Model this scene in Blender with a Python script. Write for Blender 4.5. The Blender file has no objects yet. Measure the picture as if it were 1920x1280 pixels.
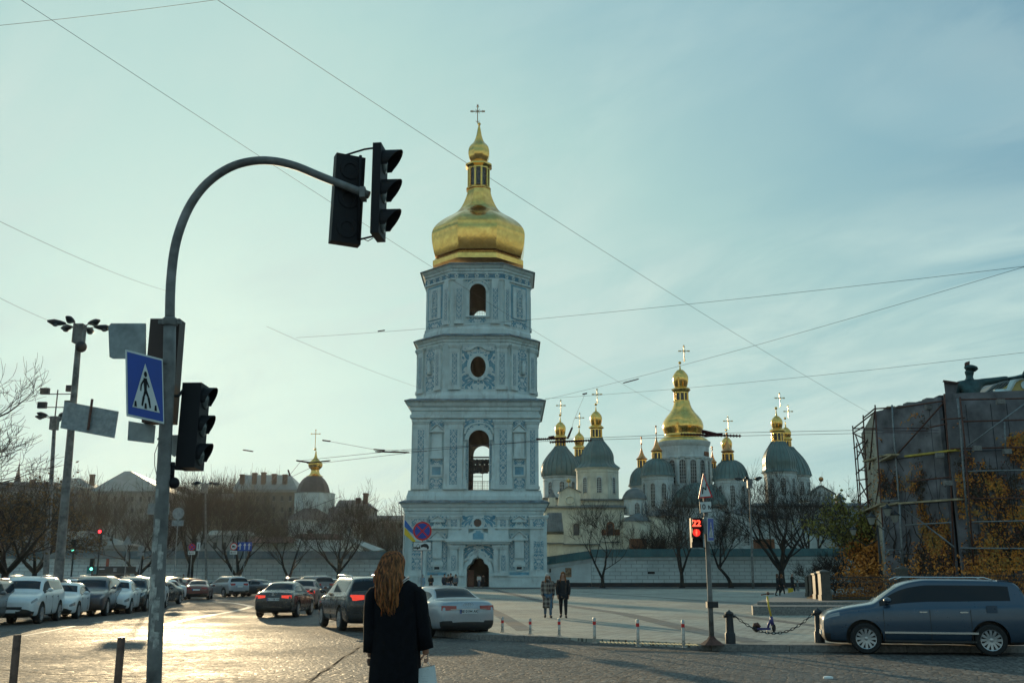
import bpy, bmesh, math, random
from mathutils import Vector, Matrix
R = math.radians; PI = math.pi
random.seed(11)
sc = bpy.context.scene
COL = sc.collection
# ---------- camera model (35 mm lens, pitched up 13.2 deg, eye 1.75 m) ----------
F = 1866.7; PITCH = R(13.2); CP = math.cos(PITCH); SP = math.sin(PITCH); H = 1.75
def ray(x, y):
    u = (x-960)/F; v = (640-y)/F
    return u, CP - v*SP, SP + v*CP
def P(x, y, Y):                      # measured photo point -> world point at distance Y
    a, b, c = ray(x, y); t = Y/b
    return Vector((a*t, Y, H + c*t))
def G(x, y, z=0.0):                  # measured photo point -> point on level z
    a, b, c = ray(x, y); t = (z-H)/c
    return Vector((a*t, b*t, z))
def mpp(x, y, Y):                    # metres per photo pixel
    return (Y/ray(x, y)[1])/F
cam = bpy.data.cameras.new('camera'); co = bpy.data.objects.new('camera', cam); COL.objects.link(co)
co.location = (0, 0, H); co.rotation_euler = (R(90)+PITCH, 0, 0)
cam.lens = 35; cam.sensor_width = 36; cam.clip_start = 0.1; cam.clip_end = 20000
sc.camera = co
sc.view_settings.view_transform = 'Standard'; sc.view_settings.look = 'None'
sc.view_settings.exposure = 0.1; sc.view_settings.gamma = 1
sc.render.resolution_x = 1024; sc.render.resolution_y = 682
sc.cycles.max_bounces = 6; sc.cycles.diffuse_bounces = 3; sc.cycles.glossy_bounces = 3
sc.cycles.transmission_bounces = 3; sc.cycles.volume_bounces = 0
# ---------- node helpers ----------
class NT:
    def __init__(s, tree): s.t = tree; s.n = tree.nodes; s.l = tree.links
    def node(s, typ, **kw):
        n = s.n.new(typ)
        for k, v in kw.items():
            if k == 'inp':
                for a, b in v.items():
                    if hasattr(b, 'is_linked') or isinstance(b, bpy.types.NodeSocket): s.l.new(b, n.inputs[a])
                    else: n.inputs[a].default_value = b
            else: setattr(n, k, v)
        return n
    def m(s, op, a, b=None, c=None, clamp=False):
        n = s.n.new('ShaderNodeMath'); n.operation = op; n.use_clamp = clamp
        for i, v in enumerate((a, b, c)):
            if v is None: continue
            if isinstance(v, bpy.types.NodeSocket): s.l.new(v, n.inputs[i])
            else: n.inputs[i].default_value = v
        return n.outputs[0]
    def mix(s, f, a, b, blend='MIX'):
        n = s.n.new('ShaderNodeMix'); n.data_type = 'RGBA'; n.blend_type = blend
        for i, v in ((0, f), (6, a), (7, b)):
            if isinstance(v, bpy.types.NodeSocket): s.l.new(v, n.inputs[i])
            elif i == 0: n.inputs[0].default_value = v
            else: n.inputs[i].default_value = (*v[:3], 1)
        return n.outputs[2]
    def noise(s, vec, scale, detail=3, rough=.5, dist=0, out='Fac'):
        n = s.n.new('ShaderNodeTexNoise'); n.inputs['Scale'].default_value = scale
        n.inputs['Detail'].default_value = detail; n.inputs['Roughness'].default_value = rough
        n.inputs['Distortion'].default_value = dist
        if vec is not None: s.l.new(vec, n.inputs['Vector'])
        return n.outputs[out]
    def vmap(s, vec, loc=(0,0,0), rot=(0,0,0), scale=(1,1,1)):
        n = s.n.new('ShaderNodeMapping'); n.inputs[1].default_value = loc; n.inputs[2].default_value = rot; n.inputs[3].default_value = scale
        s.l.new(vec, n.inputs[0]); return n.outputs[0]
    def rng(s, v, a, b, c=0., d=1.):
        n = s.n.new('ShaderNodeMapRange'); s.l.new(v, n.inputs[0])
        for i, q in enumerate((a, b, c, d)): n.inputs[i+1].default_value = q
        return n.outputs[0]
    def bump(s, h, strength=.3, dist=.01, normal=None):
        n = s.n.new('ShaderNodeBump'); n.inputs['Strength'].default_value = strength; n.inputs['Distance'].default_value = dist
        s.l.new(h, n.inputs['Height'])
        if normal is not None: s.l.new(normal, n.inputs['Normal'])
        return n.outputs[0]
def newmat(name):
    m = bpy.data.materials.new(name); m.use_nodes = True
    t = NT(m.node_tree); b = t.n['Principled BSDF']
    return m, t, b
def mat(name, col, rough=.6, metal=0., var=.25, vs=3., bump=0., bs=20., bd=.01, coat=0., emit=None, es=1., spec=None, col2=None, alpha=None):
    m, t, b = newmat(name)
    tc = t.node('ShaderNodeTexCoord').outputs['Object']
    if var > 0:
        nz = t.noise(tc, vs, 5, .6)
        c2 = col2 if col2 else tuple(max(0, c*(1-var*1.6)) for c in col)
        c1 = col if col2 else tuple(min(1, c*(1+var*.5)) for c in col)
        t.l.new(t.mix(t.rng(nz, .3, .7), c2, c1), b.inputs['Base Color'])
        t.l.new(t.rng(nz, .2, .8, max(.02, rough-.08), min(1, rough+.08)), b.inputs['Roughness'])
    else:
        b.inputs['Base Color'].default_value = (*col, 1); b.inputs['Roughness'].default_value = rough
    b.inputs['Metallic'].default_value = metal
    if coat: b.inputs['Coat Weight'].default_value = coat; b.inputs['Coat Roughness'].default_value = .06
    if spec is not None: b.inputs['Specular IOR Level'].default_value = spec
    if bump: t.l.new(t.bump(t.noise(tc, bs, 4, .6), bump, bd), b.inputs['Normal'])
    if emit:
        b.inputs['Emission Color'].default_value = (*emit, 1); b.inputs['Emission Strength'].default_value = es
    m.diffuse_color = (*col, 1)
    return m
# ---------- mesh builder ----------
def wmat(o):
    m = o.matrix_basis.copy()
    while o.parent: o = o.parent; m = o.matrix_basis @ m
    return m
class MB:
    def __init__(s): s.bm = bmesh.new(); s.M = Matrix.Identity(4); s.mi = 0
    def v(s, p): return s.bm.verts.new(s.M @ Vector(p))
    def f(s, vs):
        try:
            f = s.bm.faces.new(vs); f.material_index = s.mi; return f
        except ValueError: return None
    def poly(s, pts): return s.f([s.v(p) for p in pts])
    def box(s, lo, hi):
        x0,y0,z0 = lo; x1,y1,z1 = hi
        v = [s.v(p) for p in ((x0,y0,z0),(x1,y0,z0),(x1,y1,z0),(x0,y1,z0),(x0,y0,z1),(x1,y0,z1),(x1,y1,z1),(x0,y1,z1))]
        for q in ((0,3,2,1),(4,5,6,7),(0,1,5,4),(1,2,6,5),(2,3,7,6),(3,0,4,7)): s.f([v[i] for i in q])
    def loft(s, rings, close=True, caps=True):
        vr = [[s.v(p) for p in r] for r in rings]
        n = len(vr[0])
        for a, b in zip(vr, vr[1:]):
            for i in range(n if close else n-1):
                j = (i+1) % n
                s.f([a[i], a[j], b[j], b[i]])
        if caps and close:
            s.f(list(reversed(vr[0]))); s.f(vr[-1])
        return vr
    def tube(s, pts, r, n=6, caps=True):
        pts = [Vector(p) for p in pts]
        if not isinstance(r, (list, tuple)): r = [r]*len(pts)
        rings = []; up = None
        for i, p in enumerate(pts):
            d = (pts[min(i+1, len(pts)-1)] - pts[max(i-1, 0)])
            if d.length < 1e-9: d = Vector((0,0,1))
            d.normalize()
            if up is None:
                up = Vector((0,0,1)) if abs(d.z) < .9 else Vector((1,0,0))
            a = d.cross(up)
            if a.length < 1e-5: a = d.cross(Vector((0,1,0)))
            a.normalize(); b = a.cross(d).normalized(); up = b
            rings.append([p + (a*math.cos(2*PI*k/n) + b*math.sin(2*PI*k/n))*r[i] for k in range(n)])
        return s.loft(rings, True, caps)
    def lathe(s, prof, c=(0,0,0), n=16, rot=0., caps=True):   # prof: (r,z)
        rings = [[(c[0]+r*math.cos(rot+2*PI*k/n), c[1]+r*math.sin(rot+2*PI*k/n), c[2]+z) for k in range(n)] for r, z in prof]
        return s.loft(rings, True, caps)
    def prism(s, pts, d):      # pts planar polygon (3D), extruded by vector d
        d = Vector(d); a = [Vector(p) for p in pts]
        s.loft([a, [p+d for p in a]])
    def holed(s, outer, holes, y, flip=False):  # planar wall in xz plane at y, with holes
        es = []
        for lp in [outer]+holes:
            vs = [s.v((p[0], y, p[1])) for p in lp]
            for i in range(len(vs)): es.append(s.bm.edges.new((vs[i], vs[(i+1) % len(vs)])))
        g = bmesh.ops.triangle_fill(s.bm, use_beauty=True, edges=es)
        for e in g['geom']:
            if isinstance(e, bmesh.types.BMFace): e.material_index = s.mi
    def sphere(s, c, r, u=12, v=8, sz=1.):
        prof = [(max(1e-4, r*math.sin(PI*i/v)), -r*sz*math.cos(PI*i/v)) for i in range(v+1)]
        s.lathe(prof, c, u)
    def mesh(s, name='mesh', fixn=True):
        if fixn: bmesh.ops.recalc_face_normals(s.bm, faces=s.bm.faces)
        me = bpy.data.meshes.new(name); s.bm.to_mesh(me); s.bm.free(); return me
    def build(s, name, m, parent=None, smooth=False, world=True, bevel=0, fixn=True):
        if bevel:
            es = [e for e in s.bm.edges if len(e.link_faces) == 2 and e.calc_face_angle(0) > .6]
            bmesh.ops.bevel(s.bm, geom=es, offset=bevel, segments=2, affect='EDGES', clamp_overlap=True)
        me = s.mesh(name, fixn)
        return put(name, me, m, parent, smooth, world)
def put(name, me, m, parent=None, smooth=False, world=False):
    if parent and world: me.transform(wmat(parent).inverted())
    o = bpy.data.objects.new(name, me); COL.objects.link(o)
    if parent: o.parent = parent
    for q in (m if isinstance(m, (list, tuple)) else [m]): me.materials.append(q)
    if smooth:
        me.polygons.foreach_set('use_smooth', [True]*len(me.polygons))
        if smooth == 'auto':
            me.set_sharp_from_angle(angle=R(38))
    return o
def tag(o, label=None, cat=None, group=None, kind=None):
    if label: o['label'] = label
    if cat: o['category'] = cat
    if group: o['group'] = group
    if kind: o['kind'] = kind
    return o
def thing(name, label, cat, loc=(0,0,0), rz=0., group=None):
    o = bpy.data.objects.new(name, None); COL.objects.link(o); o.location = loc; o.rotation_euler = (0,0,rz)
    o.empty_display_size = .2
    return tag(o, label, cat, group)
def struct(o): o['kind'] = 'structure'; return o
KIDS = {}
def dup(o, loc=None, rz=None, label=None, group=None, parent=None, sc_=None):
    c = o.copy(); COL.objects.link(c)
    if parent: c.parent = parent
    if loc is not None: c.location = loc
    if rz is not None: c.rotation_euler = (0,0,rz)
    if label: c['label'] = label
    if group: c['group'] = group
    if sc_: c.scale = sc_ if isinstance(sc_, tuple) else (sc_,)*3
    for ch in o.children: dup(ch, parent=c)
    return c
def evald(me, mods):
    """mesh with modifiers applied; mods = [(type, {attr: value})]"""
    o = bpy.data.objects.new('work', me); COL.objects.link(o)
    for t, kw in mods:
        md = o.modifiers.new(t, t)
        for k, v in kw.items(): setattr(md, k, v)
    bpy.context.view_layer.update()
    dg = bpy.context.evaluated_depsgraph_get()
    out = bpy.data.meshes.new_from_object(o.evaluated_get(dg))
    bpy.data.objects.remove(o)
    return out
def text_mesh(s, size, depth=.002, bold=0.):
    cu = bpy.data.curves.new('lettering', 'FONT'); cu.body = s; cu.size = size; cu.extrude = depth
    cu.align_x = 'CENTER'; cu.align_y = 'CENTER'; cu.offset = bold
    o = bpy.data.objects.new('work', cu); COL.objects.link(o); bpy.context.view_layer.update()
    me = bpy.data.meshes.new_from_object(o.evaluated_get(bpy.context.evaluated_depsgraph_get()))
    bpy.data.objects.remove(o); return me
def arch(x0, x1, z0, z1, n=10, k=1.):      # arch-headed opening polygon (x,z), z1 = crown
    r = (x1-x0)/2; cx = (x0+x1)/2; rz = r*k
    return [(x0, z0), (x1, z0)] + [(cx+r*math.cos(PI*i/n), z1-rz+rz*math.sin(PI*i/n)) for i in range(n+1)]
# ---------- sky and sun ----------
SUN_AZ = R(-18.4); SUN_EL = R(9.0)      # measured from +Y towards +X
sdir = Vector((math.sin(SUN_AZ)*math.cos(SUN_EL), math.cos(SUN_AZ)*math.cos(SUN_EL), math.sin(SUN_EL)))
w = bpy.data.worlds.new('World'); sc.world = w; w.use_nodes = True
t = NT(w.node_tree); bg = t.n['Background']; bg.inputs['Strength'].default_value = .1
sky = t.node('ShaderNodeTexSky', sky_type='NISHITA', sun_disc=False)
sky.sun_elevation = SUN_EL; sky.sun_rotation = SUN_AZ; sky.altitude = 150; sky.air_density = 1.; sky.dust_density = 1.2; sky.ozone_density = 1.5
tc = t.node('ShaderNodeTexCoord').outputs['Generated']
sep = t.node('ShaderNodeSeparateXYZ'); t.l.new(tc, sep.inputs[0]); X, Yy, Z = sep.outputs
dp = t.node('ShaderNodeVectorMath', operation='DOT_PRODUCT'); t.l.new(tc, dp.inputs[0]); dp.inputs[1].default_value = sdir
dot = dp.outputs['Value']
far = t.rng(dot, .60, 1.0, 0, 1)                       # 0 away from the sun .. 1 at the sun
far = t.m('POWER', far, .9)
base = t.mix(far, (.85, 2.35, 3.55), (4.9, 7.15, 6.6))    # blue side -> pale teal veil round the sun
hz = t.rng(Z, 0., .42, 1, 0); hz = t.m('POWER', hz, 1.6)
base = t.mix(t.m('MULTIPLY', hz, .75), base, (5.3, 7.35, 6.75))
wl = t.m('MULTIPLY', t.m('POWER', t.rng(Z, 0., .16, 1, 0), 1.4), t.rng(dot, .75, .97)); base = t.mix(t.m('MULTIPLY', wl, .95), base, (8.4, 8.2, 6.2))
glow = t.m('POWER', t.rng(dot, .93, 1.0, 0, 1), 3.)
base = t.mix(t.m('MULTIPLY', glow, .7), base, (7.0, 8.6, 7.6))
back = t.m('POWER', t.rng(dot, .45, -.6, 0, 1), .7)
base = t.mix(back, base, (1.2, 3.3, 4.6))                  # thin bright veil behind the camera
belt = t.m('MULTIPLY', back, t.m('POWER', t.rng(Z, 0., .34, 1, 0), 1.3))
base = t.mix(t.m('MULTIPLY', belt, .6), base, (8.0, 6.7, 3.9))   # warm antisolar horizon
# cirrus: projected on a high plane so streaks converge to the horizon
zc = t.m('ADD', t.m('MAXIMUM', Z, 0.), .12)
cx = t.m('DIVIDE', X, zc); cy = t.m('DIVIDE', Yy, zc)
cb = t.node('ShaderNodeCombineXYZ'); t.l.new(cx, cb.inputs[0]); t.l.new(cy, cb.inputs[1])
mp = t.vmap(t.vmap(cb.outputs[0], rot=(0,0,R(52))), scale=(.62, 1.35, 1))
n1 = t.noise(mp, 1.5, 9, .62, 1.2); n2 = t.noise(t.vmap(t.vmap(cb.outputs[0], rot=(0,0,R(52))), loc=(4,2,0), scale=(.35,.8,1)), 1.1, 4, .5, .6)
cl = t.m('MULTIPLY', t.rng(n1, .38, .60), t.rng(n2, .38, .54))
base = t.mix(t.m('MULTIPLY', cl, .95), base, (5.4, 7.0, 6.6))
dk = t.m('MULTIPLY', t.rng(t.noise(t.vmap(t.vmap(cb.outputs[0], rot=(0,0,R(58))), loc=(2,7,0), scale=(.55,1.05,1)), 1.3, 6, .6, 1.), .42, .64), .42)
base = t.mix(t.m('MULTIPLY', dk, t.rng(dot, .97, .8)), base, (2.3, 4.3, 4.9))
nsk = t.mix(1., sky.outputs[0], (1.5,1.9,2.0), 'MULTIPLY')
nsk = t.mix(1., nsk, (5.6,7.2,6.4), 'DARKEN')
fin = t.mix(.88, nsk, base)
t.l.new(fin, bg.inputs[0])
ld = bpy.data.lights.new('sun', 'SUN'); ld.energy = 4.2; ld.angle = R(.6); ld.color = (1., .76, .44)
lo = bpy.data.objects.new('sun', ld); COL.objects.link(lo)
lo.rotation_euler = sdir.to_track_quat('Z', 'Y').to_euler()
# ---------- common materials ----------
M = {}
M['white'] = mat('white_plaster', (.53,.64,.645), .85, var=.10, vs=.5, bump=.08, bs=3)
M['white2'] = mat('white_moulding', (.58,.68,.68), .8, var=.12, vs=.8, bump=.12, bs=6)
M['blue'] = mat('blue_plaster', (.15,.36,.47), .85, var=.2, vs=1.5)
M['green_roof'] = mat('green_tin_roof', (.11,.18,.175), .45, var=.2, vs=.5, metal=.15)
M['grey_roof'] = mat('grey_tin_roof', (.13,.155,.16), .5, var=.3, vs=.6)
M['brick'] = mat('bare_brick', (.24,.10,.055), .9, var=.3, vs=3, bump=.4, bs=15)
M['dark'] = mat('dark_recess', (.012,.014,.018), .7, var=0)
M['glass_far'] = mat('old_window_glass', (.03,.035,.04), .12, var=0)
M['iron'] = mat('dark_iron', (.025,.026,.03), .5, metal=.3, var=.2)
M['galv'] = mat('galvanised_steel', (.22,.24,.25), .45, metal=.5, var=.3, vs=8, bump=.1)
M['rust'] = mat('rusty_steel', (.13,.055,.04), .7, metal=.2, var=.4, vs=6)
M['black'] = mat('black_plastic', (.012,.013,.016), .45, var=0)
M['tyre'] = mat('tyre_rubber', (.012,.012,.013), .8, var=.2, vs=10)
M['granite'] = mat('kerb_granite', (.20,.19,.18), .65, var=.35, vs=14, bump=.3, bs=40)
def streaks(m):      # rain streaks and grime running down the plaster
    t = NT(m.node_tree); b = t.n['Principled BSDF']; tc = t.node('ShaderNodeTexCoord').outputs['Object']
    n = t.noise(t.vmap(tc, scale=(1.6,1.6,.16)), 1., 6, .65); n2 = t.noise(tc, .35, 5, .7)
    f = t.m('MULTIPLY', t.rng(n, .50, .72), t.rng(n2, .40, .62)); lk = b.inputs['Base Color'].links[0]; src = lk.from_socket
    t.l.new(t.mix(t.m('MULTIPLY', f, .75), src, (.20,.21,.20)), b.inputs['Base Color'])
for k_ in ('white','white2'): streaks(M[k_])
def gold_mat():
    m, t, b = newmat('gilded_copper')
    tc = t.node('ShaderNodeTexCoord').outputs['Object']
    nz = t.noise(tc, 1.2, 4, .6)
    t.l.new(t.mix(t.rng(nz, .3, .7), (.74,.43,.11), (.95,.60,.18)), b.inputs['Base Color'])
    b.inputs['Metallic'].default_value = 1.; b.inputs['Roughness'].default_value = .17
    uv = t.node('ShaderNodeUVMap').outputs[0]
    s = t.node('ShaderNodeSeparateXYZ'); t.l.new(uv, s.inputs[0])
    a = t.m('ABSOLUTE', t.m('SUBTRACT', t.m('FRACT', t.m('ADD', s.outputs[0], s.outputs[1])), .5))
    c = t.m('ABSOLUTE', t.m('SUBTRACT', t.m('FRACT', t.m('SUBTRACT', s.outputs[0], s.outputs[1])), .5))
    l = t.m('MINIMUM', t.rng(a, 0, .05), t.rng(c, 0, .05))
    h = t.m('ADD', t.m('MULTIPLY', l, .5), t.m('MULTIPLY', t.noise(tc, 1.5, 3, .5), 1.2))
    t.l.new(t.bump(h, .22, .04), b.inputs['Normal'])
    return m
M['gold'] = gold_mat()
# ---------- ground, road, plaza ----------
def sett_mat(name, c1, c2, sx, sy, joint, rough, bumpd, rot=0., strength=.8, wet=.0):
    m, t, b = newmat(name)
    tc = t.node('ShaderNodeTexCoord').outputs['Object']
    dn = t.noise(tc, .35, 2, .5, out='Color')
    ad = t.node('ShaderNodeVectorMath', operation='MULTIPLY_ADD'); t.l.new(dn, ad.inputs[0]); ad.inputs[1].default_value = (.35,.35,0); t.l.new(tc, ad.inputs[2])
    br = t.node('ShaderNodeTexBrick'); t.l.new(t.vmap(ad.outputs[0], rot=(0,0,rot)), br.inputs['Vector'])
    br.inputs['Scale'].default_value = 1; br.inputs['Brick Width'].default_value = sx; br.inputs['Row Height'].default_value = sy
    br.inputs['Mortar Size'].default_value = joint; br.inputs['Mortar Smooth'].default_value = .6; br.inputs['Bias'].default_value = 0
    br.inputs['Color1'].default_value = (0,0,0,1); br.inputs['Color2'].default_value = (1,1,1,1); br.inputs['Mortar'].default_value = (.5,.5,.5,1)
    big = t.noise(tc, .12, 5, .6); fine = t.noise(tc, 9, 4, .6)
    col = t.mix(br.outputs['Color'], c1, c2)
    col = t.mix(t.rng(big, .36, .62), t.mix(1., col, (.62,.65,.70), 'MULTIPLY'), col)
    st_ = t.noise(tc, .75, 6, .7, 1.); col = t.mix(t.rng(st_, .34, .52), t.mix(1., col, (.66,.66,.68), 'MULTIPLY'), col)
    col = t.mix(t.m('MULTIPLY', br.outputs['Fac'], .85), col, (.035,.033,.03))
    col = t.mix(t.m('MULTIPLY', fine, .35), col, (.06,.06,.06))
    t.l.new(col, b.inputs['Base Color'])
    rr = t.rng(t.noise(tc, .22, 4, .6), .38, .62, rough-.14-wet, rough+.12)
    rr = t.m('ADD', rr, t.m('MULTIPLY', t.noise(tc, 22, 2, .5), .18))
    t.l.new(rr, b.inputs['Roughness']); b.inputs['Specular IOR Level'].default_value = .26
    vo = t.node('ShaderNodeTexVoronoi'); t.l.new(t.vmap(ad.outputs[0], rot=(0,0,rot), scale=(1/sx, 1/sy, 1)), vo.inputs['Vector']); vo.inputs['Scale'].default_value = 1.0
    h = t.m('SUBTRACT', t.m('MULTIPLY', vo.outputs['Distance'], -.35), t.m('MULTIPLY', br.outputs['Fac'], 1.))
    h = t.m('ADD', h, t.m('MULTIPLY', fine, .5)); h = t.m('ADD', h, t.m('MULTIPLY', br.outputs['Color'], .35))
    h = t.m('ADD', h, t.m('MULTIPLY', t.noise(tc, 1.6, 3, .5), 1.2))
    t.l.new(t.bump(h, strength, bumpd), b.inputs['Normal'])
    return m
def cobble_mat():
    m, t, b = newmat('worn_granite_setts'); tc = t.node('ShaderNodeTexCoord').outputs['Object']
    mp = t.vmap(tc, rot=(0,0,R(12)), scale=(7.0,9.5,1))
    v1 = t.node('ShaderNodeTexVoronoi'); t.l.new(mp, v1.inputs['Vector']); v1.inputs['Scale'].default_value = 1; v1.inputs['Randomness'].default_value = .62
    v2 = t.node('ShaderNodeTexVoronoi', feature='DISTANCE_TO_EDGE'); t.l.new(mp, v2.inputs['Vector']); v2.inputs['Scale'].default_value = 1; v2.inputs['Randomness'].default_value = .62
    s_ = t.node('ShaderNodeSeparateColor'); t.l.new(v1.outputs['Color'], s_.inputs[0]); rv = s_.outputs[0]
    gap_ = t.rng(v2.outputs['Distance'], .03, .14)
    big = t.noise(tc, .16, 6, .65); mid = t.noise(tc, 1.1, 5, .65); fine = t.noise(tc, 14, 4, .6)
    col = t.mix(rv, (.085,.082,.076), (.30,.285,.26)); col = t.mix(t.rng(mid, .35, .68), t.mix(1., col, (.55,.56,.58), 'MULTIPLY'), col); col = t.mix(t.rng(big, .36, .62), t.mix(1., col, (.70,.72,.76), 'MULTIPLY'), col)
    col = t.mix(t.m('SUBTRACT', 1., gap_), col, (.022,.02,.018)); col = t.mix(t.m('MULTIPLY', fine, .3), col, (.07,.065,.06)); t.l.new(col, b.inputs['Base Color'])
    rr = t.m('ADD', t.rng(big, .38, .62, .50, .74), t.m('MULTIPLY', rv, .18)); t.l.new(rr, b.inputs['Roughness']); b.inputs['Specular IOR Level'].default_value = .30
    dome_ = t.m('POWER', t.m('MINIMUM', t.m('MULTIPLY', v2.outputs['Distance'], 3.2), 1.), .6)
    h = t.m('ADD', t.m('MULTIPLY', dome_, 1.), t.m('MULTIPLY', rv, .55)); h = t.m('ADD', h, t.m('MULTIPLY', fine, .35)); h = t.m('ADD', h, t.m('MULTIPLY', mid, 1.1))
    t.l.new(t.bump(h, .75, .022), b.inputs['Normal']); return m
M['road'] = cobble_mat()
M['plaza'] = sett_mat('plaza_block_paving', (.40,.385,.32), (.62,.595,.49), .42, .21, .02, .62, .012, R(-24), .8)
M['band'] = sett_mat('dark_paving_band', (.13,.13,.125), (.18,.18,.17), .3, .2, .012, .55, .008, R(-24), .6)
M['walk'] = sett_mat('pavement_slabs', (.16,.16,.15), (.22,.22,.21), .4, .4, .01, .6, .006, 0, .6)
def sheet(name, pts, z, m, zb=None):
    b = MB()
    if zb is None: b.poly([(p[0], p[1], z) for p in pts])
    else: b.prism([(p[0], p[1], zb) for p in pts], (0,0,z-zb))
    bmesh.ops.triangulate(b.bm, faces=[f for f in b.bm.faces if len(f.verts) > 4])
    return struct(b.build(name, m))
earth = mat('city_ground', (.10,.10,.095), .9, var=.3, vs=.05)
sheet('ground', [(-6000,-3000),(6000,-3000),(6000,9000),(-6000,9000)], -.02, earth)
sheet('road', [(-120,-30),(90,-30),(90,135),(-120,135)], 0, M['road'])
def g2(x, y, z=0): p = G(x, y, z); return (p.x, p.y)
ZP = .14
front = [(900,1199),(985,1202),(1040,1204)]
low = [(1090,1206),(1200,1211),(1290,1216)]
right = [(1335,1219),(1480,1221),(1700,1222),(2300,1224)]
edge = [g2(*p) for p in front+low+right]
back = [(60,124),(-9,124)]
leftside = [(-9.2,100),(-8.6,80),(-7,62),(-4.8,44),(-2.9,31.5)]
sheet('plaza', edge+back+leftside, ZP, M['plaza'], -.01)
# kerb stones along the plaza edge (dropped between the two crossing sign posts)
def kerb(pts, z0, z1s, wd, name='kerb'):
    b = MB()
    n = len(pts)
    for i in range(n-1):
        a = Vector((*pts[i],0)); c = Vector((*pts[i+1],0)); d = (c-a); L = d.length; d.normalize(); nn = Vector((-d.y, d.x, 0))
        k = max(1, int(L/1.4))
        for j in range(k):
            p = a + d*(L*j/k) + d*.006; q = a + d*(L*(j+1)/k) - d*.006
            za = z1s[i] + (z1s[i+1]-z1s[i])*j/k; zc_ = z1s[i] + (z1s[i+1]-z1s[i])*(j+1)/k
            lo_ = [p-nn*.04, q-nn*.04, q+nn*wd, p+nn*wd]
            b.loft([[v+Vector((0,0,z0)) for v in lo_], [lo_[0]+Vector((0,0,za)), lo_[1]+Vector((0,0,zc_)), lo_[2]+Vector((0,0,zc_)), lo_[3]+Vector((0,0,za))]])
    bmesh.ops.bevel(b.bm, geom=[e for e in b.bm.edges if e.calc_face_angle(0) > 1], offset=.012, segments=2, affect='EDGES')
    return struct(b.build(name, M['granite']))
kerb(list(reversed(leftside))[::-1]+edge, -.01, [.155]*5+[.155]*3+[.05,.03,.03]+[.155]*4, .28)
# dark paving bands, each a strip 4 mm above the plaza
def band(pts, wd, m=M['band'], z=ZP+.004):
    b = MB(); P2 = [Vector((*g2(*p, z), z)) for p in pts]
    for a, c in zip(P2, P2[1:]):
        d = (c-a).normalized(); n = Vector((-d.y, d.x, 0))*wd/2
        b.poly([a-n, c-n, c+n, a+n])
    return struct(b.build('paving_band', m))
band([(925,1104.5),(1030,1130),(1170,1150),(1330,1187),(1420,1203)], .75)
band([(885,1125),(940,1153),(985,1181)], .55)
band([(1090,1109),(1240,1120),(1560,1142)], .6)
band([(1330,1146),(1480,1166),(1640,1186)], .6)
tact = mat('yellow_tactile', (.42,.36,.18), .7, var=.3, vs=6)
b = MB()
for i in range(26):
    p0 = G(1128+i*7.2, 1206.5+i*.2, ZP-.02); b.box((p0.x, p0.y, ZP), (p0.x+.05, p0.y+.55, ZP+.012))
struct(b.build('tactile_paving', tact))
# ramp plate at the dropped kerb
# far pavement in front of the walls and tower
kb = 126
sheet('far_pavement', [(-120,kb),(90,kb),(90,143),(-120,143)], .16, M['walk'], -.01)
b = MB(); b.box((-120,kb-.25,-.01),(90,kb,.2)); struct(b.build('kerb', mat('dark_kerb', (.05,.05,.055), .7, var=.3)))
sheet('courtyard_ground', [(-140,143),(140,143),(140,330),(-140,330)], .05, mat('courtyard_lawn', (.07,.09,.04), .9, var=.4, vs=.5))
# near pavement the camera and the woman stand on
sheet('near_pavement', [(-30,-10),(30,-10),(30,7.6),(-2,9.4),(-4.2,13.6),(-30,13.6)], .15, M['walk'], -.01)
kerb([(30,7.6),(-2,9.4),(-4.2,13.6),(-30,13.6)][::-1], -.01, [.15]*4, .25)
# tram / drain lines in the setts and the pale lane stripe
stripe = mat('worn_white_paint', (.42,.42,.39), .55, var=.4, vs=5)
def line(pts, wd, m, name='road_marking', z=.004):
    b = MB(); P2 = [Vector((*g2(*p), z)) for p in pts]
    lft = []; rgt = []
    for i, a in enumerate(P2):
        d = (P2[min(i+1,len(P2)-1)]-P2[max(i-1,0)]).normalized(); n = Vector((-d.y, d.x, 0))*wd/2
        lft.append(a-n); rgt.append(a+n)
    for i in range(len(P2)-1): b.poly([lft[i], lft[i+1], rgt[i+1], rgt[i]])
    return struct(b.build(name, m))
line([(302,1172),(350,1161),(400,1152),(440,1145),(465,1139),(471,1136),(462,1134),(440,1130),(400,1127)], .34, stripe)
line([(-20,1172),(60,1163),(150,1154),(250,1145)], .22, stripe)
line([(40,1192),(85,1184),(140,1173)], .16, stripe); line([(175,1167),(215,1162)], .16, stripe); line([(250,1158),(300,1152)], .16, stripe)
gap = mat('dark_joint_gap', (.03,.028,.025), .9, var=0)  # dark tone of the groove lines laid on the setts
def wob(pts, a): return [(x+random.uniform(-a,a)*.6, y+random.uniform(-a,a)*.35) for x, y in pts]
for off in (0, 9, 21):
    pts = [(690-i*(118+off*1.2)/14+off*.4, 1198+off*.1+i*88/14) for i in range(15)]
    line(wob(pts, 3), .04, gap, 'rail_groove', .004)
line(wob([(0+i*30, 1255+math.sin(i*.25)*6+i*.9) for i in range(10)], 3), .03, gap, 'rail_groove', .004)
b = MB(); p = G(1553, 1271); b.lathe([(.085,.0),(.085,.025),(.06,.035),(.001,.04)], (p.x,p.y,0), 16); 
tag(b.build('road_stud', mat('white_stud', (.7,.72,.72), .4, var=0), smooth='auto'), 'small round white stud in the setts at the right front', 'road stud')
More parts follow.
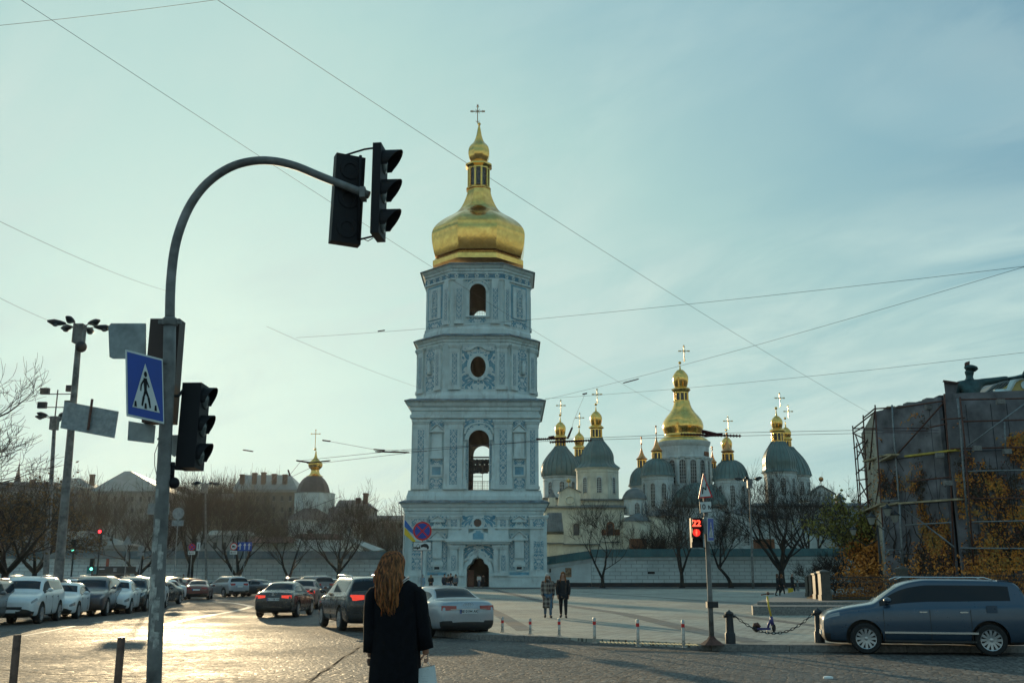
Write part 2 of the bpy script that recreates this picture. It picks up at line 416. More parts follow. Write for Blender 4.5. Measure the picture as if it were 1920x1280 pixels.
# ---------- ornament material: white relief scrolls on blue ground, symmetric about the panel axis (UV) ----------
def orn_mat(name, kind=0, dens=1.):
    m, t, b = newmat(name)
    uv = t.node('ShaderNodeUVMap').outputs[0]; tc = t.node('ShaderNodeTexCoord').outputs['Object']
    s = t.node('ShaderNodeSeparateXYZ'); t.l.new(uv, s.inputs[0])
    u = t.m('ABSOLUTE', s.outputs[0]); v = s.outputs[1]
    cb = t.node('ShaderNodeCombineXYZ'); t.l.new(u, cb.inputs[0]); t.l.new(v, cb.inputs[1])
    th = .13
    if kind == 0:      # narrow strip: interlaced chain with leaves
        a = t.m('ADD', t.m('MULTIPLY', t.m('SINE', t.m('MULTIPLY', v, 3.1*dens)), .36), .36)
        d1 = t.m('ABSOLUTE', t.m('SUBTRACT', u, a))
        a2 = t.m('SUBTRACT', .40, t.m('MULTIPLY', t.m('SINE', t.m('MULTIPLY', v, 6.2*dens)), .22))
        d2 = t.m('ABSOLUTE', t.m('SUBTRACT', u, a2))
        nz = t.m('ABSOLUTE', t.m('SUBTRACT', t.noise(cb.outputs[0], 1.7*dens, 2, .5), .5))
        f = t.m('MAXIMUM', t.m('LESS_THAN', d1, th), t.m('LESS_THAN', nz, .03))
        f = t.m('MAXIMUM', f, t.m('LESS_THAN', d2, .07))
    else:              # wide field: mirrored scrollwork
        n1 = t.m('ABSOLUTE', t.m('SUBTRACT', t.noise(t.vmap(cb.outputs[0], scale=(1.,1.,1)), 1.1*dens, 2, .5, 1.2), .5))
        n2 = t.m('ABSOLUTE', t.m('SUBTRACT', t.noise(t.vmap(cb.outputs[0], loc=(5,3,0)), 2.1*dens, 1, .5, .6), .52))
        f = t.m('MAXIMUM', t.m('LESS_THAN', n1, .035), t.m('LESS_THAN', n2, .03))
        vo = t.node('ShaderNodeTexVoronoi'); t.l.new(cb.outputs[0], vo.inputs['Vector']); vo.inputs['Scale'].default_value = 1.3*dens
        f = t.m('MAXIMUM', f, t.m('LESS_THAN', vo.outputs['Distance'], .16))
    wn = t.noise(tc, 1.3, 4, .6)
    bl = t.mix(t.rng(wn, .3, .7), (.09,.24,.33), (.15,.34,.43)); wh = t.mix(t.rng(wn, .3, .7), (.50,.57,.57), (.62,.69,.68))
    t.l.new(t.mix(f, bl, wh), b.inputs['Base Color']); b.inputs['Roughness'].default_value = .85
    t.l.new(t.bump(f, .8, .06), b.inputs['Normal'])
    return m
M['orn'] = orn_mat('relief_chain_on_blue', 0, 1.); M['orn2'] = orn_mat('relief_scrolls_on_blue', 1, 1.)
def uvquad(name, quad, parent, m, hu=None):
    """panel from 4 corners (bl, br, tr, tl); u = -1..1 across, v = height / half-width (pattern stays square)"""
    q = [Vector(p) for p in quad]; w_ = (q[1]-q[0]).length; h_ = (q[3]-q[0]).length
    me = bpy.data.meshes.new(name); inv = wmat(parent).inverted()
    n = (q[1]-q[0]).cross(q[3]-q[0]).normalized()*.03
    pts = [inv @ (p+n) for p in q] + [inv @ (p-n) for p in q]
    me.from_pydata([tuple(p) for p in pts], [], [(0,1,2,3),(4,7,6,5),(0,4,5,1),(1,5,6,2),(2,6,7,3),(3,7,4,0)])
    uv = me.uv_layers.new(name='UVMap'); vv = h_/(w_/2)
    co_ = {0:(-1,0),1:(1,0),2:(1,vv),3:(-1,vv),4:(-1,0),5:(1,0),6:(1,vv),7:(-1,vv)}
    for lp in me.loops: uv.data[lp.index].uv = co_[lp.vertex_index]
    return put(name, me, m, parent)
def holed_panel(f, u0, u1, z0, z1, hole, d, m, name='ornament_panel'):
    b = MB(); es = []; hw = (u1-u0)/2; uc = (u0+u1)/2
    for lp in ([(u0,z0),(u1,z0),(u1,z1),(u0,z1)], hole):
        vs = [b.v((p[0], 0, p[1])) for p in lp]
        for i in range(len(vs)): es.append(b.bm.edges.new((vs[i], vs[(i+1) % len(vs)])))
    bmesh.ops.triangle_fill(b.bm, use_beauty=True, edges=es)
    me = b.mesh(name); uv = me.uv_layers.new(name='UVMap')
    for lp in me.loops:
        c = me.vertices[lp.vertex_index].co; uv.data[lp.index].uv = ((c.x-uc)/hw, (c.z-z0)/hw)
    for v in me.vertices: v.co = f.p(v.co.x, v.co.z, d)
    return put(name, me, M[m], f.tier, False, True)
def uv_lathe(prof, c, n, rot, parent, name, m, useg, vscale, smooth='auto'):
    """lathe with UV (for the diamond gilding): prof (r,z)"""
    vs = []; fs = []; uvs = []
    d = [0]
    for (r0,z0),(r1,z1) in zip(prof, prof[1:]): d.append(d[-1]+math.hypot(r1-r0, z1-z0))
    inv = wmat(parent).inverted() if parent else Matrix.Identity(4)
    for r, z in prof:
        for k in range(n): vs.append(inv @ Vector((c[0]+r*math.cos(rot+2*PI*k/n), c[1]+r*math.sin(rot+2*PI*k/n), c[2]+z)))
    for i in range(len(prof)-1):
        for k in range(n):
            k2 = (k+1) % n
            fs.append((i*n+k, i*n+k2, (i+1)*n+k2, (i+1)*n+k)); uvs.append(((k*useg, d[i]*vscale), ((k+1)*useg, d[i]*vscale), ((k+1)*useg, d[i+1]*vscale), (k*useg, d[i+1]*vscale)))
    fs.append(tuple(range(n-1,-1,-1))); uvs.append([(0,0)]*n)
    me = bpy.data.meshes.new(name); me.from_pydata([tuple(v) for v in vs], [], fs)
    uv = me.uv_layers.new(name='UVMap'); i = 0
    for f, u in zip(me.polygons, uvs):
        for j, li in enumerate(f.loop_indices): uv.data[li].uv = u[j]
    return put(name, me, m, parent, smooth)
def smooth_prof(pts, k=3):
    out = []
    n = len(pts)
    for i in range(n-1):
        p0, p1, p2, p3 = pts[max(i-1,0)], pts[i], pts[i+1], pts[min(i+2,n-1)]
        for j in range(k):
            s = j/k
            out.append(tuple(.5*((2*p1[a])+(-p0[a]+p2[a])*s+(2*p0[a]-5*p1[a]+4*p2[a]-p3[a])*s*s+(-p0[a]+3*p1[a]-3*p2[a]+p3[a])*s**3) for a in (0,1)))
    out.append(pts[-1]); return [(max(.01, r), z) for r, z in out]
def px_prof(pts, x, Y):      # (half-width px, y px) -> (r, z) at distance Y
    return [(hw*mpp(x, y, Y), P(x, y, Y).z) for hw, y in pts]
def cross_obj(x, Y, ytop, ybot, yarm, hwarm, parent, m, fancy=True):
    zt, zb, za = (P(x, q, Y).z for q in (ytop, ybot, yarm)); X = P(x, yarm, Y).x; a = hwarm*mpp(x, yarm, Y); r = a*.075
    b = MB(); b.tube([(X,Y,zb),(X,Y,zt)], r, 6); b.tube([(X-a,Y,za),(X+a,Y,za)], r, 6)
    for p in ((X-a,Y,za),(X+a,Y,za),(X,Y,zt)): b.sphere(p, r*2.1, 8, 6)
    b.sphere((X,Y,za), r*1.8, 8, 6)
    if fancy:
        for s in (-1,1):
            b.tube([(X-s*a*.36,Y,za-a*.36),(X+s*a*.36,Y,za+a*.36)], r*.45, 4)
            b.tube([(X-s*a*.75,Y,za-r*2.5),(X-s*a*.75,Y,za+r*2.5)], r*.8, 4)
        b.tube([(X-a*.22,Y,zt-a*.25),(X+a*.22,Y,zt-a*.25)], r*.8, 4)
        b.tube([(X-a*.3,Y,zb+a*.35),(X,Y,zb+a*.15),(X+a*.3,Y,zb+a*.35)], r*.6, 4)
    return b.build('cross', m, parent)
# ---------- bell tower ----------
TY = 149.; TX = -5.22; FY = 139.6           # axis, front face
tw = thing('bell_tower', 'tall blue and white four tier bell tower with golden onion dome', 'bell tower', (TX, TY, .16))
def tz(y, Y=FY): return P(895, y, Y).z
def txx(x, y, Y=FY): return P(x, y, Y).x
def chamf(hw, hf, d=0.):       # chamfered square plan, half width hw, half front facet hf, offset d outward
    a = hw+d; c = hf + d*.414
    return [(-c,-a),(c,-a),(a,-c),(a,c),(c,a),(-c,a),(-a,c),(-a,-c)]
def plan_loft(b, plan, prof):  # prof: (d, z) offsets outwards ; plan function of d
    b.loft([[(TX+x, TY+y, z) for x, y in plan(d)] for d, z in prof])
def cornice(z0, z1, dmax, plan, parent, m=None, fs=(0,.12,.12,.35,.35,.62,.8,1.), lip=True):
    zs = (0,.0,.22,.30,.5,.62,.86,.92); b = MB()
    prof = [(0, z0)] + [(dmax*f, z0+(z1-z0)*q) for f, q in zip(fs[1:], zs[1:])] + [(dmax, z1-.12)]
    plan_loft(b, plan, prof); o = b.build('cornice', m or M['white2'], parent)
    b = MB(); plan_loft(b, plan, [(dmax+.14, z1-.12), (dmax+.14, z1-.02), (dmax*.25, z1+.35)])
    b.build('ledge', M['ledge'], parent)
    return o
M['ledge'] = mat('weathered_tin_ledge', (.16,.22,.25), .6, var=.45, vs=1.2)
def hollow_tier(name, plan, z0, z1, hole, hw):
    """tier wall with a real opening running through from front to back"""
    tier = None
    b = MB(); pl = plan(0)
    xs = [p[0] for p in pl if abs(p[1]+hw) < 1e-3]; x0, x1 = min(xs)+TX, max(xs)+TX
    outer = [(x0,z0),(x1,z0),(x1,z1),(x0,z1)]
    b.holed(outer, [hole], TY-hw); b.holed(outer, [hole], TY+hw)
    n = len(pl)
    for i in range(n):
        a, c = pl[i], pl[(i+1)%n]
        if abs(a[1]-c[1]) < 1e-6 and abs(abs(a[1])-hw) < 1e-3: continue
        b.poly([(TX+a[0],TY+a[1],z0),(TX+c[0],TY+c[1],z0),(TX+c[0],TY+c[1],z1),(TX+a[0],TY+a[1],z1)])
    b.poly([(TX+p[0],TY+p[1],z1) for p in pl])
    o = b.build(name, M['white'], tw); b = MB()
    for i in range(len(hole)):
        p, q = hole[i], hole[(i+1) % len(hole)]
        for a_, c_, q0, q1 in ((TY-hw,TY-hw+1.1,1,1),(TY-hw+1.1,TY+hw,1,1)):
            b.poly([(p[0],a_,p[1]),(q[0],a_,q[1]),(q[0],c_,q[1]),(p[0],c_,p[1])])
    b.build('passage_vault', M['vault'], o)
    return o
M['vault'] = mat('shaded_brick_vault', (.022,.017,.015), .95, var=.3)  # shade of the dim belfry interior put into the brick colour
class Facet:
    """builds relief on one face: local (s along, z) with proud offset"""
    def __init__(s, a, c, tier):
        s.a = Vector((TX+a[0], TY+a[1], 0)); s.c = Vector((TX+c[0], TY+c[1], 0)); s.t = (s.c-s.a).normalized(); s.n = Vector((s.t.y, -s.t.x, 0)); s.L = (s.c-s.a).length; s.tier = tier
    def p(s, u, z, d=0.): return s.a + s.t*u + s.n*d + Vector((0,0,z))
    def box(s, b, u0, u1, z0, z1, d0, d1):
        b.loft([[s.p(u0,z0,d0), s.p(u1,z0,d0), s.p(u1,z0,d1), s.p(u0,z0,d1)], [s.p(u0,z1,d0), s.p(u1,z1,d0), s.p(u1,z1,d1), s.p(u0,z1,d1)]])
    def pil(s, u0, u1, z0, z1, d=.35, panel=True, m='orn', frac=.46, cap=True, pz0=.06, pz1=.05):
        b = MB(); s.box(b, u0, u1, z0, z1, -.05, d)
        e = .14
        if cap:
            s.box(b, u0-e, u1+e, z1-.5, z1-.25, -.05, d+e); s.box(b, u0-e*1.8, u1+e*1.8, z1-.25, z1, -.05, d+e*1.9); s.box(b, u0-.06, u1+.06, z1-1.15, z1-1.0, -.05, d+.06)
        s.box(b, u0-e, u1+e, z0, z0+.45, -.05, d+e)
        pl = b.build('pilaster', M['white2'], s.tier)
        if panel:
            h = z1-z0; w_ = u1-u0; a0 = u0+w_*(1-frac)/2; a1 = u1-w_*(1-frac)/2
            zz0 = z0+max(.7, h*pz0); zz1 = z1-max(1.35, h*pz1)
            s.panel(a0, a1, zz0, zz1, d+.012, m)
    def panel(s, u0, u1, z0, z1, d, m='orn', name='ornament_panel', frame=0.):
        o = uvquad(name, [s.p(u0,z0,d), s.p(u1,z0,d), s.p(u1,z1,d), s.p(u0,z1,d)], s.tier, M[m])
        if frame:
            b = MB(); f = frame
            for q in ((u0-f,u1+f,z0-f,z0),(u0-f,u1+f,z1,z1+f),(u0-f,u0,z0,z1),(u1,u1+f,z0,z1)): s.box(b, *q, d-.05, d+.07)
            b.build('panel_frame', M['white2'], s.tier)
        return o
    def gable(s, u0, u1, z0, h, d0=0, d1=.5, m='white2', name='pediment'):
        b = MB(); um = (u0+u1)/2
        a = [s.p(u0,z0,d0), s.p(u1,z0,d0), s.p(um,z0+h,d0)]; b.loft([a, [p+s.n*(d1-d0) for p in a]])
        th = .14
        for (p, q) in (((u0-.2,z0),(um,z0+h+.15)), ((um,z0+h+.15),(u1+.2,z0))):
            a = [s.p(p[0],p[1],d0), s.p(q[0],q[1],d0), s.p(q[0],q[1]+th*1.3,d0), s.p(p[0],p[1]+th*1.3,d0)]; b.loft([a, [v+s.n*(d1-d0+.15) for v in a]])
        s.box(b, u0-.25, u1+.25, z0-.2, z0, d0, d1+.15)
        return b.build(name, M[m], s.tier)
    def ring(s, hole, wd, d, m='white2', name='arch_moulding', segs=None):
        cx = sum(p[0] for p in hole)/len(hole); cz = sum(p[1] for p in hole)/len(hole); b = MB()
        hs = hole if segs is None else hole[segs[0]:segs[1]]
        out = []
        for i, p in enumerate(hs):
            a = Vector(hs[max(i-1,0)]); c = Vector(hs[min(i+1,len(hs)-1)]); tt = (c-a).normalized(); nn = Vector((tt.y, -tt.x))
            if (Vector(p)-Vector((cx,cz))).dot(nn) < 0: nn = -nn
            out.append((Vector(p), Vector(p)+nn*wd))
        for (i0,o0),(i1,o1) in zip(out, out[1:]):
            b.loft([[s.p(i0.x,i0.y,-.02), s.p(i1.x,i1.y,-.02), s.p(o1.x,o1.y,-.02), s.p(o0.x,o0.y,-.02)], [s.p(i0.x,i0.y,d), s.p(i1.x,i1.y,d), s.p(o1.x,o1.y,d), s.p(o0.x,o0.y,d)]])
        return b.build(name, M[m], s.tier)
    def window(s, u0, u1, z0, z1, d=.05, arched=True, frame=.22, name='window', m='dark'):
        h = arch(u0,u1,z0,z1,8) if arched else [(u0,z0),(u1,z0),(u1,z1),(u0,z1)]
        b = MB(); a = [s.p(x,z,-.02) for x,z in h]; b.loft([a, [p+s.n*(d-.03) for p in a]]); o = b.build(name, M[m], s.tier)
        if frame: s.ring(h+[h[0]], frame, d+.1, name='window_surround')
        return o
# --- tier 1 : base
hw1 = 9.55
sq = lambda hw: (lambda d: [(-hw-d,-hw-d),(hw+d,-hw-d),(hw+d,hw+d),(-hw-d,hw+d)])
z_1t = tz(942); zb = .16
pl1 = lambda d: [(x, y) for x, y in sq(hw1)(d)]
gate = []
gx0, gx1 = txx(875,1090), txx(917,1090); gcx = (gx0+gx1)/2; gr = (gx1-gx0)/2
zs_ = tz(1061); zk = tz(1053); zt_ = tz(1040)
gate = [(gx0, zb+.01), (gx1, zb+.01), (gx1, zs_-.3)] + [(gcx+gr*math.cos(q)*1., zs_-.3+ (zk-zs_+.3)*math.sin(q)) for q in (R(30), R(55))]
gate += [(gcx+gr*.52, zk+.05)] + [(gcx+gr*.50*math.cos(q), zk+.15+(zt_-zk-.5)*math.sin(q)) for q in (R(15),R(45),R(72))] + [(gcx, zt_)]
gate += [(2*gcx-x, z) for x, z in gate[2:-1][::-1]]
b = MB(); X0, X1 = TX-hw1, TX+hw1
b.holed([(X0,zb),(X1,zb),(X1,z_1t),(X0,z_1t)], [gate], TY-hw1)
for q in range(len(gate)):
    p, r = gate[q], gate[(q+1) % len(gate)]
    b.poly([(p[0],TY-hw1,p[1]),(r[0],TY-hw1,r[1]),(r[0],TY-hw1+7,r[1]),(p[0],TY-hw1+7,p[1])])
b.poly([(p[0],TY-hw1+7,p[1]) for p in gate])
b.poly([(X0,TY-hw1,zb),(X0,TY+hw1,zb),(X0,TY+hw1,z_1t),(X0,TY-hw1,z_1t)]); b.poly([(X1,TY-hw1,zb),(X1,TY+hw1,zb),(X1,TY+hw1,z_1t),(X1,TY-hw1,z_1t)])
b.poly([(X0,TY+hw1,zb),(X1,TY+hw1,zb),(X1,TY+hw1,z_1t),(X0,TY+hw1,z_1t)])
t1 = b.build('gate_storey', M['white'], tw)
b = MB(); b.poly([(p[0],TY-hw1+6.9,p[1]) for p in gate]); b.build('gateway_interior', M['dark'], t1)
b = MB(); b.box((gx0+.02,TY-hw1+.9,zb),(gx0+.95,TY-hw1+1.05,zb+2.3)); b.box((gx0+.3,TY-hw1+.85,zb+1.0),(gx0+.7,TY-hw1+.9,zb+1.4)); b.build('gate_leaf', mat('red_brown_door', (.10,.03,.02), .6), t1)
FX = lambda x, y=1000: txx(x, y) - X0        # photo x -> facet coordinate
f1 = Facet((-hw1,-hw1),(hw1,-hw1), t1)
zc1 = tz(963)
cornice(zc1, z_1t, .75, pl1, t1)
zcap = tz(966)
for (a, c, m_, fr) in ((767,800,'orn2',.58),(841,862,'orn',.4),(933,953,'orn',.4),(994,1025,'orn2',.58)):
    f1.pil(FX(a), FX(c), zb+.9, zcap, .5, True, m_, fr, True, .16, .40)
    f1.panel(FX(a)+.35, FX(c)-.35, tz(987), tz(968), .56, 'orn2', 'capital')
b = MB(); f1.box(b, -.5, f1.L+.5, zb, zb+1.5, -.1, .62); f1.box(b, -.55, f1.L+.55, zb+1.5, zb+1.75, -.1, .72)
b.box  # plinth split by the gate
b.bm.free()
for a, c in ((-.15, gx0-X0-.1), (gx1-X0+.1, f1.L+.15)):
    b = MB(); f1.box(b, a, c, zb, zb+1.4, -.1, .60); f1.box(b, a-.04, c+.04, zb+1.4, zb+1.6, -.1, .72); b.build('plinth', M['white2'], t1)
for a, c in ((801,840),(863,932),(954,993)):
    f1.panel(FX(a)+.15, FX(c)-.15, tz(988), tz(966), .05, 'orn2')
b = MB(); f1.box(b, -.1, f1.L+.1, tz(991), tz(988), -.1, .66); b.build('string_course', M['white2'], t1)
for a, c in ((801,840),(954,993)):     # side bays
    u0, u1 = FX(a), FX(c); um = (u0+u1)/2
    f1.panel(u0+.1, u0+.75, tz(1068), tz(1000), .04, 'orn'); f1.panel(u1-.75, u1-.1, tz(1068), tz(1000), .04, 'orn')
    b = MB(); f1.box(b, u0+.8, u1-.8, tz(1046), tz(1010), -.02, .28); f1.box(b, u0+.6, u1-.6, tz(1062), tz(1053), -.02, .2); b.build('niche_surround', M['white2'], t1)
    f1.gable(um-.95, um+.95, tz(1010), .9, 0, .35)
    f1.window(um-.42, um+.42, tz(1046), tz(1015), .3, True, .0, 'niche', 'white2')
    f1.window(um-.36, um+.36, tz(1067), tz(1058), .24, True, .14)
    f1.window(um-.36, um+.36, tz(991), tz(979), .12, True, .2); f1.gable(um-.75, um+.75, tz(976), .5, 0, .3)
    b = MB(); f1.box(b, u0+.12, u1-.12, tz(1086), tz(1072), 0, .03); b.build('blue_panel', M['blue'], t1)
    b = MB(); f1.box(b, u0+.8, u0+1.6, tz(1082), tz(1076), 0, .08)
    if a == 801: b.build('plaque', M['iron'], t1)
    else: b.bm.free()
# portal
u0, u1 = FX(838), FX(958); um = FX(897)
for a, c in ((845,858),(862,870),(926,934),(938,950)):
    f1.pil(FX(a), FX(c), zb+1.5, tz(1022), .85 if a in (845,938) else .7, a in (845,938), 'orn', .62)
b = MB(); f1.box(b, u0+.1, u1-.1, tz(1020), tz(1016), 0, 1.1); f1.box(b, u0-.1, u1+.1, tz(1016), tz(1012), 0, 1.35); b.build('portal_entablature', M['white2'], t1)
b = MB()   # curved broken pediment
for s in (-1, 1):
    pts = [(um+s*(u1-um)*q, tz(1012)+h) for q, h in ((1.0,0),(.85,.55),(.62,1.15),(.42,1.7),(.30,2.3),(.30,0))]
    a = [f1.p(x,z,0) for x,z in pts]; b.loft([a, [p+f1.n*.7 for p in a]])
a = [f1.p(x,z,0) for x,z in ((um-1.4,tz(1012)),(um+1.4,tz(1012)),(um+1.4,tz(1000)),(um+.7,tz(997)),(um+.5,tz(992)),(um-.5,tz(992)),(um-.7,tz(997)),(um-1.4,tz(1000)))]; b.loft([a, [p+f1.n*.62 for p in a]])
b.build('portal_pediment', M['white2'], t1)
b = MB(); a = [f1.p(x,z,.6) for x,z in ((um-.75,tz(1011)),(um+.75,tz(1011)),(um+.75,tz(1000)),(um+.35,tz(998)),(um+.3,tz(995)),(um-.3,tz(995)),(um-.35,tz(998)),(um-.75,tz(1000)))]; b.loft([a, [p+f1.n*.05 for p in a]]); b.build('blue_panel', M['blue'], t1)
hole = [(p[0]-X0, p[1]) for p in gate]
f1.ring(hole[1:]+[hole[0]], .55, .42, name='gate_moulding'); f1.ring([( (x-um)*1.42+um, zb+(z-zb)*1.17) for x, z in (hole[1:]+[hole[0]])], .3, .3, name='gate_moulding')
f1.panel(FX(866), FX(930), tz(1046), tz(1021), .06, 'orn2')
# round window above portal
cz = tz(980); cu = FX(895.5); cir = [(cu+.85*math.cos(2*PI*i/16), cz+.85*math.sin(2*PI*i/16)) for i in range(17)]
b = MB(); a = [f1.p(x*.62+cu*.38, z*.62+cz*.38, 0) for x,z in cir[:-1]]; b.loft([a, [p+f1.n*.1 for p in a]]); b.build('round_window', mat('rusty_glass', (.08,.04,.03), .4), t1)
f1.ring([(x*.7+cu*.3, z*.7+cz*.3) for x, z in cir], .28, .2, name='window_surround')
# --- tier 2 : belfry with bells, see-through arch
hw2 = 8.95; pl2 = lambda d: [(x*1.0, y) for x, y in sq(hw2)(d)]
FY2 = TY-hw2
z20, z21 = z_1t+.35, tz(750)
hx0, hx1 = P(878.5,870,FY2).x, P(917,870,FY2).x
h2 = arch(hx0, hx1, P(897,919,FY2).z, P(897,806,FY2).z, 12)
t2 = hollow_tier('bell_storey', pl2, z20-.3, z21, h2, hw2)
f2 = Facet((-hw2,-hw2),(hw2,-hw2), t2); X0 = TX-hw2
FX = lambda x, y=840: P(x, y, FY2).x - X0
Z = lambda y: P(895, y, FY2).z
cornice(Z(777), Z(752), .95, pl2, t2)
b = MB(); plan_loft(b, pl2, [(.5, z20-.2), (.5, Z(930)), (.3, Z(922)), (.3, Z(919))]); 
# the base moulding must not close the arch: it ends below the sill
b.build('base_moulding', M['white2'], t2)
b = MB(); plan_loft(b, pl2, [(.16, Z(785)), (.3, Z(783)), (.3, Z(778)), (.02, Z(777))]); b.build('architrave', M['white2'], t2)
for a, c in ((775,804),(833,868),(927,960),(987,1017)):
    f2.pil(max(.0,FX(a)), min(f2.L,FX(c)), Z(919)+.1, Z(788), .42, True, 'orn', .40)
f2.panel(FX(869), FX(926), Z(805), Z(786), .03, 'orn2')
for a in ((869,877.5),(918.5,926)): f2.panel(FX(a[0]), FX(a[1]), Z(905), Z(806), .03, 'orn2')
for a in (871.5, 924.5):
    b = MB(); p = f2.p(FX(a), 0, .3); b.tube([(p.x,p.y,Z(917)),(p.x,p.y,Z(900)),(p.x,p.y,Z(898)),(p.x,p.y,Z(832)),(p.x,p.y,Z(828))], [.42,.34,.24,.2,.38], 8); b.build('colonnette', M['white2'], t2)
f2.ring([(x-X0,z) for x,z in h2[2:]], .55, .3)
f2.ring([((x-X0-FX(897.5))*1.32+FX(897.5), z+.9) for x,z in h2[2:]], .25, .22)
for a, c in ((806,832),(962,985)):
    u0, u1 = FX(a), FX(c); um = (u0+u1)/2
    f2.panel(u0, u1, Z(800), Z(788), .03, 'orn2'); f2.gable(um-.8, um+.8, Z(808), .75, 0, .35)
    b = MB(); f2.box(b, um-.7, um+.7, Z(858), Z(812), 0, .22); f2.box(b, um-.95, um+.95, Z(860), Z(857), 0, .4); b.build('niche_surround', M['white2'], t2)
    f2.window(um-.4, um+.4, Z(852), Z(816), .26, True, 0, 'niche', 'white')
    f2.panel(u0+.1, u1-.1, Z(871), Z(861), .03, 'orn2')
    b = MB(); f2.box(b, um-.62, um+.62, Z(890), Z(875), 0, .1); b.build('blue_panel', M['blue'], t2)
    b = MB(); 
    for q in ((um-.9,um+.9,Z(893),Z(890)),(um-.9,um+.9,Z(875),Z(872)),(um-.9,um-.62,Z(890),Z(875)),(um+.62,um+.9,Z(890),Z(875))): f2.box(b, *q, 0, .2)
    b.build('panel_frame', M['white2'], t2)
    f2.panel(u0+.1, u1-.1, Z(915), Z(896), .03, 'orn2')
# bell frame with bells and a railing inside the arch
b = MB(); yb = FY2+2.2; xa, xb = hx0, hx1
for y_, r in ((857,.12),(867,.16),(873.5,.16)):
    z = P(897, y_, yb).z; b.tube([(xa,yb,z),(xb,yb,z)], r, 6)
for i in range(13):
    x = xa+.15+(xb-xa-.3)*i/12
    for y_ in (858, 868, 874):
        z = P(897, y_, yb).z; s_ = .16+.05*((i*7) % 3)
        if y_ == 874 and i % 2: s_ = .24
        b.lathe([(s_, z-.75*s_/.16*.6-.3), (s_*.75, z-.5*s_/.16*.5-.2), (s_*.5, z-.25), (.03, z-.12)], (x, yb, 0), 7)
z0_ = P(897,893,yb).z; b.tube([(xa,yb,z0_),(xa+(xb-xa)*.66,yb,z0_)], .05, 5); b.tube([(xa+(xb-xa)*.66,yb,Z(919)),(xa+(xb-xa)*.66,yb,P(897,874,yb).z)], .04, 5)
b.build('bell_frame', M['iron'], t2)
def rail(parent, xa, xb, y, z0, z1, n, tiers=3):
    b = MB()
    for z in (z0+.1, z1): b.tube([(xa,y,z),(xb,y,z)], .04, 5)
    for i in range(n+1):
        x = xa+(xb-xa)*i/n; b.tube([(x,y,z0),(x,y,z1)], .02, 4)
    for j in range(tiers):
        zz = z0+.1+(z1-z0-.1)*(j+.5)/tiers
        for i in range(n):
            x = xa+(xb-xa)*(i+.5)/n; b.lathe([(.07,-.012),(.07,.012)], (x,y,zz), 6)
        b.tube([(xa,y,zz),(xb,y,zz)], .014, 4)
    return b.build('railing', M['rust'], parent)
rail(t2, hx0, hx1, FY2+.6, P(897,919,FY2).z, P(897,902,FY2+.6).z, 14)
# --- tier 3 : octagon with oval opening
hw3 = 8.55; hf3 = 4.75; pl3 = lambda d: chamf(hw3, hf3, d); FY3 = TY-hw3
Z = lambda y, Y=FY3: P(895, y, Y).z
z30, z31 = z21+.1, Z(629)
oc = P(896.5, 688, FY3); orx, orz = 14.5*mpp(896,688,FY3), 20*mpp(896,688,FY3)/.985
h3 = [(oc.x+orx*math.cos(2*PI*i/20-PI/2), oc.z+orz*math.sin(2*PI*i/20-PI/2)) for i in range(20)]
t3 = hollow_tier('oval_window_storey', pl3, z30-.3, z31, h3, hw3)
cornice(Z(645), Z(630), .75, pl3, t3)
b = MB(); plan_loft(b, pl3, [(.45, z30), (.45, Z(742)), (.22, Z(735)), (.22, Z(730))]); b.build('base_moulding', M['white2'], t3)
fac3 = [Facet(pl3(0)[i], pl3(0)[(i+1)%8], t3) for i in (0,1,7,2,6)]
c = hf3
ff = fac3[0]; w_ = ff.L; FX = lambda x, y=690: P(x, y, FY3).x - (TX-hf3)
for a in ((843,862),(932,951)): ff.pil(FX(a[0]), FX(a[1]), Z(731), Z(646), .4, True, 'orn', .5)
hh = [(x-(TX-hf3), z) for x, z in h3]; holed_panel(ff, FX(866), FX(928), Z(729), Z(649), hh, .03, 'orn2')
ff.ring(hh+[hh[0]], .5, .3, name='oval_moulding')
um = FX(896.5)
b = MB()
for s in (-1,1):
    a = [ff.p(um+s*x, z, 0) for x, z in ((.0,Z(650)),(.5,Z(652)),(1.1,Z(657)),(1.9,Z(659)),(2.0,Z(656)),(1.2,Z(653)),(.6,Z(648)),(0,Z(646)))]; b.loft([a,[p+ff.n*.35 for p in a]])
b.build('gable_scroll', M['white2'], t3)
for f in fac3[1:3]:
    L = f.L
    f.pil(.25, 1.35, Z(731), Z(646), .4, True, 'orn', .5); f.pil(L-1.35, L-.25, Z(731), Z(646), .4, True, 'orn', .5)
    f.panel(1.75, L-1.75, Z(729), Z(649), .05, 'orn2', frame=.12)
    f.window(L/2-.45, L/2+.45, Z(697), Z(672), .12, False, .12, 'statue_niche', 'white2')
    b = MB(); p = f.p(L/2, 0, .3); b.tube([(p.x,p.y,Z(698)),(p.x,p.y,Z(693)),(p.x,p.y,Z(685)),(p.x,p.y,Z(679)),(p.x,p.y,Z(676)),(p.x,p.y,Z(673))], [.35,.3,.34,.36,.14,.2], 8); b.build('relief_figure', M['white2'], t3, True)
for f in fac3[3:]:
    f.pil(.3, 1.5, Z(731), Z(646), .35, True); f.pil(f.L-1.5, f.L-.3, Z(731), Z(646), .35, True)
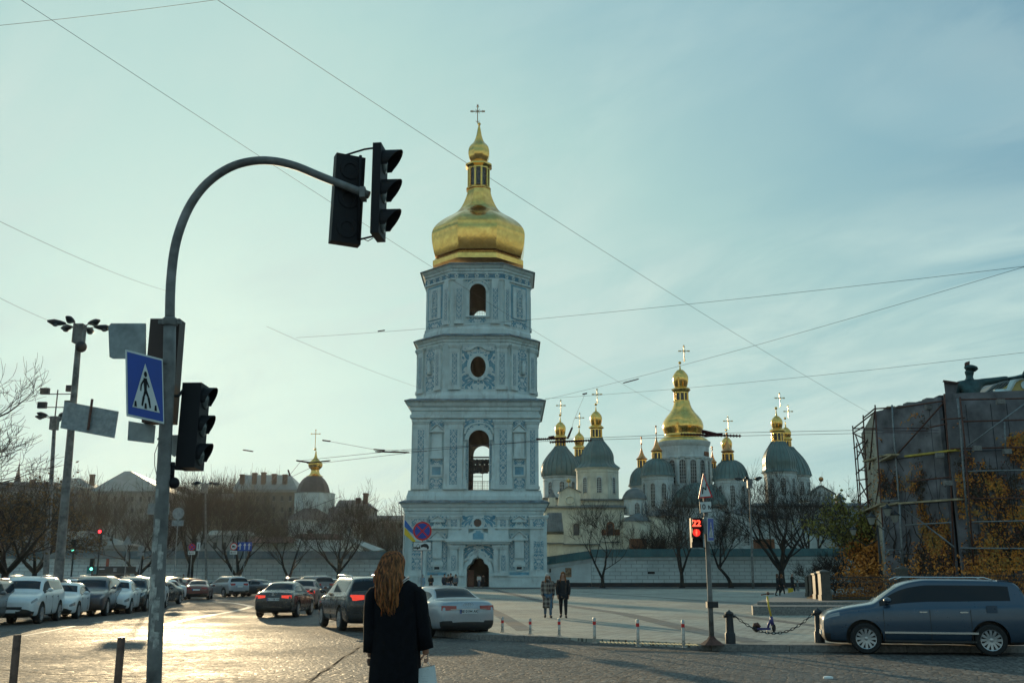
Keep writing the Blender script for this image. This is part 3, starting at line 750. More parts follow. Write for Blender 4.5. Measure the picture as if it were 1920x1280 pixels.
# --- tier 4
hw4 = 7.75; hf4 = 3.75; pl4 = lambda d: chamf(hw4, hf4, d); FY4 = TY-hw4
Z = lambda y, Y=FY4: P(895, y, Y).z
z40, z41 = z31+.1, Z(494)
hx0, hx1 = P(880.5,560,FY4).x, P(911,560,FY4).x
h4 = arch(hx0, hx1, Z(592), Z(532), 12)
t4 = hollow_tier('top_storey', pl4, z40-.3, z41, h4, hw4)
cornice(Z(513), Z(497), .85, pl4, t4)
b = MB(); plan_loft(b, pl4, [(.3, z40), (.3, Z(617)), (.15, Z(613)), (.15, Z(608))]); b.build('base_moulding', M['white2'], t4)
fac4 = [Facet(pl4(0)[i], pl4(0)[(i+1)%8], t4) for i in range(8)]
for f in fac4:
    n = max(3, int(f.L/1.9))
    for i in range(n):      # star rosettes in the frieze
        pass
fr_m = mat('blue_frieze', (.10,.25,.34), .85, var=.2, vs=2)
b = MB(); plan_loft(b, pl4, [(.18, Z(522)), (.18, Z(514))]); b.build('frieze', fr_m, t4)
for f in (fac4[0],fac4[1],fac4[7],fac4[2],fac4[6]):
    n = max(3, int(f.L/1.35))
    for i in range(n):
        u = f.L*(i+.5)/n; zc_ = Z(518); b = MB()
        for q in range(5):
            an = 2*PI*q/5+PI/2; p = f.p(u+.22*math.cos(an), zc_+.22*math.sin(an), .22); b.sphere(p, .14, 6, 4)
        b.build('rosette', M['white2'], t4)
b = MB(); plan_loft(b, pl4, [(.26, Z(525)), (.26, Z(522))]); b.build('architrave', M['white2'], t4)
f = fac4[0]; FX = lambda x, y=560: P(x, y, FY4).x - (TX-hf4)
for a in ((854,868),(922,936)): f.pil(FX(a[0]), FX(a[1]), Z(608), Z(525), .35, True, 'orn', .68, False, .05, .04)
f.panel(FX(872), FX(918), Z(531), Z(517)-.6, .03, 'orn2')
f.panel(FX(879), FX(912), Z(604), Z(595), .03, 'orn2')
f.ring([(x-(TX-hf4),z) for x,z in h4[2:]], .3, .25); f.ring([((x-TX+hf4-FX(896))*1.3+FX(896), z+.5) for x,z in h4[2:]], .22, .2)
b = MB()
for u in (FX(877), FX(915)): f.box(b, u-.18, u+.18, Z(595), Z(552), 0, .25)
f.box(b, FX(874), FX(918), Z(595), Z(592.5), 0, .3); b.build('arch_jamb', M['white2'], t4)
rail(t4, hx0, hx1, FY4+.5, Z(592), P(896,582,FY4+.5).z, 10, 1)
for f in (fac4[1], fac4[7]):
    L = f.L; near = 0 if f is fac4[1] else 1
    a = (.35, 1.25) if not near else (L-1.25, L-.35); f.pil(*a, Z(608), Z(525), .3, True, 'orn', .6, False, .05, .04)
    a = (1.9, L-.5) if not near else (.5, L-1.9); um = (a[0]+a[1])/2
    b = MB(); f.box(b, a[0], a[1], Z(593), Z(528), 0, .03); b.build('blue_panel', M['blue'], t4)
    b = MB(); f.box(b, a[0]+.3, a[1]-.3, Z(591), Z(532), .02, .16); b.build('panel_frame', M['white2'], t4)
    f.panel(um-.62, um+.62, Z(588), Z(536), .18, 'orn2'); f.panel(a[0], a[1], Z(607), Z(596), .04, 'orn2')
    f.window(um-.36, um+.36, Z(570), Z(550), .22, True, .12, 'blind_window', 'blue')
for f in (fac4[2], fac4[6]): f.pil(.3, 1.3, Z(608), Z(525), .3, True, 'orn', .5, False)
# --- golden dome
dome = [(81,491),(82.5,486),(84.5,478),(86.5,467),(87.5,453),(86,444),(82.5,437),(77,430),(69.5,423),(59.5,415.5),(48.5,408.5),(39.5,401.5),(33,392.5),(27.5,381),(23,368),(20.5,355)]
pr = px_prof([(a*1.06, c) for a, c in dome], 895, TY); pr = smooth_prof(pr, 3)
dm = uv_lathe(pr, (TX,TY,0), 8, PI/8, tw, 'golden_dome', M['gold'], 3, .42)
b = MB(); zz = P(895,491,TY).z; b.lathe([(90*mpp(895,491,TY), zz-1.5),(90*mpp(895,491,TY), zz-.75),(87*mpp(895,491,TY), zz-.55),(84*mpp(895,491,TY), zz-.2)], (TX,TY,0), 8, PI/8); b.build('dome_skirt', M['gold'], dm)
def lantern(x, Y, X, prof_body, yb, yt, hw, parent, n=8, colr='gold', rot=0.):
    """gilded lantern drum with arched dark windows between slim posts"""
    z0, z1 = P(x,yb,Y).z, P(x,yt,Y).z; r = hw*mpp(x,yb,Y); b = MB()
    b.lathe([(r*.86,z0),(r*.86,z1)], (X,Y,0), 16); o = b.build('lantern', M['glass_far'], parent)
    b = MB()
    for k in range(n*1):
        a = rot+2*PI*k/n; c_ = (X+r*.96*math.cos(a), Y+r*.96*math.sin(a)); w_ = r*.10
        b.tube([(c_[0],c_[1],z0),(c_[0],c_[1],z1)], w_, 6)
    b.lathe([(r*1.0,z0-.01),(r*1.16,z0+(z1-z0)*.03),(r*1.02,z0+(z1-z0)*.09)], (X,Y,0), 16)
    b.lathe([(r*1.0,z0+(z1-z0)*.88),(r*1.0,z1+.01)], (X,Y,0), 16)
    b.build('lantern_post', M[colr], o, smooth='auto'); return o
mp_ = lambda y: mpp(895, y, TY)
lantern(895, TY, TX-.1, None, 356, 315, 20, tw, 10)
bx = TX-.1
b = MB(); b.lathe([(hw*mp_(y)*1.03, P(895,y,TY).z) for hw, y in ((19,360),(24,357.5),(23,355),(20,352))], (bx,TY,0), 8, PI/8); b.build('lantern_base', M['gold'], tw)
b = MB(); b.lathe([(hw*mp_(y)*1.03, P(895,y,TY).z) for hw, y in ((20,318),(25.5,314),(25.5,311.5),(21,308),(17,306.5),(15,304))], (bx,TY,0), 8, PI/8); b.build('lantern_cornice', M['gold'], tw)
pr = smooth_prof([(hw*mp_(y)*1.03, P(895,y,TY).z) for hw, y in ((15,305),(17.5,301),(20,294),(20.4,287),(19,280),(15.5,274),(10.5,268.5),(7,261),(4.6,252),(3,243),(1.6,236.5),(1,235))], 3)
on = uv_lathe(pr, (bx,TY,0), 8, PI/8, tw, 'onion_finial', M['gold'], 1.5, .6)
b = MB(); b.sphere((bx,TY,P(895,233,TY).z), 3.2*mp_(233), 10, 8); b.build('finial_ball', M['gold'], tw, True)
crm = mat('old_gilt_cross', (.35,.20,.09), .4, metal=.7, var=.1)
cross_obj(895.6, TY, 198, 231, 209, 12, tw, crm)
# ---------- cathedral behind the wall ----------
CY = 196.
M['cream'] = mat('cream_plaster', (.62,.62,.52), .88, var=.2, vs=.5)
M['cool'] = mat('cool_white_plaster', (.56,.62,.62), .88, var=.2, vs=.5)
cx0 = P(1300, 1000, CY).x
ct = thing('cathedral', 'white cathedral with many green and gold onion domes behind the wall', 'cathedral', (cx0, CY, .05))
M['seam'] = mat('tin_roof_seams', (.075,.12,.12), .5, var=.2)
def Lathe(pts, x, Y, name, m, parent, n=20, sm=2, rot=0., X=None):
    pr = px_prof(pts, x, Y)
    if sm: pr = smooth_prof(pr, sm)
    X = P(x, pts[0][1], Y).x if X is None else X
    b = MB(); b.lathe(pr, (X,Y,0), n, rot); return b.build(name, m, parent, smooth='auto' if n > 12 else False)
def drum_windows(x, Y, X, hw, ytop, ybot, angles, parent, wpx=4.2, pilasters=True):
    r = hw*mpp(x, ybot, Y); z0, z1 = P(x,ybot,Y).z, P(x,ytop,Y).z; w_ = wpx*mpp(x,ybot,Y)
    for a in angles:
        a = R(a)-PI/2; n = Vector((math.cos(a), math.sin(a), 0)); tt = Vector((-n.y, n.x, 0)); c = Vector((X,Y,0))+n*(r*.985)
        h = arch(-w_, w_, z0, z1, 8)
        b = MB(); q = [c+tt*u+Vector((0,0,z)) for u, z in h]; b.loft([q, [p+n*.12 for p in q]]); o = b.build('window', M['glass_far'], parent)
        b = MB()
        for (p0, p1) in zip(h[1:], h[2:]+[h[0]]):
            d = Vector((p0[0],p0[1]-(z0+z1)/2)).normalized()*.28; e = Vector((p1[0],p1[1]-(z0+z1)/2)).normalized()*.28
            q = [c+tt*p0[0]+Vector((0,0,p0[1])), c+tt*p1[0]+Vector((0,0,p1[1])), c+tt*(p1[0]+e.x)+Vector((0,0,p1[1]+e.y)), c+tt*(p0[0]+d.x)+Vector((0,0,p0[1]+d.y))]
            b.loft([q, [p+n*.26 for p in q]])
        b.build('window_surround', M['cool'], o)
        b = MB()
        for k in (-.33,.33): b.tube([c+n*.14+tt*w_*k+Vector((0,0,z0)), c+n*.14+tt*w_*k+Vector((0,0,z1-w_*.1))], .04, 4)
        for k in range(1, 7): b.tube([c+n*.14-tt*w_+Vector((0,0,z0+(z1-z0)*k/7)), c+n*.14+tt*w_+Vector((0,0,z0+(z1-z0)*k/7))], .03, 4)
        b.build('glazing_bars', M['cool'], o)
def gold_head(x, Y, X, spec, parent):
    """lantern + onion + ball + cross; spec in photo rows"""
    (yl0, yl1, hwl), (yc, hwc), oni, (yb, rb), (yct, ycb, yca, hwa) = spec
    o = lantern(x, Y, X, None, yl0, yl1, hwl, parent, 10)
    Lathe([(hwl,yl1+.5),(hwc,yc+1),(hwc,yc),(hwc*.72,yc-3.5),(oni[0][0]*.9,yc-5)], x, Y, 'lantern_cornice', M['gold'], parent, 10, 0, X=X)
    Lathe([(hwl*1.15,yl0+1.5),(hwl*1.15,yl0-.5),(hwl*.9,yl0-1)], x, Y, 'lantern_base', M['gold'], parent, 10, 0, X=X)
    pr = smooth_prof(px_prof(oni, x, Y), 3)
    uv_lathe(pr, (X,Y,0), 16, 0, parent, 'gold_onion', M['gold'], .6, .8)
    b = MB(); b.sphere((X,Y,P(x,yb,Y).z), rb*mpp(x,yb,Y), 8, 6); b.build('finial_ball', M['gold'], parent, True)
    if yct: cross_obj(x, Y, yct, ycb, yca, hwa, parent, M['gilt'])
M['gilt'] = mat('bright_gilt', (.75,.50,.18), .35, metal=.9, var=.1)
def onion(y0, y1, hmax, ymax, tip): # base row, shoulder, max
    return [(hmax*.78,y0),(hmax*.95,y0-(y0-ymax)*.55),(hmax,ymax),(hmax*.93,ymax-hmax*.4),(hmax*.66,ymax-hmax*.8),(hmax*.36,ymax-hmax*1.1),(hmax*.17,y1+(ymax-hmax*1.1-y1)*.5),(.6,tip)]
def X_(x, Y=CY, y=880): return P(x, y, Y).x
# domes: (x, Y, drum, dome, gold head, windows)
def dome_unit(x, Y, dr, dome, head, wins=None, n=16, rot=0., green='green_roof', body='cool', cornice_=True):
    X = X_(x, Y); hw, yt, yb = dr
    d = Lathe([(hw,yb),(hw,yt)], x, Y, 'drum', M[body], ct, n, 0, rot, X)
    if cornice_:
        Lathe([(hw,yt+3.5),(hw+1.6,yt+2.5),(hw+2.6,yt+.6),(hw+2.6,yt)], x, Y, 'drum_cornice', M[body], d, n, 0, rot, X)
        Lathe([(hw,yt+9),(hw+.9,yt+8.5),(hw+.9,yt+7.2),(hw,yt+6.8)], x, Y, 'drum_moulding', M[body], d, n, 0, rot, X)
    g = Lathe(dome, x, Y, 'dome', M[green], ct, n, 2, rot, X)
    sm_ = MB(); pf = smooth_prof(px_prof(dome, x, Y), 2); ns = 24
    for q_ in range(ns):
        a_ = rot+2*PI*q_/ns; cf = 1. if n > 8 else math.cos(PI/8)/max(.5, math.cos(((a_-rot) % (PI/4))-PI/8))
        sm_.tube([(X+rr_*cf*math.cos(a_), Y+rr_*cf*math.sin(a_), zz_) for rr_, zz_ in pf], .055, 4, caps=False)
    so_ = sm_.build('roof_seams', M['seam'], g); so_['kind'] = 'stuff'
    if head: gold_head(x, Y, X, head, g)
    if wins: drum_windows(x, Y, X, hw*(math.cos(PI/n) if n <= 8 else 1), wins[0], wins[1], wins[2], d, wins[3])
    return d, g
dome_unit(1051.5, CY+14, (33,894,955), [(36,893.5),(37,889),(37,880),(34.5,870),(29,860),(23,852),(17,845),(13,840),(11,836.5)],
    ((837,822,9.5),(819.5,13),onion(817,790,10.3,803,781),(778,2.5),(750,776,760,8)), (905,945,[-38,0,38],4), 16)
dome_unit(1087, CY+26, (24,893,915), [(30,892),(29,880),(22,868),(14,860),(10,855)],
    ((856,841,9),(839,12.5),onion(836,808,9.6,823,803),(800,2.3),(774,798,783,7.5)), None, 8, PI/8)
dome_unit(1119.5, CY-6, (41.5,879,938), [(45,879),(40,875),(34.5,870.5),(32.5,864),(32.5,857),(30,849),(25,840.5),(19,833),(14,826.5),(11.5,819.5)],
    ((820,804,10.5),(801,14.5),onion(798,770,11.2,784,762),(758,2.6),(729,756,739,8.7)), (898,926,[-40,0,45],4), 8, PI/8, 'green_roof', 'cream')
def spire_head(x, Y, X, yl0, yl1, hwl, ye, hwe, ytip, yball, yfin, parent):
    lantern(x, Y, X, None, yl0, yl1, hwl, parent, 8)
    pr = smooth_prof(px_prof([(hwe,ye),(hwe*.72,ye-(ye-ytip)*.12),(hwe*.45,ye-(ye-ytip)*.32),(hwe*.22,ye-(ye-ytip)*.62),(.5,ytip)], x, Y), 3)
    uv_lathe(pr, (X,Y,0), 10, 0, parent, 'gold_spire', M['copper'], .6, .8)
    Lathe([(hwl,ye+2.5),(hwe*.96,ye+1),(hwe,ye)], x, Y, 'lantern_cornice', M['copper'], parent, 10, 0, X=X)
    b = MB(); b.tube([(X,Y,P(x,ytip+1,Y).z),(X,Y,P(x,yfin,Y).z)], .07, 5); b.sphere((X,Y,P(x,yball,Y).z), 1.8*mpp(x,yball,Y), 8, 6); b.sphere((X,Y,P(x,yfin,Y).z), 1.9*mpp(x,yfin,Y), 8, 6); b.build('finial', M['copper'], parent, True)
M['copper'] = mat('copper_gilding', (.70,.33,.13), .35, metal=1., var=.2, vs=1)
d, g = dome_unit(1204, CY+10, (23,911,935), [(27,911.5),(24.5,906),(23.5,899),(21,890),(16,882.5),(10,877)], None, None, 16)
spire_head(1204, CY+10, X_(1204,CY+10), 877, 862, 8.3, 860, 11, 838, 832, 820, g)
d, g = dome_unit(1232.5, CY-2, (30,892,965), [(34,893),(31,888),(29.5,881),(26,872),(20,865.5),(12,861),(9,860)], None, (908,952,[-62,-26,12,50],3.8), 20)
spire_head(1232.5, CY-2, X_(1232.5,CY-2), 861, 848, 9.2, 845, 11.5, 818, 812, 799, g)
# main golden dome
x = 1283.5; Y = CY+4; X = X_(x, Y)
d = Lathe([(46.5,975),(46.5,832)], x, Y, 'drum', M['cool'], ct, 24, 0, X=X)
Lathe([(46.5,840),(48,838),(50,832),(50,830)], x, Y, 'drum_cornice', M['cool'], d, 24, 0, X=X)
Lathe([(47.5,862),(47.8,861),(47.8,859),(46.8,858)], x, Y, 'drum_moulding', M['cool'], d, 24, 0, X=X)
drum_windows(x, Y, X, 46.5, 866, 909, [-62,-38,-14,10,34,58], d, 5.6)
for a in (-74,-50,-26,-2,22,46,70):
    a = R(a)-PI/2; r = 47.*mpp(x,880,Y); c = (X+r*math.cos(a), Y+r*math.sin(a)); b = MB(); b.tube([(c[0],c[1],P(x,912,Y).z),(c[0],c[1],P(x,864,Y).z),(c[0],c[1],P(x,863.5,Y).z),(c[0],c[1],P(x,860,Y).z)], [.42,.42,.7,.7], 8); b.build('half_column', M['cool'], d, smooth='auto')
b = MB(); a = R(52)-PI/2; r = 46.9*mpp(x,850,Y); n = Vector((math.cos(a),math.sin(a),0)); tt = Vector((-n.y,n.x,0)); c = Vector((X,Y,0))+n*r*.99
z0, z1 = P(x,858,Y).z, P(x,850,Y).z; q = [c-tt*.9+Vector((0,0,z0)), c+tt*.9+Vector((0,0,z0)), c+tt*.9+Vector((0,0,z1)), c-tt*.9+Vector((0,0,z1))]; b.loft([q,[p+n*.12 for p in q]]); b.build('bare_brick_patch', M['brick'], d)
pr = smooth_prof(px_prof([(48,830),(44,824.5),(38,820),(35,816),(36,811),(38,804),(38,797),(35.5,789),(30,781),(24,774),(19,766.5),(16,759),(14.5,752)], x, Y), 3)
g = uv_lathe(pr, (X,Y,0), 20, 0, ct, 'golden_dome', M['gold'], .8, .5)
gold_head(x-1, Y, X-.1, ((752,736,13.2),(730,18),onion(726,697,14.8,710,684),(680,3),(648,678,658,9.5)), g)
# right hand domes
dome_unit(1365, CY+18, (20,893,905), [(22,892),(20,880),(14,868),(10,860)], ((862,850,8),(847,10),onion(846,818,10,831,810),(806,2.4),(781,804,789,8)), None, 12)
d, g = dome_unit(1369, CY-4, (31.5,899,960), [(35.5,899.5),(32.5,894),(31,887),(27,877),(21,869),(14,864.5),(10,863)], None, (912,952,[-48,-8,30,66],4), 20)
spire_head(1366, CY-4, X_(1366,CY-4), 864, 850, 10.5, 846, 13, 822, 815, 812, g)
d, g = dome_unit(1337, CY+20, (12,893,900), [(14,893),(12,884),(8,878)], None, None, 10)
spire_head(1337, CY+20, X_(1337,CY+20), 878, 868, 6, 866, 8, 846, 842, 838, g)
dome_unit(1478, CY+22, (38,893,940), [(42,893),(40,884),(36,872),(28,858),(18,846),(12,838)], ((838,826,8.5),(823,11),onion(822,800,9.5,812,790),(784,2.4),(760,782,771,8)), (905,930,[20,50],4), 16)
dome_unit(1462, CY-2, (30,886,948), [(35,886),(31.5,881),(31,874),(31.5,867),(30,858),(26,848),(20,838.5),(15,831),(11.5,826)],
    ((827,811,11),(807,14.7),onion(804,778,10.8,792,768),(765,2.8),(737,762,746,8.5)), (898,930,[-45,-5,38],4), 8, PI/8)
# big half dome roof over the apse and the smaller turrets
def Y_(k): return CY-k
Lathe([(58,949),(57,943),(52,933),(44,922),(34,913.5),(21,907.5),(8,904.5),(.1,904)], 1314, CY-3, 'apse_roof', M['green_roof'], ct, 28, 2)
Lathe([(53,1036),(53,950)], 1314, CY-3, 'apse_wall', M['cool'], ct, 28, 0)
Lathe([(54,955),(56,953),(56,949)], 1314, CY-3, 'eaves', M['grey_roof'], ct, 28, 0)
Lathe([(24,935.5),(22,930),(17,922),(10,916.5),(.2,914)], 1190, CY-12, 'turret_dome', M['grey_roof'], ct, 16, 2)
d = Lathe([(20,965),(20,935)], 1190, CY-12, 'turret', M['cool'], ct, 16, 0); drum_windows(1190, CY-12, X_(1190,CY-12), 20, 944, 963, [-55,0,50], d, 4.6)
Lathe([(30,978),(29,976),(20,969),(10,964),(.2,961)], 1196, CY-15, 'apse_roof', M['grey_roof'], ct, 20, 1)
Lathe([(28,1036),(28,977)], 1196, CY-15, 'apse_wall', M['cream'], ct, 20, 0)
Lathe([(38,969),(36,966),(26,960),(14,956),(.2,954)], 1238, CY-14, 'apse_roof', M['grey_roof'], ct, 20, 1)
d = Lathe([(34,1036),(34,968)], 1238, CY-14, 'apse_wall', M['cream'], ct, 20, 0)
Lathe([(34,965),(32,963),(24,957),(12,952.5),(.2,951)], 1395, CY-14, 'apse_roof', M['grey_roof'], ct, 20, 1)
d = Lathe([(31,1036),(31,964)], 1395, CY-14, 'apse_wall', M['cool'], ct, 20, 0); drum_windows(1395, CY-14, X_(1395,CY-14,1000), 31, 1000, 1018, [-5], d, 4.5)
Lathe([(34,973),(32,970),(22,964),(10,960),(.2,958)], 1450, CY-13, 'apse_roof', M['grey_roof'], ct, 20, 1)
Lathe([(30,1036),(30,972)], 1450, CY-13, 'apse_wall', M['cool'], ct, 20, 0)
def cbox(x0, x1, y0, y1, Y, D, name, m, parent=ct, roof=None):
    a = P(x0, y1, Y); c = P(x1, y0, Y); b = MB(); zb_ = .05 if y1 >= 1030 else a.z
    b.box((a.x,Y,zb_),(c.x,Y+D,c.z)); o = b.build(name, m, parent)
    if roof:
        b = MB(); b.box((a.x-.4,Y-.5,c.z),(c.x+.4,Y+D,c.z+.25)); e = c.z+.25; r = roof
        b.loft([[(a.x-.4,Y-.5,e+.002),(c.x+.4,Y-.5,e+.002),(c.x+.4,Y+D,e+.002),(a.x-.4,Y+D,e+.002)],[(a.x+r,Y+2.5,e+r*.55),(c.x-r,Y+2.5,e+r*.55),(c.x-r,Y+D-.5,e+r*.55),(a.x+r,Y+D-.5,e+r*.55)]]); b.build('roof', M['grey_roof'], o)
    return o
W1 = cbox(1021, 1170, 952, 1036, CY-14, 40, 'wall', M['cream'], roof=.9)
cbox(1086, 1171, 938, 951, CY-11, 20, 'parapet', M['cream'], roof=.5)
cbox(1021, 1090, 935, 951, CY+2, 20, 'parapet', M['cream'], roof=.5)
W2 = cbox(1168, 1420, 975, 1036, CY-6, 30, 'wall', M['cream'], roof=1.0)
W3 = cbox(1415, 1640, 950, 1036, CY-12, 30, 'wall', M['cool'], roof=1.2)
def wfeat(x0, x1, y0, y1, Y, parent, name, m, arched=False, d=.12, frame=None):
    a = P(x0,y1,Y); c = P(x1,y0,Y); b = MB()
    h = arch(a.x,c.x,a.z,c.z,8) if arched else [(a.x,a.z),(c.x,a.z),(c.x,c.z),(a.x,c.z)]
    q = [(x,Y-d,z) for x,z in h]; b.loft([q,[(x,Y+.05,z) for x,z in h]]); o = b.build(name, m, parent)
    if frame:
        b = MB(); cz = (a.z+c.z)/2; cxx = (a.x+c.x)/2; hh = h+[h[0]]
        for p0, p1 in zip(hh[1:], hh[2:]):
            o0 = (cxx+(p0[0]-cxx)*1.35, cz+(p0[1]-cz)*1.18); o1 = (cxx+(p1[0]-cxx)*1.35, cz+(p1[1]-cz)*1.18)
            q = [(p0[0],Y-d-.1,p0[1]),(p1[0],Y-d-.1,p1[1]),(o1[0],Y-d-.1,o1[1]),(o0[0],Y-d-.1,o0[1])]; b.loft([q,[(v[0],Y+.04,v[2]) for v in q]])
        b.build('window_surround', frame, o)
    return o
YW = CY-14
wfeat(1137,1152,977,1003,YW,W1,'bare_brick_patch',M['brick'],True,.06); wfeat(1128,1136,992,1003,YW,W1,'bare_brick_patch',M['brick'],False,.07); wfeat(1153,1162,992,1003,YW,W1,'bare_brick_patch',M['brick'],False,.07)
wfeat(1140,1149,981,1003,YW,W1,'window',M['glass_far'],True,.12,M['brick']); wfeat(1075,1086,980,1003,YW,W1,'window',M['glass_far'],True,.1,M['cream'])
wfeat(1128,1164,1015,1016.5,YW,W1,'string_course',M['grey_roof'],False,.2)
b = MB(); a = P(1045,1019,YW); c = P(1164,1021,YW); b.box((a.x,YW-.4,c.z),(P(1125,1019,YW).x,YW+.02,a.z)); b.build('string_course', M['grey_roof'], W1)
b = MB(); q = [P(x,y,YW-.25) for x,y in ((1167,957),(1163,962),(1163,979),(1169,984),(1169,1034))]; b.tube(q, .09, 6); b.build('downpipe', M['grey_roof'], W1)
# gabled parapet with a gold star and a small turret with a pointed roof
Yg = CY-13.2
def pediment(pts, Y, D, m, name, roofpts=None, parent=ct):
    b = MB(); q = [P(x,y,Y) for x,y in pts]; b.loft([q,[p+Vector((0,D,0)) for p in q]]); o = b.build(name, m, parent)
    if roofpts:
        b = MB(); q = [P(x,y,Y-.3) for x,y in roofpts]+[P(x,y-1.6,Y-.3) for x,y in roofpts[::-1]]; b.loft([q,[p+Vector((0,D+.5,0)) for p in q]]); b.build('coping', M['grey_roof'], o)
    return o
pg = pediment([(1046,948),(1048,930),(1050,923),(1050,920),(1067,911),(1086,920),(1086,923),(1088,930),(1089,948)], Yg, 1.2, M['cream'], 'gable_parapet', [(1047,923),(1067,911.5),(1090,923)])
b = MB(); p = P(1066,901,Yg); 
for k in range(8):
    a = PI*k/4; b.tube([p, p+Vector((math.cos(a)*.6,0,math.sin(a)*.6))], [.16,.02], 4)
b.sphere(p, .25, 8, 6); b.tube([p, P(1066,911,Yg)], .06, 5); b.build('gold_star', M['gilt'], pg)
cir = [P(1068.5+8*math.cos(2*PI*i/20), 937+7*math.sin(2*PI*i/20), Yg-.12) for i in range(21)]; b = MB(); b.tube(cir, .14, 5); b.build('round_moulding', M['cream'], pg)
cbox(1029, 1041, 932, 950, CY-13.5, 2, 'turret', M['cream'])
b = MB(); q = P(1035,932,CY-13); b.lathe([(1.25,q.z),(.9,q.z+.3),(.02,q.z+1.6)], (q.x,q.y+.8,0), 4, PI/4); b.build('turret_roof', M['grey_roof'], ct)
pg = pediment([(1521,952),(1523,925),(1562,925),(1564,938),(1568,944),(1570,952)], CY-11, 1.2, M['cool'], 'gable_parapet')
pg2 = pediment([(1518,926),(1540,910),(1566,926)], CY-11.2, 1.6, M['cool'], 'gable', [(1516,926.5),(1540,910),(1568,926.5)])
b = MB(); p = P(1539.5,898,CY-11); b.sphere(p, .45, 10, 8); b.tube([p, P(1539.5,911,CY-11)], .07, 5); b.build('gold_ball', M['copper'], pg2, True)
cbox(1572, 1583, 936, 952, CY-11, 2, 'turret', M['cool'])
b = MB(); q = P(1577.5,936,CY-11); b.lathe([(1.5,q.z),(1.0,q.z+.4),(.02,q.z+1.3)], (q.x,q.y+1,0), 4, PI/4); b.build('turret_roof', M['grey_roof'], ct)
YW = CY-12
wfeat(1537,1546,981,1002,YW,W3,'window',M['glass_far'],False,.06,M['cool'])
b = MB(); b.tube([P(x,y,YW-.1) for x,y in ((1531,973),(1534,966),(1541,961),(1548,966),(1552,973),(1531,973))], .1, 5); b.build('hood_mould', M['grey_roof'], W3)
q = [P(1554,986,YW-.6),P(1600,986,YW-.6),P(1600,1010,YW-3),P(1561,1010,YW-3)]; b = MB(); b.loft([q,[v+Vector((0,.2,-.15)) for v in q]]); b.build('lean_to_roof', M['green_roof'], W3)
for x0,x1,y0,y1,ar in ((1407,1412,950,962,0),(1429,1438,1010,1026,1),(1344,1356,972,1000,1),(1396,1404,985,998,0)): wfeat(x0,x1,y0,y1,CY-12.1 if x0 > 1415 else CY-6.05,W3 if x0 > 1415 else W2,'bare_brick_patch',M['brick'],bool(ar),.08)
cbox(1184, 1212, 1009, 1034, CY-30, 3, 'brick_porch', M['brick'])
cbox(1421, 1452, 1010, 1034, CY-29, 3, 'brick_porch', M['brick'])
# low annex roof next to the tower
q = [P(1026,961,CY-26),P(1053,961,CY-26),P(1057,996,CY-30),P(1024,996,CY-30)]; b = MB(); b.loft([q,[v+Vector((0,1,-.4)) for v in q]]); ax = b.build('annex_roof', M['grey_roof'], ct)
for i in range(9):
    b = MB(); f = (i+.5)/9; a = q[0]+(q[1]-q[0])*f; c = q[3]+(q[2]-q[3])*f; b.tube([a+Vector((0,0,.05)), c+Vector((0,0,.05))], .06, 4); b.build('seam', M['grey_roof'], ax)
cbox(1024, 1056, 997, 1036, CY-29, 10, 'annex_wall', M['cream'])
b = MB(); a = P(1022,1017,CY-29); c = P(1057,1019.5,CY-29); b.box((a.x,CY-29.4,c.z),(c.x,CY-29,a.z)); b.build('string_course', M['grey_roof'], ct)
# ---------- perimeter walls ----------
def block_wall_mat():
    m, t, b = newmat('whitewashed_block_wall')
    tc = t.node('ShaderNodeTexCoord').outputs['Object']
    mp = t.node('ShaderNodeMapping'); mp.inputs['Rotation'].default_value = (R(-90),0,0); t.l.new(tc, mp.inputs[0])
    br = t.node('ShaderNodeTexBrick'); t.l.new(mp.outputs[0], br.inputs['Vector']); br.inputs['Scale'].default_value = 1
    br.inputs['Brick Width'].default_value = 1.5; br.inputs['Row Height'].default_value = .52; br.inputs['Mortar Size'].default_value = .05; br.inputs['Mortar Smooth'].default_value = .3
    nz = t.noise(tc, .35, 5, .65)
    col = t.mix(t.rng(nz, .3, .7), (.42,.47,.47), (.60,.66,.65))
    col = t.mix(t.m('MULTIPLY', br.outputs['Fac'], .75), col, (.20,.22,.22)); t.l.new(col, b.inputs['Base Color']); b.inputs['Roughness'].default_value = .9
    t.l.new(t.bump(br.outputs['Fac'], -.6, .05), b.inputs['Normal']); return m
M['blockwall'] = block_wall_mat()
YWALL = 142.
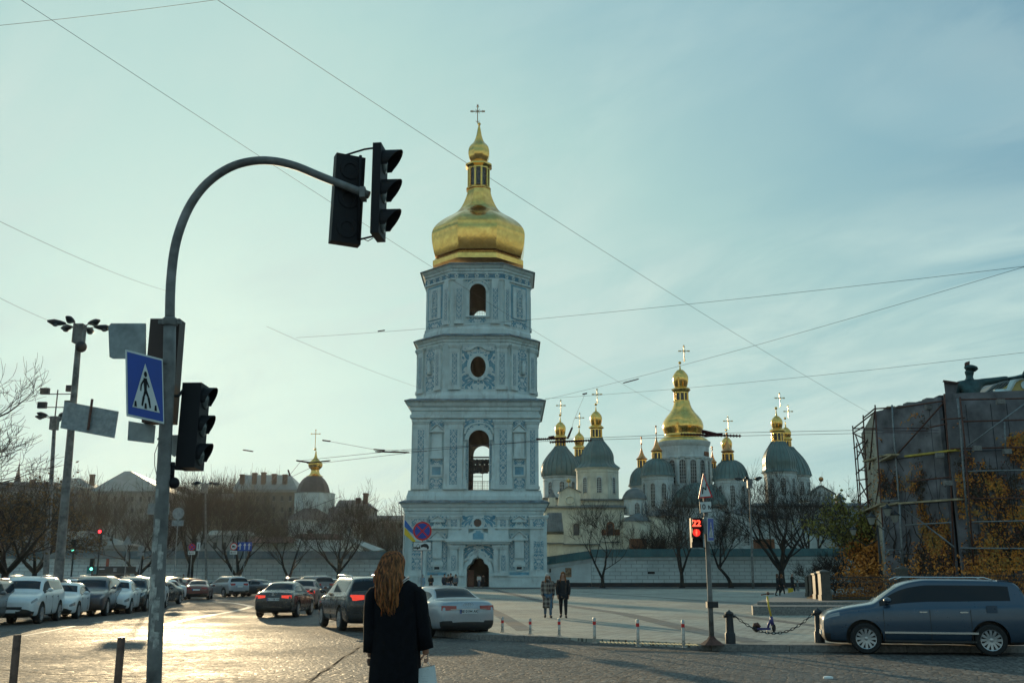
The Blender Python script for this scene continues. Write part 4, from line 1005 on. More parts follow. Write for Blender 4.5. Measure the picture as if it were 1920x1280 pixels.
def perim(x0, x1, ytl, ytr, name, label, m, capm, plain=None, sect=None):
    a = P(x0, ytl, YWALL); c = P(x1, ytr, YWALL); r = thing(name, label, 'wall', ((a.x+c.x)/2, YWALL, .16)); b = MB(); dz = 1.1
    b.loft([[(a.x,YWALL,.16),(c.x,YWALL,.16),(c.x,YWALL+1.2,.16),(a.x,YWALL+1.2,.16)], [(a.x,YWALL,a.z-dz),(c.x,YWALL,c.z-dz),(c.x,YWALL+1.2,c.z-dz),(a.x,YWALL+1.2,a.z-dz)]])
    w_ = b.build('wall_face', m, r)
    b = MB(); q0 = [(YWALL-.5,-dz),(YWALL+.6,0),(YWALL+1.7,-dz),(YWALL+.6,-dz+.12)]
    b.loft([[(a.x-.2,y,a.z+z) for y,z in q0], [(c.x+.2,y,c.z+z) for y,z in q0]]); rf = b.build('roof', capm, r)
    b = MB(); n = int((c.x-a.x)/.75)
    for i in range(n+1):
        f = i/n; x = a.x+(c.x-a.x)*f; z = a.z+(c.z-a.z)*f; b.tube([(x,YWALL-.5,z-dz+.03),(x,YWALL+.6,z+.03)], .03, 4)
    s_ = b.build('standing_seams', capm, rf); s_['kind'] = 'stuff'
    b = MB(); b.loft([[(a.x,YWALL-.22,a.z-dz-.42),(c.x,YWALL-.22,c.z-dz-.42),(c.x,YWALL+.02,c.z-dz-.42),(a.x,YWALL+.02,a.z-dz-.42)],[(a.x,YWALL-.3,a.z-dz-.03),(c.x,YWALL-.3,c.z-dz-.03),(c.x,YWALL+.02,c.z-dz-.03),(a.x,YWALL+.02,a.z-dz-.03)]]); b.build('cornice', M['cool'], r)
    b = MB(); b.box((a.x,YWALL-.12,.16),(c.x,YWALL+.01,.75)); b.build('plinth', M['iron'], r)
    return r, a, c
PW = mat('smooth_painted_wall', (.55,.61,.61), .9, var=.15, vs=.6)
M['wallroof'] = mat('green_wall_roof', (.022,.085,.085), .5, var=.3, vs=.6)
r, a, c = perim(1021, 1108, 1044, 1031, 'perimeter_wall', 'smooth pale wall section with sloping green coping right of the tower', PW, M['wallroof'])
b = MB(); p = P(1060,1073,YWALL); b.box((p.x,YWALL-.06,p.z-.6),(p.x+.85,YWALL-.01,p.z+.65)); b.build('notice', mat('faded_poster', (.33,.20,.12), .8, var=.5, vs=4), r)
b = MB(); p = P(1031.5,1069,YWALL); b.box((p.x-.12,YWALL-.04,p.z-.25),(p.x+.12,YWALL-.01,p.z+.25)); b.build('wall_slot', M['dark'], r)
r, a, c = perim(1108.5, 1700, 1029, 1026.5, 'perimeter_wall', 'long pale block wall with green coping in front of the cathedral', M['blockwall'], M['wallroof'])
b = MB(); p = P(1221,1073,YWALL); b.box((p.x-.5,YWALL-.04,p.z-.17),(p.x+.5,YWALL-.01,p.z+.17)); b.build('wall_slot', M['dark'], r)
M['wallroof2'] = mat('grey_wall_roof', (.06,.10,.11), .5, var=.3, vs=.6)
r, a, c = perim(-260, 763, 1031, 1033, 'perimeter_wall', 'long grey block wall behind the parked cars left of the tower', M['blockwall'], M['wallroof2'])
for x in (100, 210, 390, 470, 560, 700):
    p = P(x, 1060, YWALL); b = MB(); b.box((p.x-.5,YWALL-.16,.7),(p.x+.5,YWALL+.02,c.z-1.6)); b.build('wall_pier', M['blockwall'], r)
b = MB(); p = P(1020.5,1075,YWALL)
# ---------- small church left of the tower ----------
LY = 176.
lc = thing('small_church', 'small white church with dark dome and gold finial left of the tower', 'church', (P(592,1000,LY).x, LY, .05))
def L2(pts, x, name, m, parent=lc, n=20, sm=2, rot=0., Y=LY): 
    pr = px_prof(pts, x, Y); pr = smooth_prof(pr, sm) if sm else pr; b = MB(); b.lathe(pr, (P(592,900,Y).x+(P(x,900,Y).x-P(592,900,Y).x),Y,0), n, rot); return b.build(name, m, parent, smooth='auto' if n > 12 else False)
M['slate'] = mat('dark_brown_roof', (.06,.055,.06), .6, var=.3, vs=.8)
d = L2([(38,975),(38,926),(39.5,925)], 592, 'drum', M['cool'], n=8, sm=0, rot=PI/8)
drum_windows(592, LY, P(592,900,LY).x, 35, 941, 958, [-42,0,42], d, 2.4)
g = L2([(32,926.5),(30.5,918),(27,908),(21,899),(15,894),(10,892)], 588.5, 'dome', M['slate'], rot=PI/8, n=12)
pr = smooth_prof(px_prof([(16,893),(11,890),(8,885),(8,880),(12,876),(13.5,871),(12.5,867.5),(8,863),(3.5,858),(1.8,851),(1,845)], 592, LY), 3)
uv_lathe(pr, (P(591,880,LY).x,LY,0), 16, 0, g, 'gold_finial', M['gold'], .6, .8)
b = MB(); b.sphere((P(591,842,LY).x,LY,P(591,842,LY).z), 2.6*mpp(591,842,LY), 8, 6); b.build('finial_ball', M['gilt'], g, True)
cross_obj(592, LY, 806, 841, 813, 8, g, M['gilt'], False)
def hip(x0, x1, ye, yr, Y0, D, xr0, xr1, m, parent, name='roof', ov=.4):
    a = P(x0,ye,Y0); c = P(x1,ye,Y0); ra = P(xr0,yr,Y0+D/2); rc = P(xr1,yr,Y0+D/2); b = MB()
    b.loft([[(a.x-ov,Y0-ov,a.z),(c.x+ov,Y0-ov,a.z),(c.x+ov,Y0+D+ov,a.z),(a.x-ov,Y0+D+ov,a.z)],[(ra.x,Y0+D/2-.1,ra.z),(rc.x,Y0+D/2-.1,ra.z),(rc.x,Y0+D/2+.1,ra.z),(ra.x,Y0+D/2+.1,ra.z)]])
    return b.build(name, m, parent)
hip(538, 622, 974, 949, LY-10, 16, 575, 588, M['slate'], lc); hip(618, 664, 978, 950, LY-8, 14, 618, 628, M['slate'], lc)
def lbox(x0, x1, y0, Y, D, name, m, parent): a = P(x0,y0,Y); c = P(x1,y0,Y); b = MB(); b.box((a.x,Y,.05),(c.x,Y+D,a.z)); return b.build(name, m, parent)
wl = lbox(541, 619, 973, LY-9.8, 15, 'wall', M['cool'], lc); wr = lbox(619, 660, 977, LY-7.8, 13, 'wall', M['cool'], lc)
q = [P(x,y,LY-9.95) for x,y in ((574,996),(582,991),(588,996),(582,1003))]; b = MB(); b.loft([q,[v+Vector((0,.2,0)) for v in q]]); b.build('diamond_window', M['dark'], wl)
M['redroof'] = mat('brown_red_tiles', (.10,.045,.04), .8, var=.3, vs=2)
hip(470, 545, 1017, 1006, LY-22, 8, 470, 545, M['redroof'], lc); hip(556, 640, 1008, 1000, LY-20, 8, 556, 630, M['redroof'], lc); lbox(470, 640, 1014, LY-20, 8, 'wall', M['cool'], lc)
q = [P(640,1005,LY-22),P(650,1003,LY-22),P(722,1030,LY-24),P(700,1032,LY-24)]; b = MB(); b.loft([q,[v+Vector((0,1,-.3)) for v in q]]); b.build('lean_to_roof', M['cool'], lc)
# ---------- town houses on the left ----------
def win_rows(parent, x0, x1, rows, n, Y, wpx, hpx, m=None):
    for y in rows:
        for i in range(n):
            x = x0+(x1-x0)*(i+.5)/n; a = P(x-wpx/2,y+hpx/2,Y); c = P(x+wpx/2,y-hpx/2,Y); b = MB(); b.box((a.x,Y-.06,a.z),(c.x,Y+.02,c.z)); o = b.build('window', m or M['glass_far'], parent)
            b = MB(); b.box((a.x-.12,Y-.14,a.z-.16),(c.x+.12,Y-.061,a.z-.02)); b.build('sill', M['wall_lt'], o)
streaks(M['cream']); streaks(M['cool'])
M['wall_lt'] = mat('pale_house_plaster', (.28,.29,.28), .9, var=.25, vs=.4)
M['wall_ye'] = mat('ochre_house_plaster', (.17,.15,.125), .9, var=.25, vs=.4)
M['wall_gr'] = mat('grey_house_plaster', (.22,.22,.21), .9, var=.25, vs=.4)
M['chim'] = mat('sooty_brick', (.10,.06,.05), .9, var=.3)
M['roof_t'] = mat('tin_house_roof', (.16,.18,.18), .4, var=.3, vs=.5, metal=.2)
def house(x0, x1, ye, yr, Y, D, wall, roof, label, xr=None, rows=(), n=6, chim=(), name='house', wp=5, hp=9):
    r = thing(name, label, 'house', (P((x0+x1)/2,ye,Y).x, Y, .05)); o = lbox(x0, x1, ye, Y, D, 'wall', M[wall], r)
    xr = xr or (x0+(x1-x0)*.15, x1-(x1-x0)*.15)
    rf = hip(x0, x1, ye-.4, yr, Y, D, xr[0], xr[1], M[roof], r)
    a = P(x0,ye,Y); c = P(x1,ye,Y); b = MB(); b.box((a.x-.3,Y-.35,a.z-.5),(c.x+.3,Y-.01,a.z-.05)); b.build('cornice', M['wall_lt'], r)
    for cx_, cyt in chim:
        p = P(cx_,cyt,Y+3); b = MB(); b.box((p.x-.5,Y+2.5,a.z-.5),(p.x+.5,Y+3.4,p.z)); b.box((p.x-.62,Y+2.4,p.z-.3),(p.x+.62,Y+3.5,p.z-.1)); b.build('chimney', M['chim'], rf)
    win_rows(o, x0+4, x1-4, rows, n, Y, wp, hp); return r
house(-40, 118, 921, 903, 235, 14, 'wall_gr', 'slate', 'long dark house with chimneys behind the bare trees at far left', (-30,105), (940,960,985), 9, ((62,899),(20,905),(90,903)))
house(110, 176, 915, 896, 250, 14, 'wall_gr', 'roof_t', 'dark roofed house left of the big pale gable', (118,150), (935,960), 4, ((174,889),))
r = house(172, 308, 921, 883, 215, 22, 'wall_lt', 'roof_t', 'large pale house with a broad pointed tin roof behind the trees', (234,246), (935,957,980), 8, (), 'house', 5, 9)
house(50, 180, 1010, 995, 160, 10, 'wall_lt', 'roof_t', 'low pale outbuilding with a tin roof just behind the left wall', (58,170))
house(190, 235, 1022, 1010, 158, 8, 'wall_lt', 'roof_t', 'tiny white lodge with a pointed roof behind the kiosk', (208,216))
house(306, 372, 927, 914, 240, 14, 'wall_ye', 'slate', 'brownish house with stepped roof between pole and bare trees', (312,350), (945,965,985), 4, ((338,912),))
r = house(368, 445, 934, 925, 238, 14, 'wall_ye', 'slate', 'ochre four storey house below the poplars', (372,440), (946,962,980), 5)
r = house(440, 556, 918, 890, 232, 16, 'wall_ye', 'roof_t', 'tall house with steep mansard roof left of the small church', (452,545), (934,955,978), 7, ((455,889),(478,886),(495,885),(515,888),(535,889)))
b = MB()
r = house(632, 694, 951, 937, 215, 12, 'wall_gr', 'slate', 'dark grey house with a tall chimney right of the small church', (636,684), (965,985), 4, ((686,924),(672,933)))
house(672, 780, 975, 966, 200, 12, 'wall_gr', 'slate', 'low dark building behind the bushes left of the tower', (676,776), (985,), 6)
house(372, 470, 1003, 994, 165, 10, 'wall_lt', 'roof_t', 'low cream building with brown doors behind the left wall', (380,462), (1022,), 5, (), 'house', 7, 12)
# church spire on the far left skyline
r = thing('church_spire', 'thin dark spire on the skyline at far left', 'spire', (P(33,900,260).x, 260, .05)); X = P(33,900,260).x
b = MB(); b.lathe([(mpp(33,880,260)*h, P(33,y,260).z) for h,y in ((7,905),(5,896),(2.5,886),(1.2,872),(.3,866),(.3,846))], (X,260,0), 8); b.build('spire', M['slate'], r)
b = MB(); z = P(33,905,260).z; b.box((X-.9,259,.05),(X+.9,261,z)); b.build('tower_body', M['wall_gr'], r)
# ---------- cars ----------
def paint(name, col, rough=.28, metal=.5):
    m, t, b = newmat(name); tc = t.node('ShaderNodeTexCoord').outputs['Object']
    s = t.node('ShaderNodeSeparateXYZ'); t.l.new(tc, s.inputs[0])
    dirt = t.m('MULTIPLY', t.noise(tc, 6, 5, .7), .55)      # road dust and dried splashes
    t.l.new(t.mix(t.rng(dirt, .22, .5, 0, .5), col, tuple(.6*c+.03 for c in col)), b.inputs['Base Color'])
    t.l.new(t.rng(dirt, .15, .4, rough-.04, rough+.15), b.inputs['Roughness'])
    b.inputs['Metallic'].default_value = metal; b.inputs['Coat Weight'].default_value = .7; b.inputs['Coat Roughness'].default_value = .08
    return m
CP_ = {'blue':paint('slate_blue_paint', (.03,.06,.10)), 'silver':paint('silver_paint', (.30,.34,.38), .3, .6), 'white':paint('white_paint', (.62,.66,.68), .3, 0),
 'black':paint('black_paint', (.012,.013,.016), .2, .1), 'red':paint('dark_red_paint', (.16,.02,.018), .3, .3), 'grey':paint('grey_paint', (.10,.11,.12)), 'dblue':paint('navy_paint', (.025,.04,.065)), 'brownred':paint('maroon_paint', (.13,.035,.03), .3, .3)}
M['cglass'] = mat('tinted_car_glass', (.012,.016,.022), .05, var=0, spec=.22)
M['trim'] = mat('black_car_trim', (.015,.015,.016), .5, var=0)
M['chrome'] = mat('chrome', (.6,.62,.64), .2, metal=1., var=0)
M['alloy'] = mat('alloy_rim', (.42,.45,.48), .3, metal=.8, var=.15)
M['headl'] = mat('headlamp_lens', (.22,.24,.26), .08, var=0, spec=.8, metal=.3)
M['taill'] = mat('tail_lamp_red', (.30,.012,.01), .15, var=0, spec=.8)
M['tailon'] = mat('tail_lamp_lit', (.5,.02,.01), .2, var=0, emit=(1,.06,.03), es=.7)
M['plate'] = mat('plate_white', (.55,.6,.62), .4, var=0)
M['plblue'] = mat('plate_blue', (.02,.08,.35), .4, var=0)
def wheel(parent, x, y, r, w_, side, spokes=9, rimr=.66):
    b = MB(); b.M = Matrix.Translation((x,y,r)) @ Matrix.Rotation(R(90), 4, 'X')
    b.lathe([(r*.62,-w_/2),(r*.9,-w_/2),(r*.985,-w_*.38),(r,-w_*.2),(r,w_*.2),(r*.985,w_*.38),(r*.9,w_/2),(r*.62,w_/2)], (0,0,0), 28, caps=False)
    ty = b.build('wheel', M['tyre'], parent, smooth='auto', world=False)
    b = MB(); b.M = Matrix.Translation((x,y,r)) @ Matrix.Rotation(R(-90)*side, 4, 'X')
    # after rotation local +z points to the outside
    R_ = r*rimr; z1 = w_*.5+.004
    b.lathe([(R_*1.02,z1-.03),(R_*1.0,z1),(R_*.93,z1-.005),(R_*.91,z1-.05)], (0,0,0), 28, caps=False)
    for k in range(spokes):
        a = 2*PI*k/spokes; ca, sa = math.cos(a), math.sin(a)
        def q(rr, h, z): return (rr*ca-h*sa, rr*sa+h*ca, z)
        w0, w1 = R_*.10, R_*.20*9/spokes
        b.loft([[q(R_*.16,-w0,z1-.03),q(R_*.16,w0,z1-.03),q(R_*.16,w0,z1-.015),q(R_*.16,-w0,z1-.015)],[q(R_*.94,-w1,z1-.03),q(R_*.94,w1,z1-.03),q(R_*.94,w1*.8,z1-.004),q(R_*.94,-w1*.8,z1-.004)]])
    b.lathe([(R_*.22,z1-.04),(R_*.2,z1-.008),(.002,z1-.002)], (0,0,0), 12)
    b.build('rim', M['alloy'], ty, world=False, smooth='auto')
    b = MB(); b.M = Matrix.Translation((x,y,r)) @ Matrix.Rotation(R(-90)*side, 4, 'X'); b.lathe([(R_*.92,z1-.09),(.002,z1-.09)], (0,0,0), 20, caps=False); b.build('brake_disc', M['trim'], ty, world=False)
    return ty
def car(kind, colr, label, loc, rz, L=None, W=None, Hh=None, group=None, lit=False, lvl=2, plate=None, spokes=9, name=None, badge=None):
    """forward = +x. stations: x, zb, zs(shoulder), zt(centre line), hw, top half width (None = hood/boot)"""
    if kind == 'sedan':
        L = L or 4.75; W = W or 1.83; Hh = Hh or 1.45; wb = 2.75; wr = .33
        st = [(1.,.42,.56,.60,.66,None,''),(.985,.24,.64,.67,.80,None,''),(.93,.20,.70,.745,.90,None,''),(.84,.19,.755,.82,.965,None,''),(.66,.19,.84,.92,1.,None,''),
              (.44,.19,.89,.985,1.,None,'c'),(.40,.19,.90,1.03,1.,.86,'ws'),(.16,.19,.925,1.385,1.,.66,'wf'),(.02,.19,.935,1.43,1.,.66,''),(-.05,.19,.94,1.445,1.,.66,'B'),(-.085,.19,.94,1.445,1.,.66,''),(-.28,.19,.955,1.42,1.,.65,''),(-.40,.19,.965,1.385,1.,.63,'r'),
              (-.50,.19,.975,1.27,1.,.66,'C'),(-.63,.19,.985,1.085,.99,.80,'rb'),(-.70,.19,.98,1.075,.975,None,''),(-.86,.20,.965,1.06,.94,None,''),(-.955,.22,.93,1.02,.89,None,''),(-.99,.30,.86,.93,.84,None,''),(-1.,.42,.62,.66,.78,None,'')]
        hs = (Hh)/1.445
    else:
        L = L or 4.65; W = W or 1.87; Hh = Hh or 1.70; wb = 2.72; wr = .37
        st = [(1.,.50,.70,.76,.70,None,''),(.985,.28,.80,.86,.84,None,''),(.93,.25,.88,.945,.92,None,''),(.84,.24,.935,1.01,.97,None,''),(.66,.24,1.0,1.09,1.,None,''),
              (.50,.24,1.04,1.14,1.,None,'c'),(.46,.24,1.05,1.19,1.,.86,'ws'),(.24,.24,1.08,1.58,1.,.70,'wf'),(.05,.24,1.09,1.67,1.,.70,''),(-.02,.24,1.10,1.69,1.,.70,'B'),(-.055,.24,1.10,1.695,1.,.70,''),(-.30,.24,1.11,1.69,1.,.70,'B'),(-.335,.24,1.11,1.69,1.,.70,''),
              (-.62,.24,1.13,1.68,.995,.70,'C'),(-.82,.24,1.14,1.66,.985,.70,'D'),(-.915,.25,1.14,1.60,.97,.70,'rb'),(-.965,.27,1.12,1.22,.94,.80,''),(-.985,.32,1.0,1.05,.90,None,''),(-1.,.46,.74,.78,.84,None,'')]
        hs = Hh/1.695
    hL, hW = L/2, W/2
    rings = []; 
    for (fx, zb_, zs, zt, fw, tw_, fl) in st:
        w_ = hW*fw; zs *= hs; zt *= hs; zb_ = zb_*1.0
        if tw_: t7w, t7z = hW*tw_*1.02, zt-(.10 if kind == 'sedan' else .075)*hs if zt-zs > .25 else zs+(zt-zs)*.6
        else: t7w, t7z = w_*.86, zs+(zt-zs)*.5
        t8 = (t7w*.92, zt-.035*hs if tw_ and zt-zs > .25 else zs+(zt-zs)*.75)
        dz = zs-zb_
        half = [(0,zb_),(w_*.78,zb_),(w_*.965,zb_+.05),(w_*1.,zb_+dz*.32),(w_*1.0,zb_+dz*.66),(w_*.985,zs-.06*dz-.03),(w_*.945,zs),(t7w,t7z),t8,(t7w*.5,zt-.004),(0,zt)]
        ring = [(fx*hL, y, z) for y, z in half] + [(fx*hL, -y, z) for y, z in half[-2:0:-1]]
        rings.append(ring)
    b = MB(); n = len(rings[0]); vr = [[b.v(p) for p in r] for r in rings]
    fl = [s[6] for s in st]; iws = fl.index('ws'); iwf = fl.index('wf'); irb = fl.index('rb')
    iC = fl.index('C'); ir = fl.index('r') if 'r' in fl else fl.index('D')
    pill = [i for i, q in enumerate(fl) if q == 'B']
    for i in range(len(rings)-1):
        for k in range(n):
            k2 = (k+1) % n; j = min(k, n-1-k) if k < 10 else n-1-k       # half-ring strip index 0..9
            j = k if k <= 9 else 19-k
            mi = 0
            if j == 6 and iws <= i < (iC if kind == 'sedan' else fl.index('C')+ (1 if kind != 'sedan' else 0)): mi = 1
            if j == 6 and i in pill: mi = 3 if kind == 'sedan' else 1
            if j >= 8 and iws <= i < iwf: mi = 2
            if kind == 'sedan' and j >= 8 and ir <= i < irb: mi = 2
            if kind != 'sedan' and j >= 7 and i == irb: mi = 2
            if j <= 1: mi = 3
            if j == 2 and (i < 2 or i >= len(rings)-3): mi = 3
            if j == (4 if kind == 'sedan' else 5) and i in (1, 2): mi = 4
            b.mi = mi; b.f([vr[i][k], vr[i][k2], vr[i+1][k2], vr[i+1][k]])
    for e, r in ((0, vr[0]), (1, vr[-1])):
        for j in range(10):
            a, c, d, f = r[j], r[j+1], r[(n-j-1) % n], r[(n-j) % n]
            b.mi = 3 if (e == 0 and j in (2,3)) or (e == 0 and j < 1) or (e == 1 and j < 2) else 0
            if j == 0: b.f([a, c, d])
            elif j == 9: b.f([a, c, f])
            else: b.f([a, c, d, f])
    me = b.mesh('car_body')
    # wheel-arch cutters
    cb_ = MB(); cb_.mi = 3; wx = wb/2*(L/4.75 if kind == 'sedan' else L/4.65)
    for sx in (1,-1):
        for sy in (1,-1):
            cb_.M = Matrix.Translation((sx*wx+(.03 if sx>0 else 0), sy*hW, wr+.02)) @ Matrix.Rotation(R(90), 4, 'X'); cb_.lathe([(wr*1.17,-.3),(wr*1.17,.3)], (0,0,0), 28)
    cm = cb_.mesh('arch_cutter'); cut = bpy.data.objects.new('work_cutter', cm); COL.objects.link(cut)
    for q in range(6): me.materials.append(None); cm.materials.append(None)
    me2 = evald(me, [('SUBSURF', dict(levels=lvl, render_levels=lvl)), ('BOOLEAN', dict(operation='DIFFERENCE', object=cut, solver='EXACT'))])
    bpy.data.objects.remove(cut)
    root = thing(name or ('suv' if kind != 'sedan' else 'sedan_car'), label, 'car', loc, rz, group)
    mats = {0:('body',CP_[colr]),1:('side_window',M['cglass']),2:('windscreen',M['cglass']),3:('bumper_trim',M['trim']),4:('headlight',M['headl']),5:('tail_light',M['tailon'] if lit else M['taill'])}
    src = bmesh.new(); src.from_mesh(me2); mx = {}
    for mi, (nm, mm) in mats.items():
        for side in ((1,-1) if mi in (1,4,5) else (1,-1) if mi == 2 else (0,)):
            c = src.copy()
            if mi == 2: dl = [f for f in c.faces if f.material_index != mi or (f.calc_center_median().x > 0) != (side > 0)]
            else: dl = [f for f in c.faces if f.material_index != mi or (side and (f.calc_center_median().y > 0) != (side > 0))]
            bmesh.ops.delete(c, geom=dl, context='FACES')
            for f in c.faces: f.material_index = 0
            m3 = bpy.data.meshes.new(nm); c.to_mesh(m3); c.free()
            if len(m3.polygons) == 0: continue
            m3.polygons.foreach_set('use_smooth', [True]*len(m3.polygons)); m3.materials.clear()
            put(nm if not (mi == 2 and side < 0) else 'rear_window', m3, mm, root); 
    src.free()
    for o in root.children: o.data.set_sharp_from_angle(angle=R(48))
    b = MB()
    for sx in (1,-1):
        for sy in (1,-1):
            b.M = Matrix.Translation((sx*wx+.01, sy*(hW-.16), wr+.02)) @ Matrix.Rotation(R(90), 4, 'X'); b.lathe([(wr*1.15,-.15),(wr*1.15,.15)], (0,0,0), 20)
    b.M = Matrix.Identity(4)
    for sx in (1,-1):
        for sy in (1,-1): 
            w_ = wheel(root, sx*wx, sy*(hW-.115), wr, .23, sy, spokes)
    b.bm.free()
    for s in (1,-1):    # mirrors
        b = MB(); xm = st[iws][0]*hL-.25; zm = (.97 if kind == 'sedan' else 1.15)*hs
        b.sphere((xm, s*(hW+.09), zm+.05), .1, 10, 8, .75); b.tube([(xm,s*(hW-.06),zm),(xm,s*(hW+.05),zm+.03)], .03, 6)
        b.build('mirror', CP_[colr], root, smooth=True, world=False)
    # door seams and handles
    zs = (.94 if kind == 'sedan' else 1.09)*hs
    for s in (1,-1):
        for fx in ((.36,-.068,-.50) if kind == 'sedan' else (.40,-.04,-.42)):
            b = MB(); x = fx*hL; b.loft([[(x-.006,s*(hW*.95),.34),(x+.006,s*(hW*.95),.34),(x+.006,s*(hW+.004),.34),(x-.006,s*(hW+.004),.34)],[(x-.006,s*(hW*.93),zs-.10),(x+.006,s*(hW*.93),zs-.10),(x+.006,s*(hW*.995+.003),zs-.10),(x-.006,s*(hW*.995+.003),zs-.10)]])
            b.build('door_seam', M['trim'], root, world=False)
    for s in (1,-1):
        for fx in ((-.02,-.42) if kind == 'sedan' else (.02,-.36)):
            x = fx*hL; b = MB(); b.box((x-.09,s*(hW*.985)-.02,zs-.17),(x+.09,s*(hW*.985)+.02,zs-.14)); b.build('door_handle', M['chrome'], root, world=False, bevel=.008)
    # plates
    xb = -hL-.005; zp = (.74 if kind == 'sedan' else .86)*hs
    b = MB(); b.box((xb-.02,-.26,zp-.055),(xb+.05,.26,zp+.055)); pl = b.build('number_plate', M['plate'], root, world=False)
    b = MB(); b.box((xb-.023,.215,zp-.055),(xb,.26,zp+.055)); b.build('plate_band', M['plblue'], pl, world=False)
    if plate:
        tm = text_mesh(plate, .105, .001, .002); tm.transform(Matrix.Translation((xb-.023,-.02,zp)) @ Matrix.Rotation(R(-90), 4, 'Z') @ Matrix.Rotation(R(90), 4, 'X')); put('plate_number', tm, M['black'], pl)
    zl = (.835 if kind == 'sedan' else 1.03)*hs; lh = .062 if kind == 'sedan' else .085
    for s in (1,-1):
        b = MB(); b.loft([[(-hL+.10,s*hW*.36,zl-lh*.5),(-hL+.10,s*hW*.36,zl+lh),(-hL+.22,s*hW*.36,zl+lh),(-hL+.22,s*hW*.36,zl-lh*.5)],[(-hL-.02,s*hW*.40,zl-lh*.6),(-hL-.012,s*hW*.40,zl+lh),(-hL+.2,s*hW*.4,zl+lh),(-hL+.2,s*hW*.4,zl-lh*.6)],[(-hL-.005,s*hW*.66,zl-lh),(-hL+.01,s*hW*.66,zl+lh*1.1),(-hL+.2,s*hW*.66,zl+lh*1.1),(-hL+.2,s*hW*.66,zl-lh)],[(-hL+.05,s*hW*.86,zl-lh),(-hL+.07,s*hW*.85,zl+lh*1.1),(-hL+.26,s*hW*.82,zl+lh*1.1),(-hL+.26,s*hW*.83,zl-lh)]])
        b.build('tail_light', M['tailon'] if lit else M['taill'], root, world=False, bevel=.012)
    b = MB(); b.box((hL-.03,-.25,.42),(hL+.02,.25,.53)); b.build('front_plate', M['plate'], root, world=False)
    if kind != 'sedan':
        for s in (1,-1):
            b = MB(); b.tube([(.25*hL,s*hW*.62,1.66*hs),(.18*hL,s*hW*.62,1.72*hs),(-.6*hL,s*hW*.62,1.71*hs),(-.68*hL,s*hW*.62,1.65*hs)], .017, 6); b.build('roof_rail', M['chrome'], root, smooth=True, world=False)
    else:
        b = MB(); b.lathe([(.02,0),(.005,.02),(.003,.16)], (-.38*hL,0,1.42*hs), 6); b.build('aerial', M['trim'], root, world=False)
    return root
def heading(dx, dy): return math.atan2(dy, dx)
def gp(x, y, z=0): p = G(x, y, z); return (p.x, p.y, z)
# --- row parked along the left, noses towards the camera
a = G(300,1122); c = G(20,1163); hd = heading(c.x-a.x, c.y-a.y)
rowg = 'cars parked in the row along the left kerb'
def rowpos(px, py): p = G(px, py); return p
W_ = [('suv','white','white suv with black lower bumper, nearest whole car of the left row', 45,1166,4.5,1.72),
      ('sedan','white','white sedan with sharp black fog lamp corners behind the first white suv', 118,1157,4.7,1.46),
      ('suv','dblue','dark blue suv parked behind the white sedan in the left row', 172,1152,4.75,1.72),
      ('sedan','white','small white car parked just left of the thick near pole', 217,1148,4.3,1.56),
      ('suv','black','black suv with pale roof edge squeezed between white cars', 247,1144,4.4,1.66),
      ('suv','white','last white car of the left row beside the thick near pole', 271,1141,4.4,1.64)]
for k, cc, lb, px, py, L_, H_ in W_:
    p = G(px, py); car(k, cc, lb, (p.x, p.y, 0), hd, L_, None, H_, rowg, lvl=2)
p = G(-30, 1172); car('suv', 'grey', 'dark grey car cut off by the left edge of the photo', (p.x-.3, p.y, 0), hd, 4.5, None, 1.6, rowg)
# --- right hand slate blue suv, side on
xf, xr_ = G(1632,1225), G(1863,1229)
mid = (xf+xr_)/2; gxh = heading(xf.x-xr_.x, xf.y-xr_.y)
M_gx = car('suv', 'blue', 'large slate blue suv side on at the right edge with many spoke alloy wheels', (mid.x+.05, mid.y+.75, 0), gxh, 4.86, 1.90, 1.81, lvl=3, spokes=12, name='suv')
gx = M_gx; gx.scale = (.93,.93,.93); gx.location.y -= .05; gx.location.x += .06
b = MB(); b.box((-1.15,.945,.50),(.98,.975,.545)); b.build('side_strip', M['chrome'], gx, world=False, bevel=.01)
b = MB(); b.box((-1.10,.80,.30),(.98,.99,.345)); b.build('running_board', M['trim'], gx, world=False, bevel=.012)
b = MB(); b.loft([[(-2.02,-.6,1.70),(-2.02,.6,1.70),(-1.75,.62,1.735),(-1.75,-.62,1.735)],[(-2.12,-.6,1.725),(-2.12,.6,1.725),(-1.75,.62,1.765),(-1.75,-.62,1.765)]]); b.build('roof_spoiler', CP_['blue'], gx, world=False)
b = MB(); b.box((-1.62,.948,1.0),(-1.38,.952,1.17)); b.build('fuel_flap', CP_['blue'], gx, world=False, bevel=.001)
# --- silver sedan seen from behind (right of the woman)
p = G(838,1194); sed = car('sedan', 'silver', 'silver sedan with red boot lamps seen from behind, right of the woman in black', (p.x-.35, p.y+1.6, 0), R(90+24), 4.9, 1.87, 1.455, lvl=3, plate='BE 0194 AK', name='sedan_car')
for k in range(4):
    b = MB(); cc = [(-2.43, -.10+k*.066+.05*math.cos(q), .93+.05*math.sin(q)) for q in [2*PI*i/14 for i in range(15)]]; b.tube(cc, .007, 5); b.build('badge_ring', M['chrome'], sed, world=False)
b = MB(); b.box((-2.47,-.55,.80),(-2.42,.55,.815)); b.build('boot_trim', M['chrome'], sed, world=False)
# --- black suv driving away left of the woman, red suv beyond it
p = G(655,1180); car('suv', 'black', 'black suv with bright sunlit flank driving away just left of the woman', (p.x+.1, p.y+1.0, 0), R(90+22), 4.85, 1.92, 1.73, lvl=3, plate=None, lit=True)
p = G(640,1150); car('suv', 'red', 'red suv mostly hidden behind the black suv', (p.x+1.0, p.y+3, 0), R(90+16), 4.5, 1.85, 1.66, lit=True)
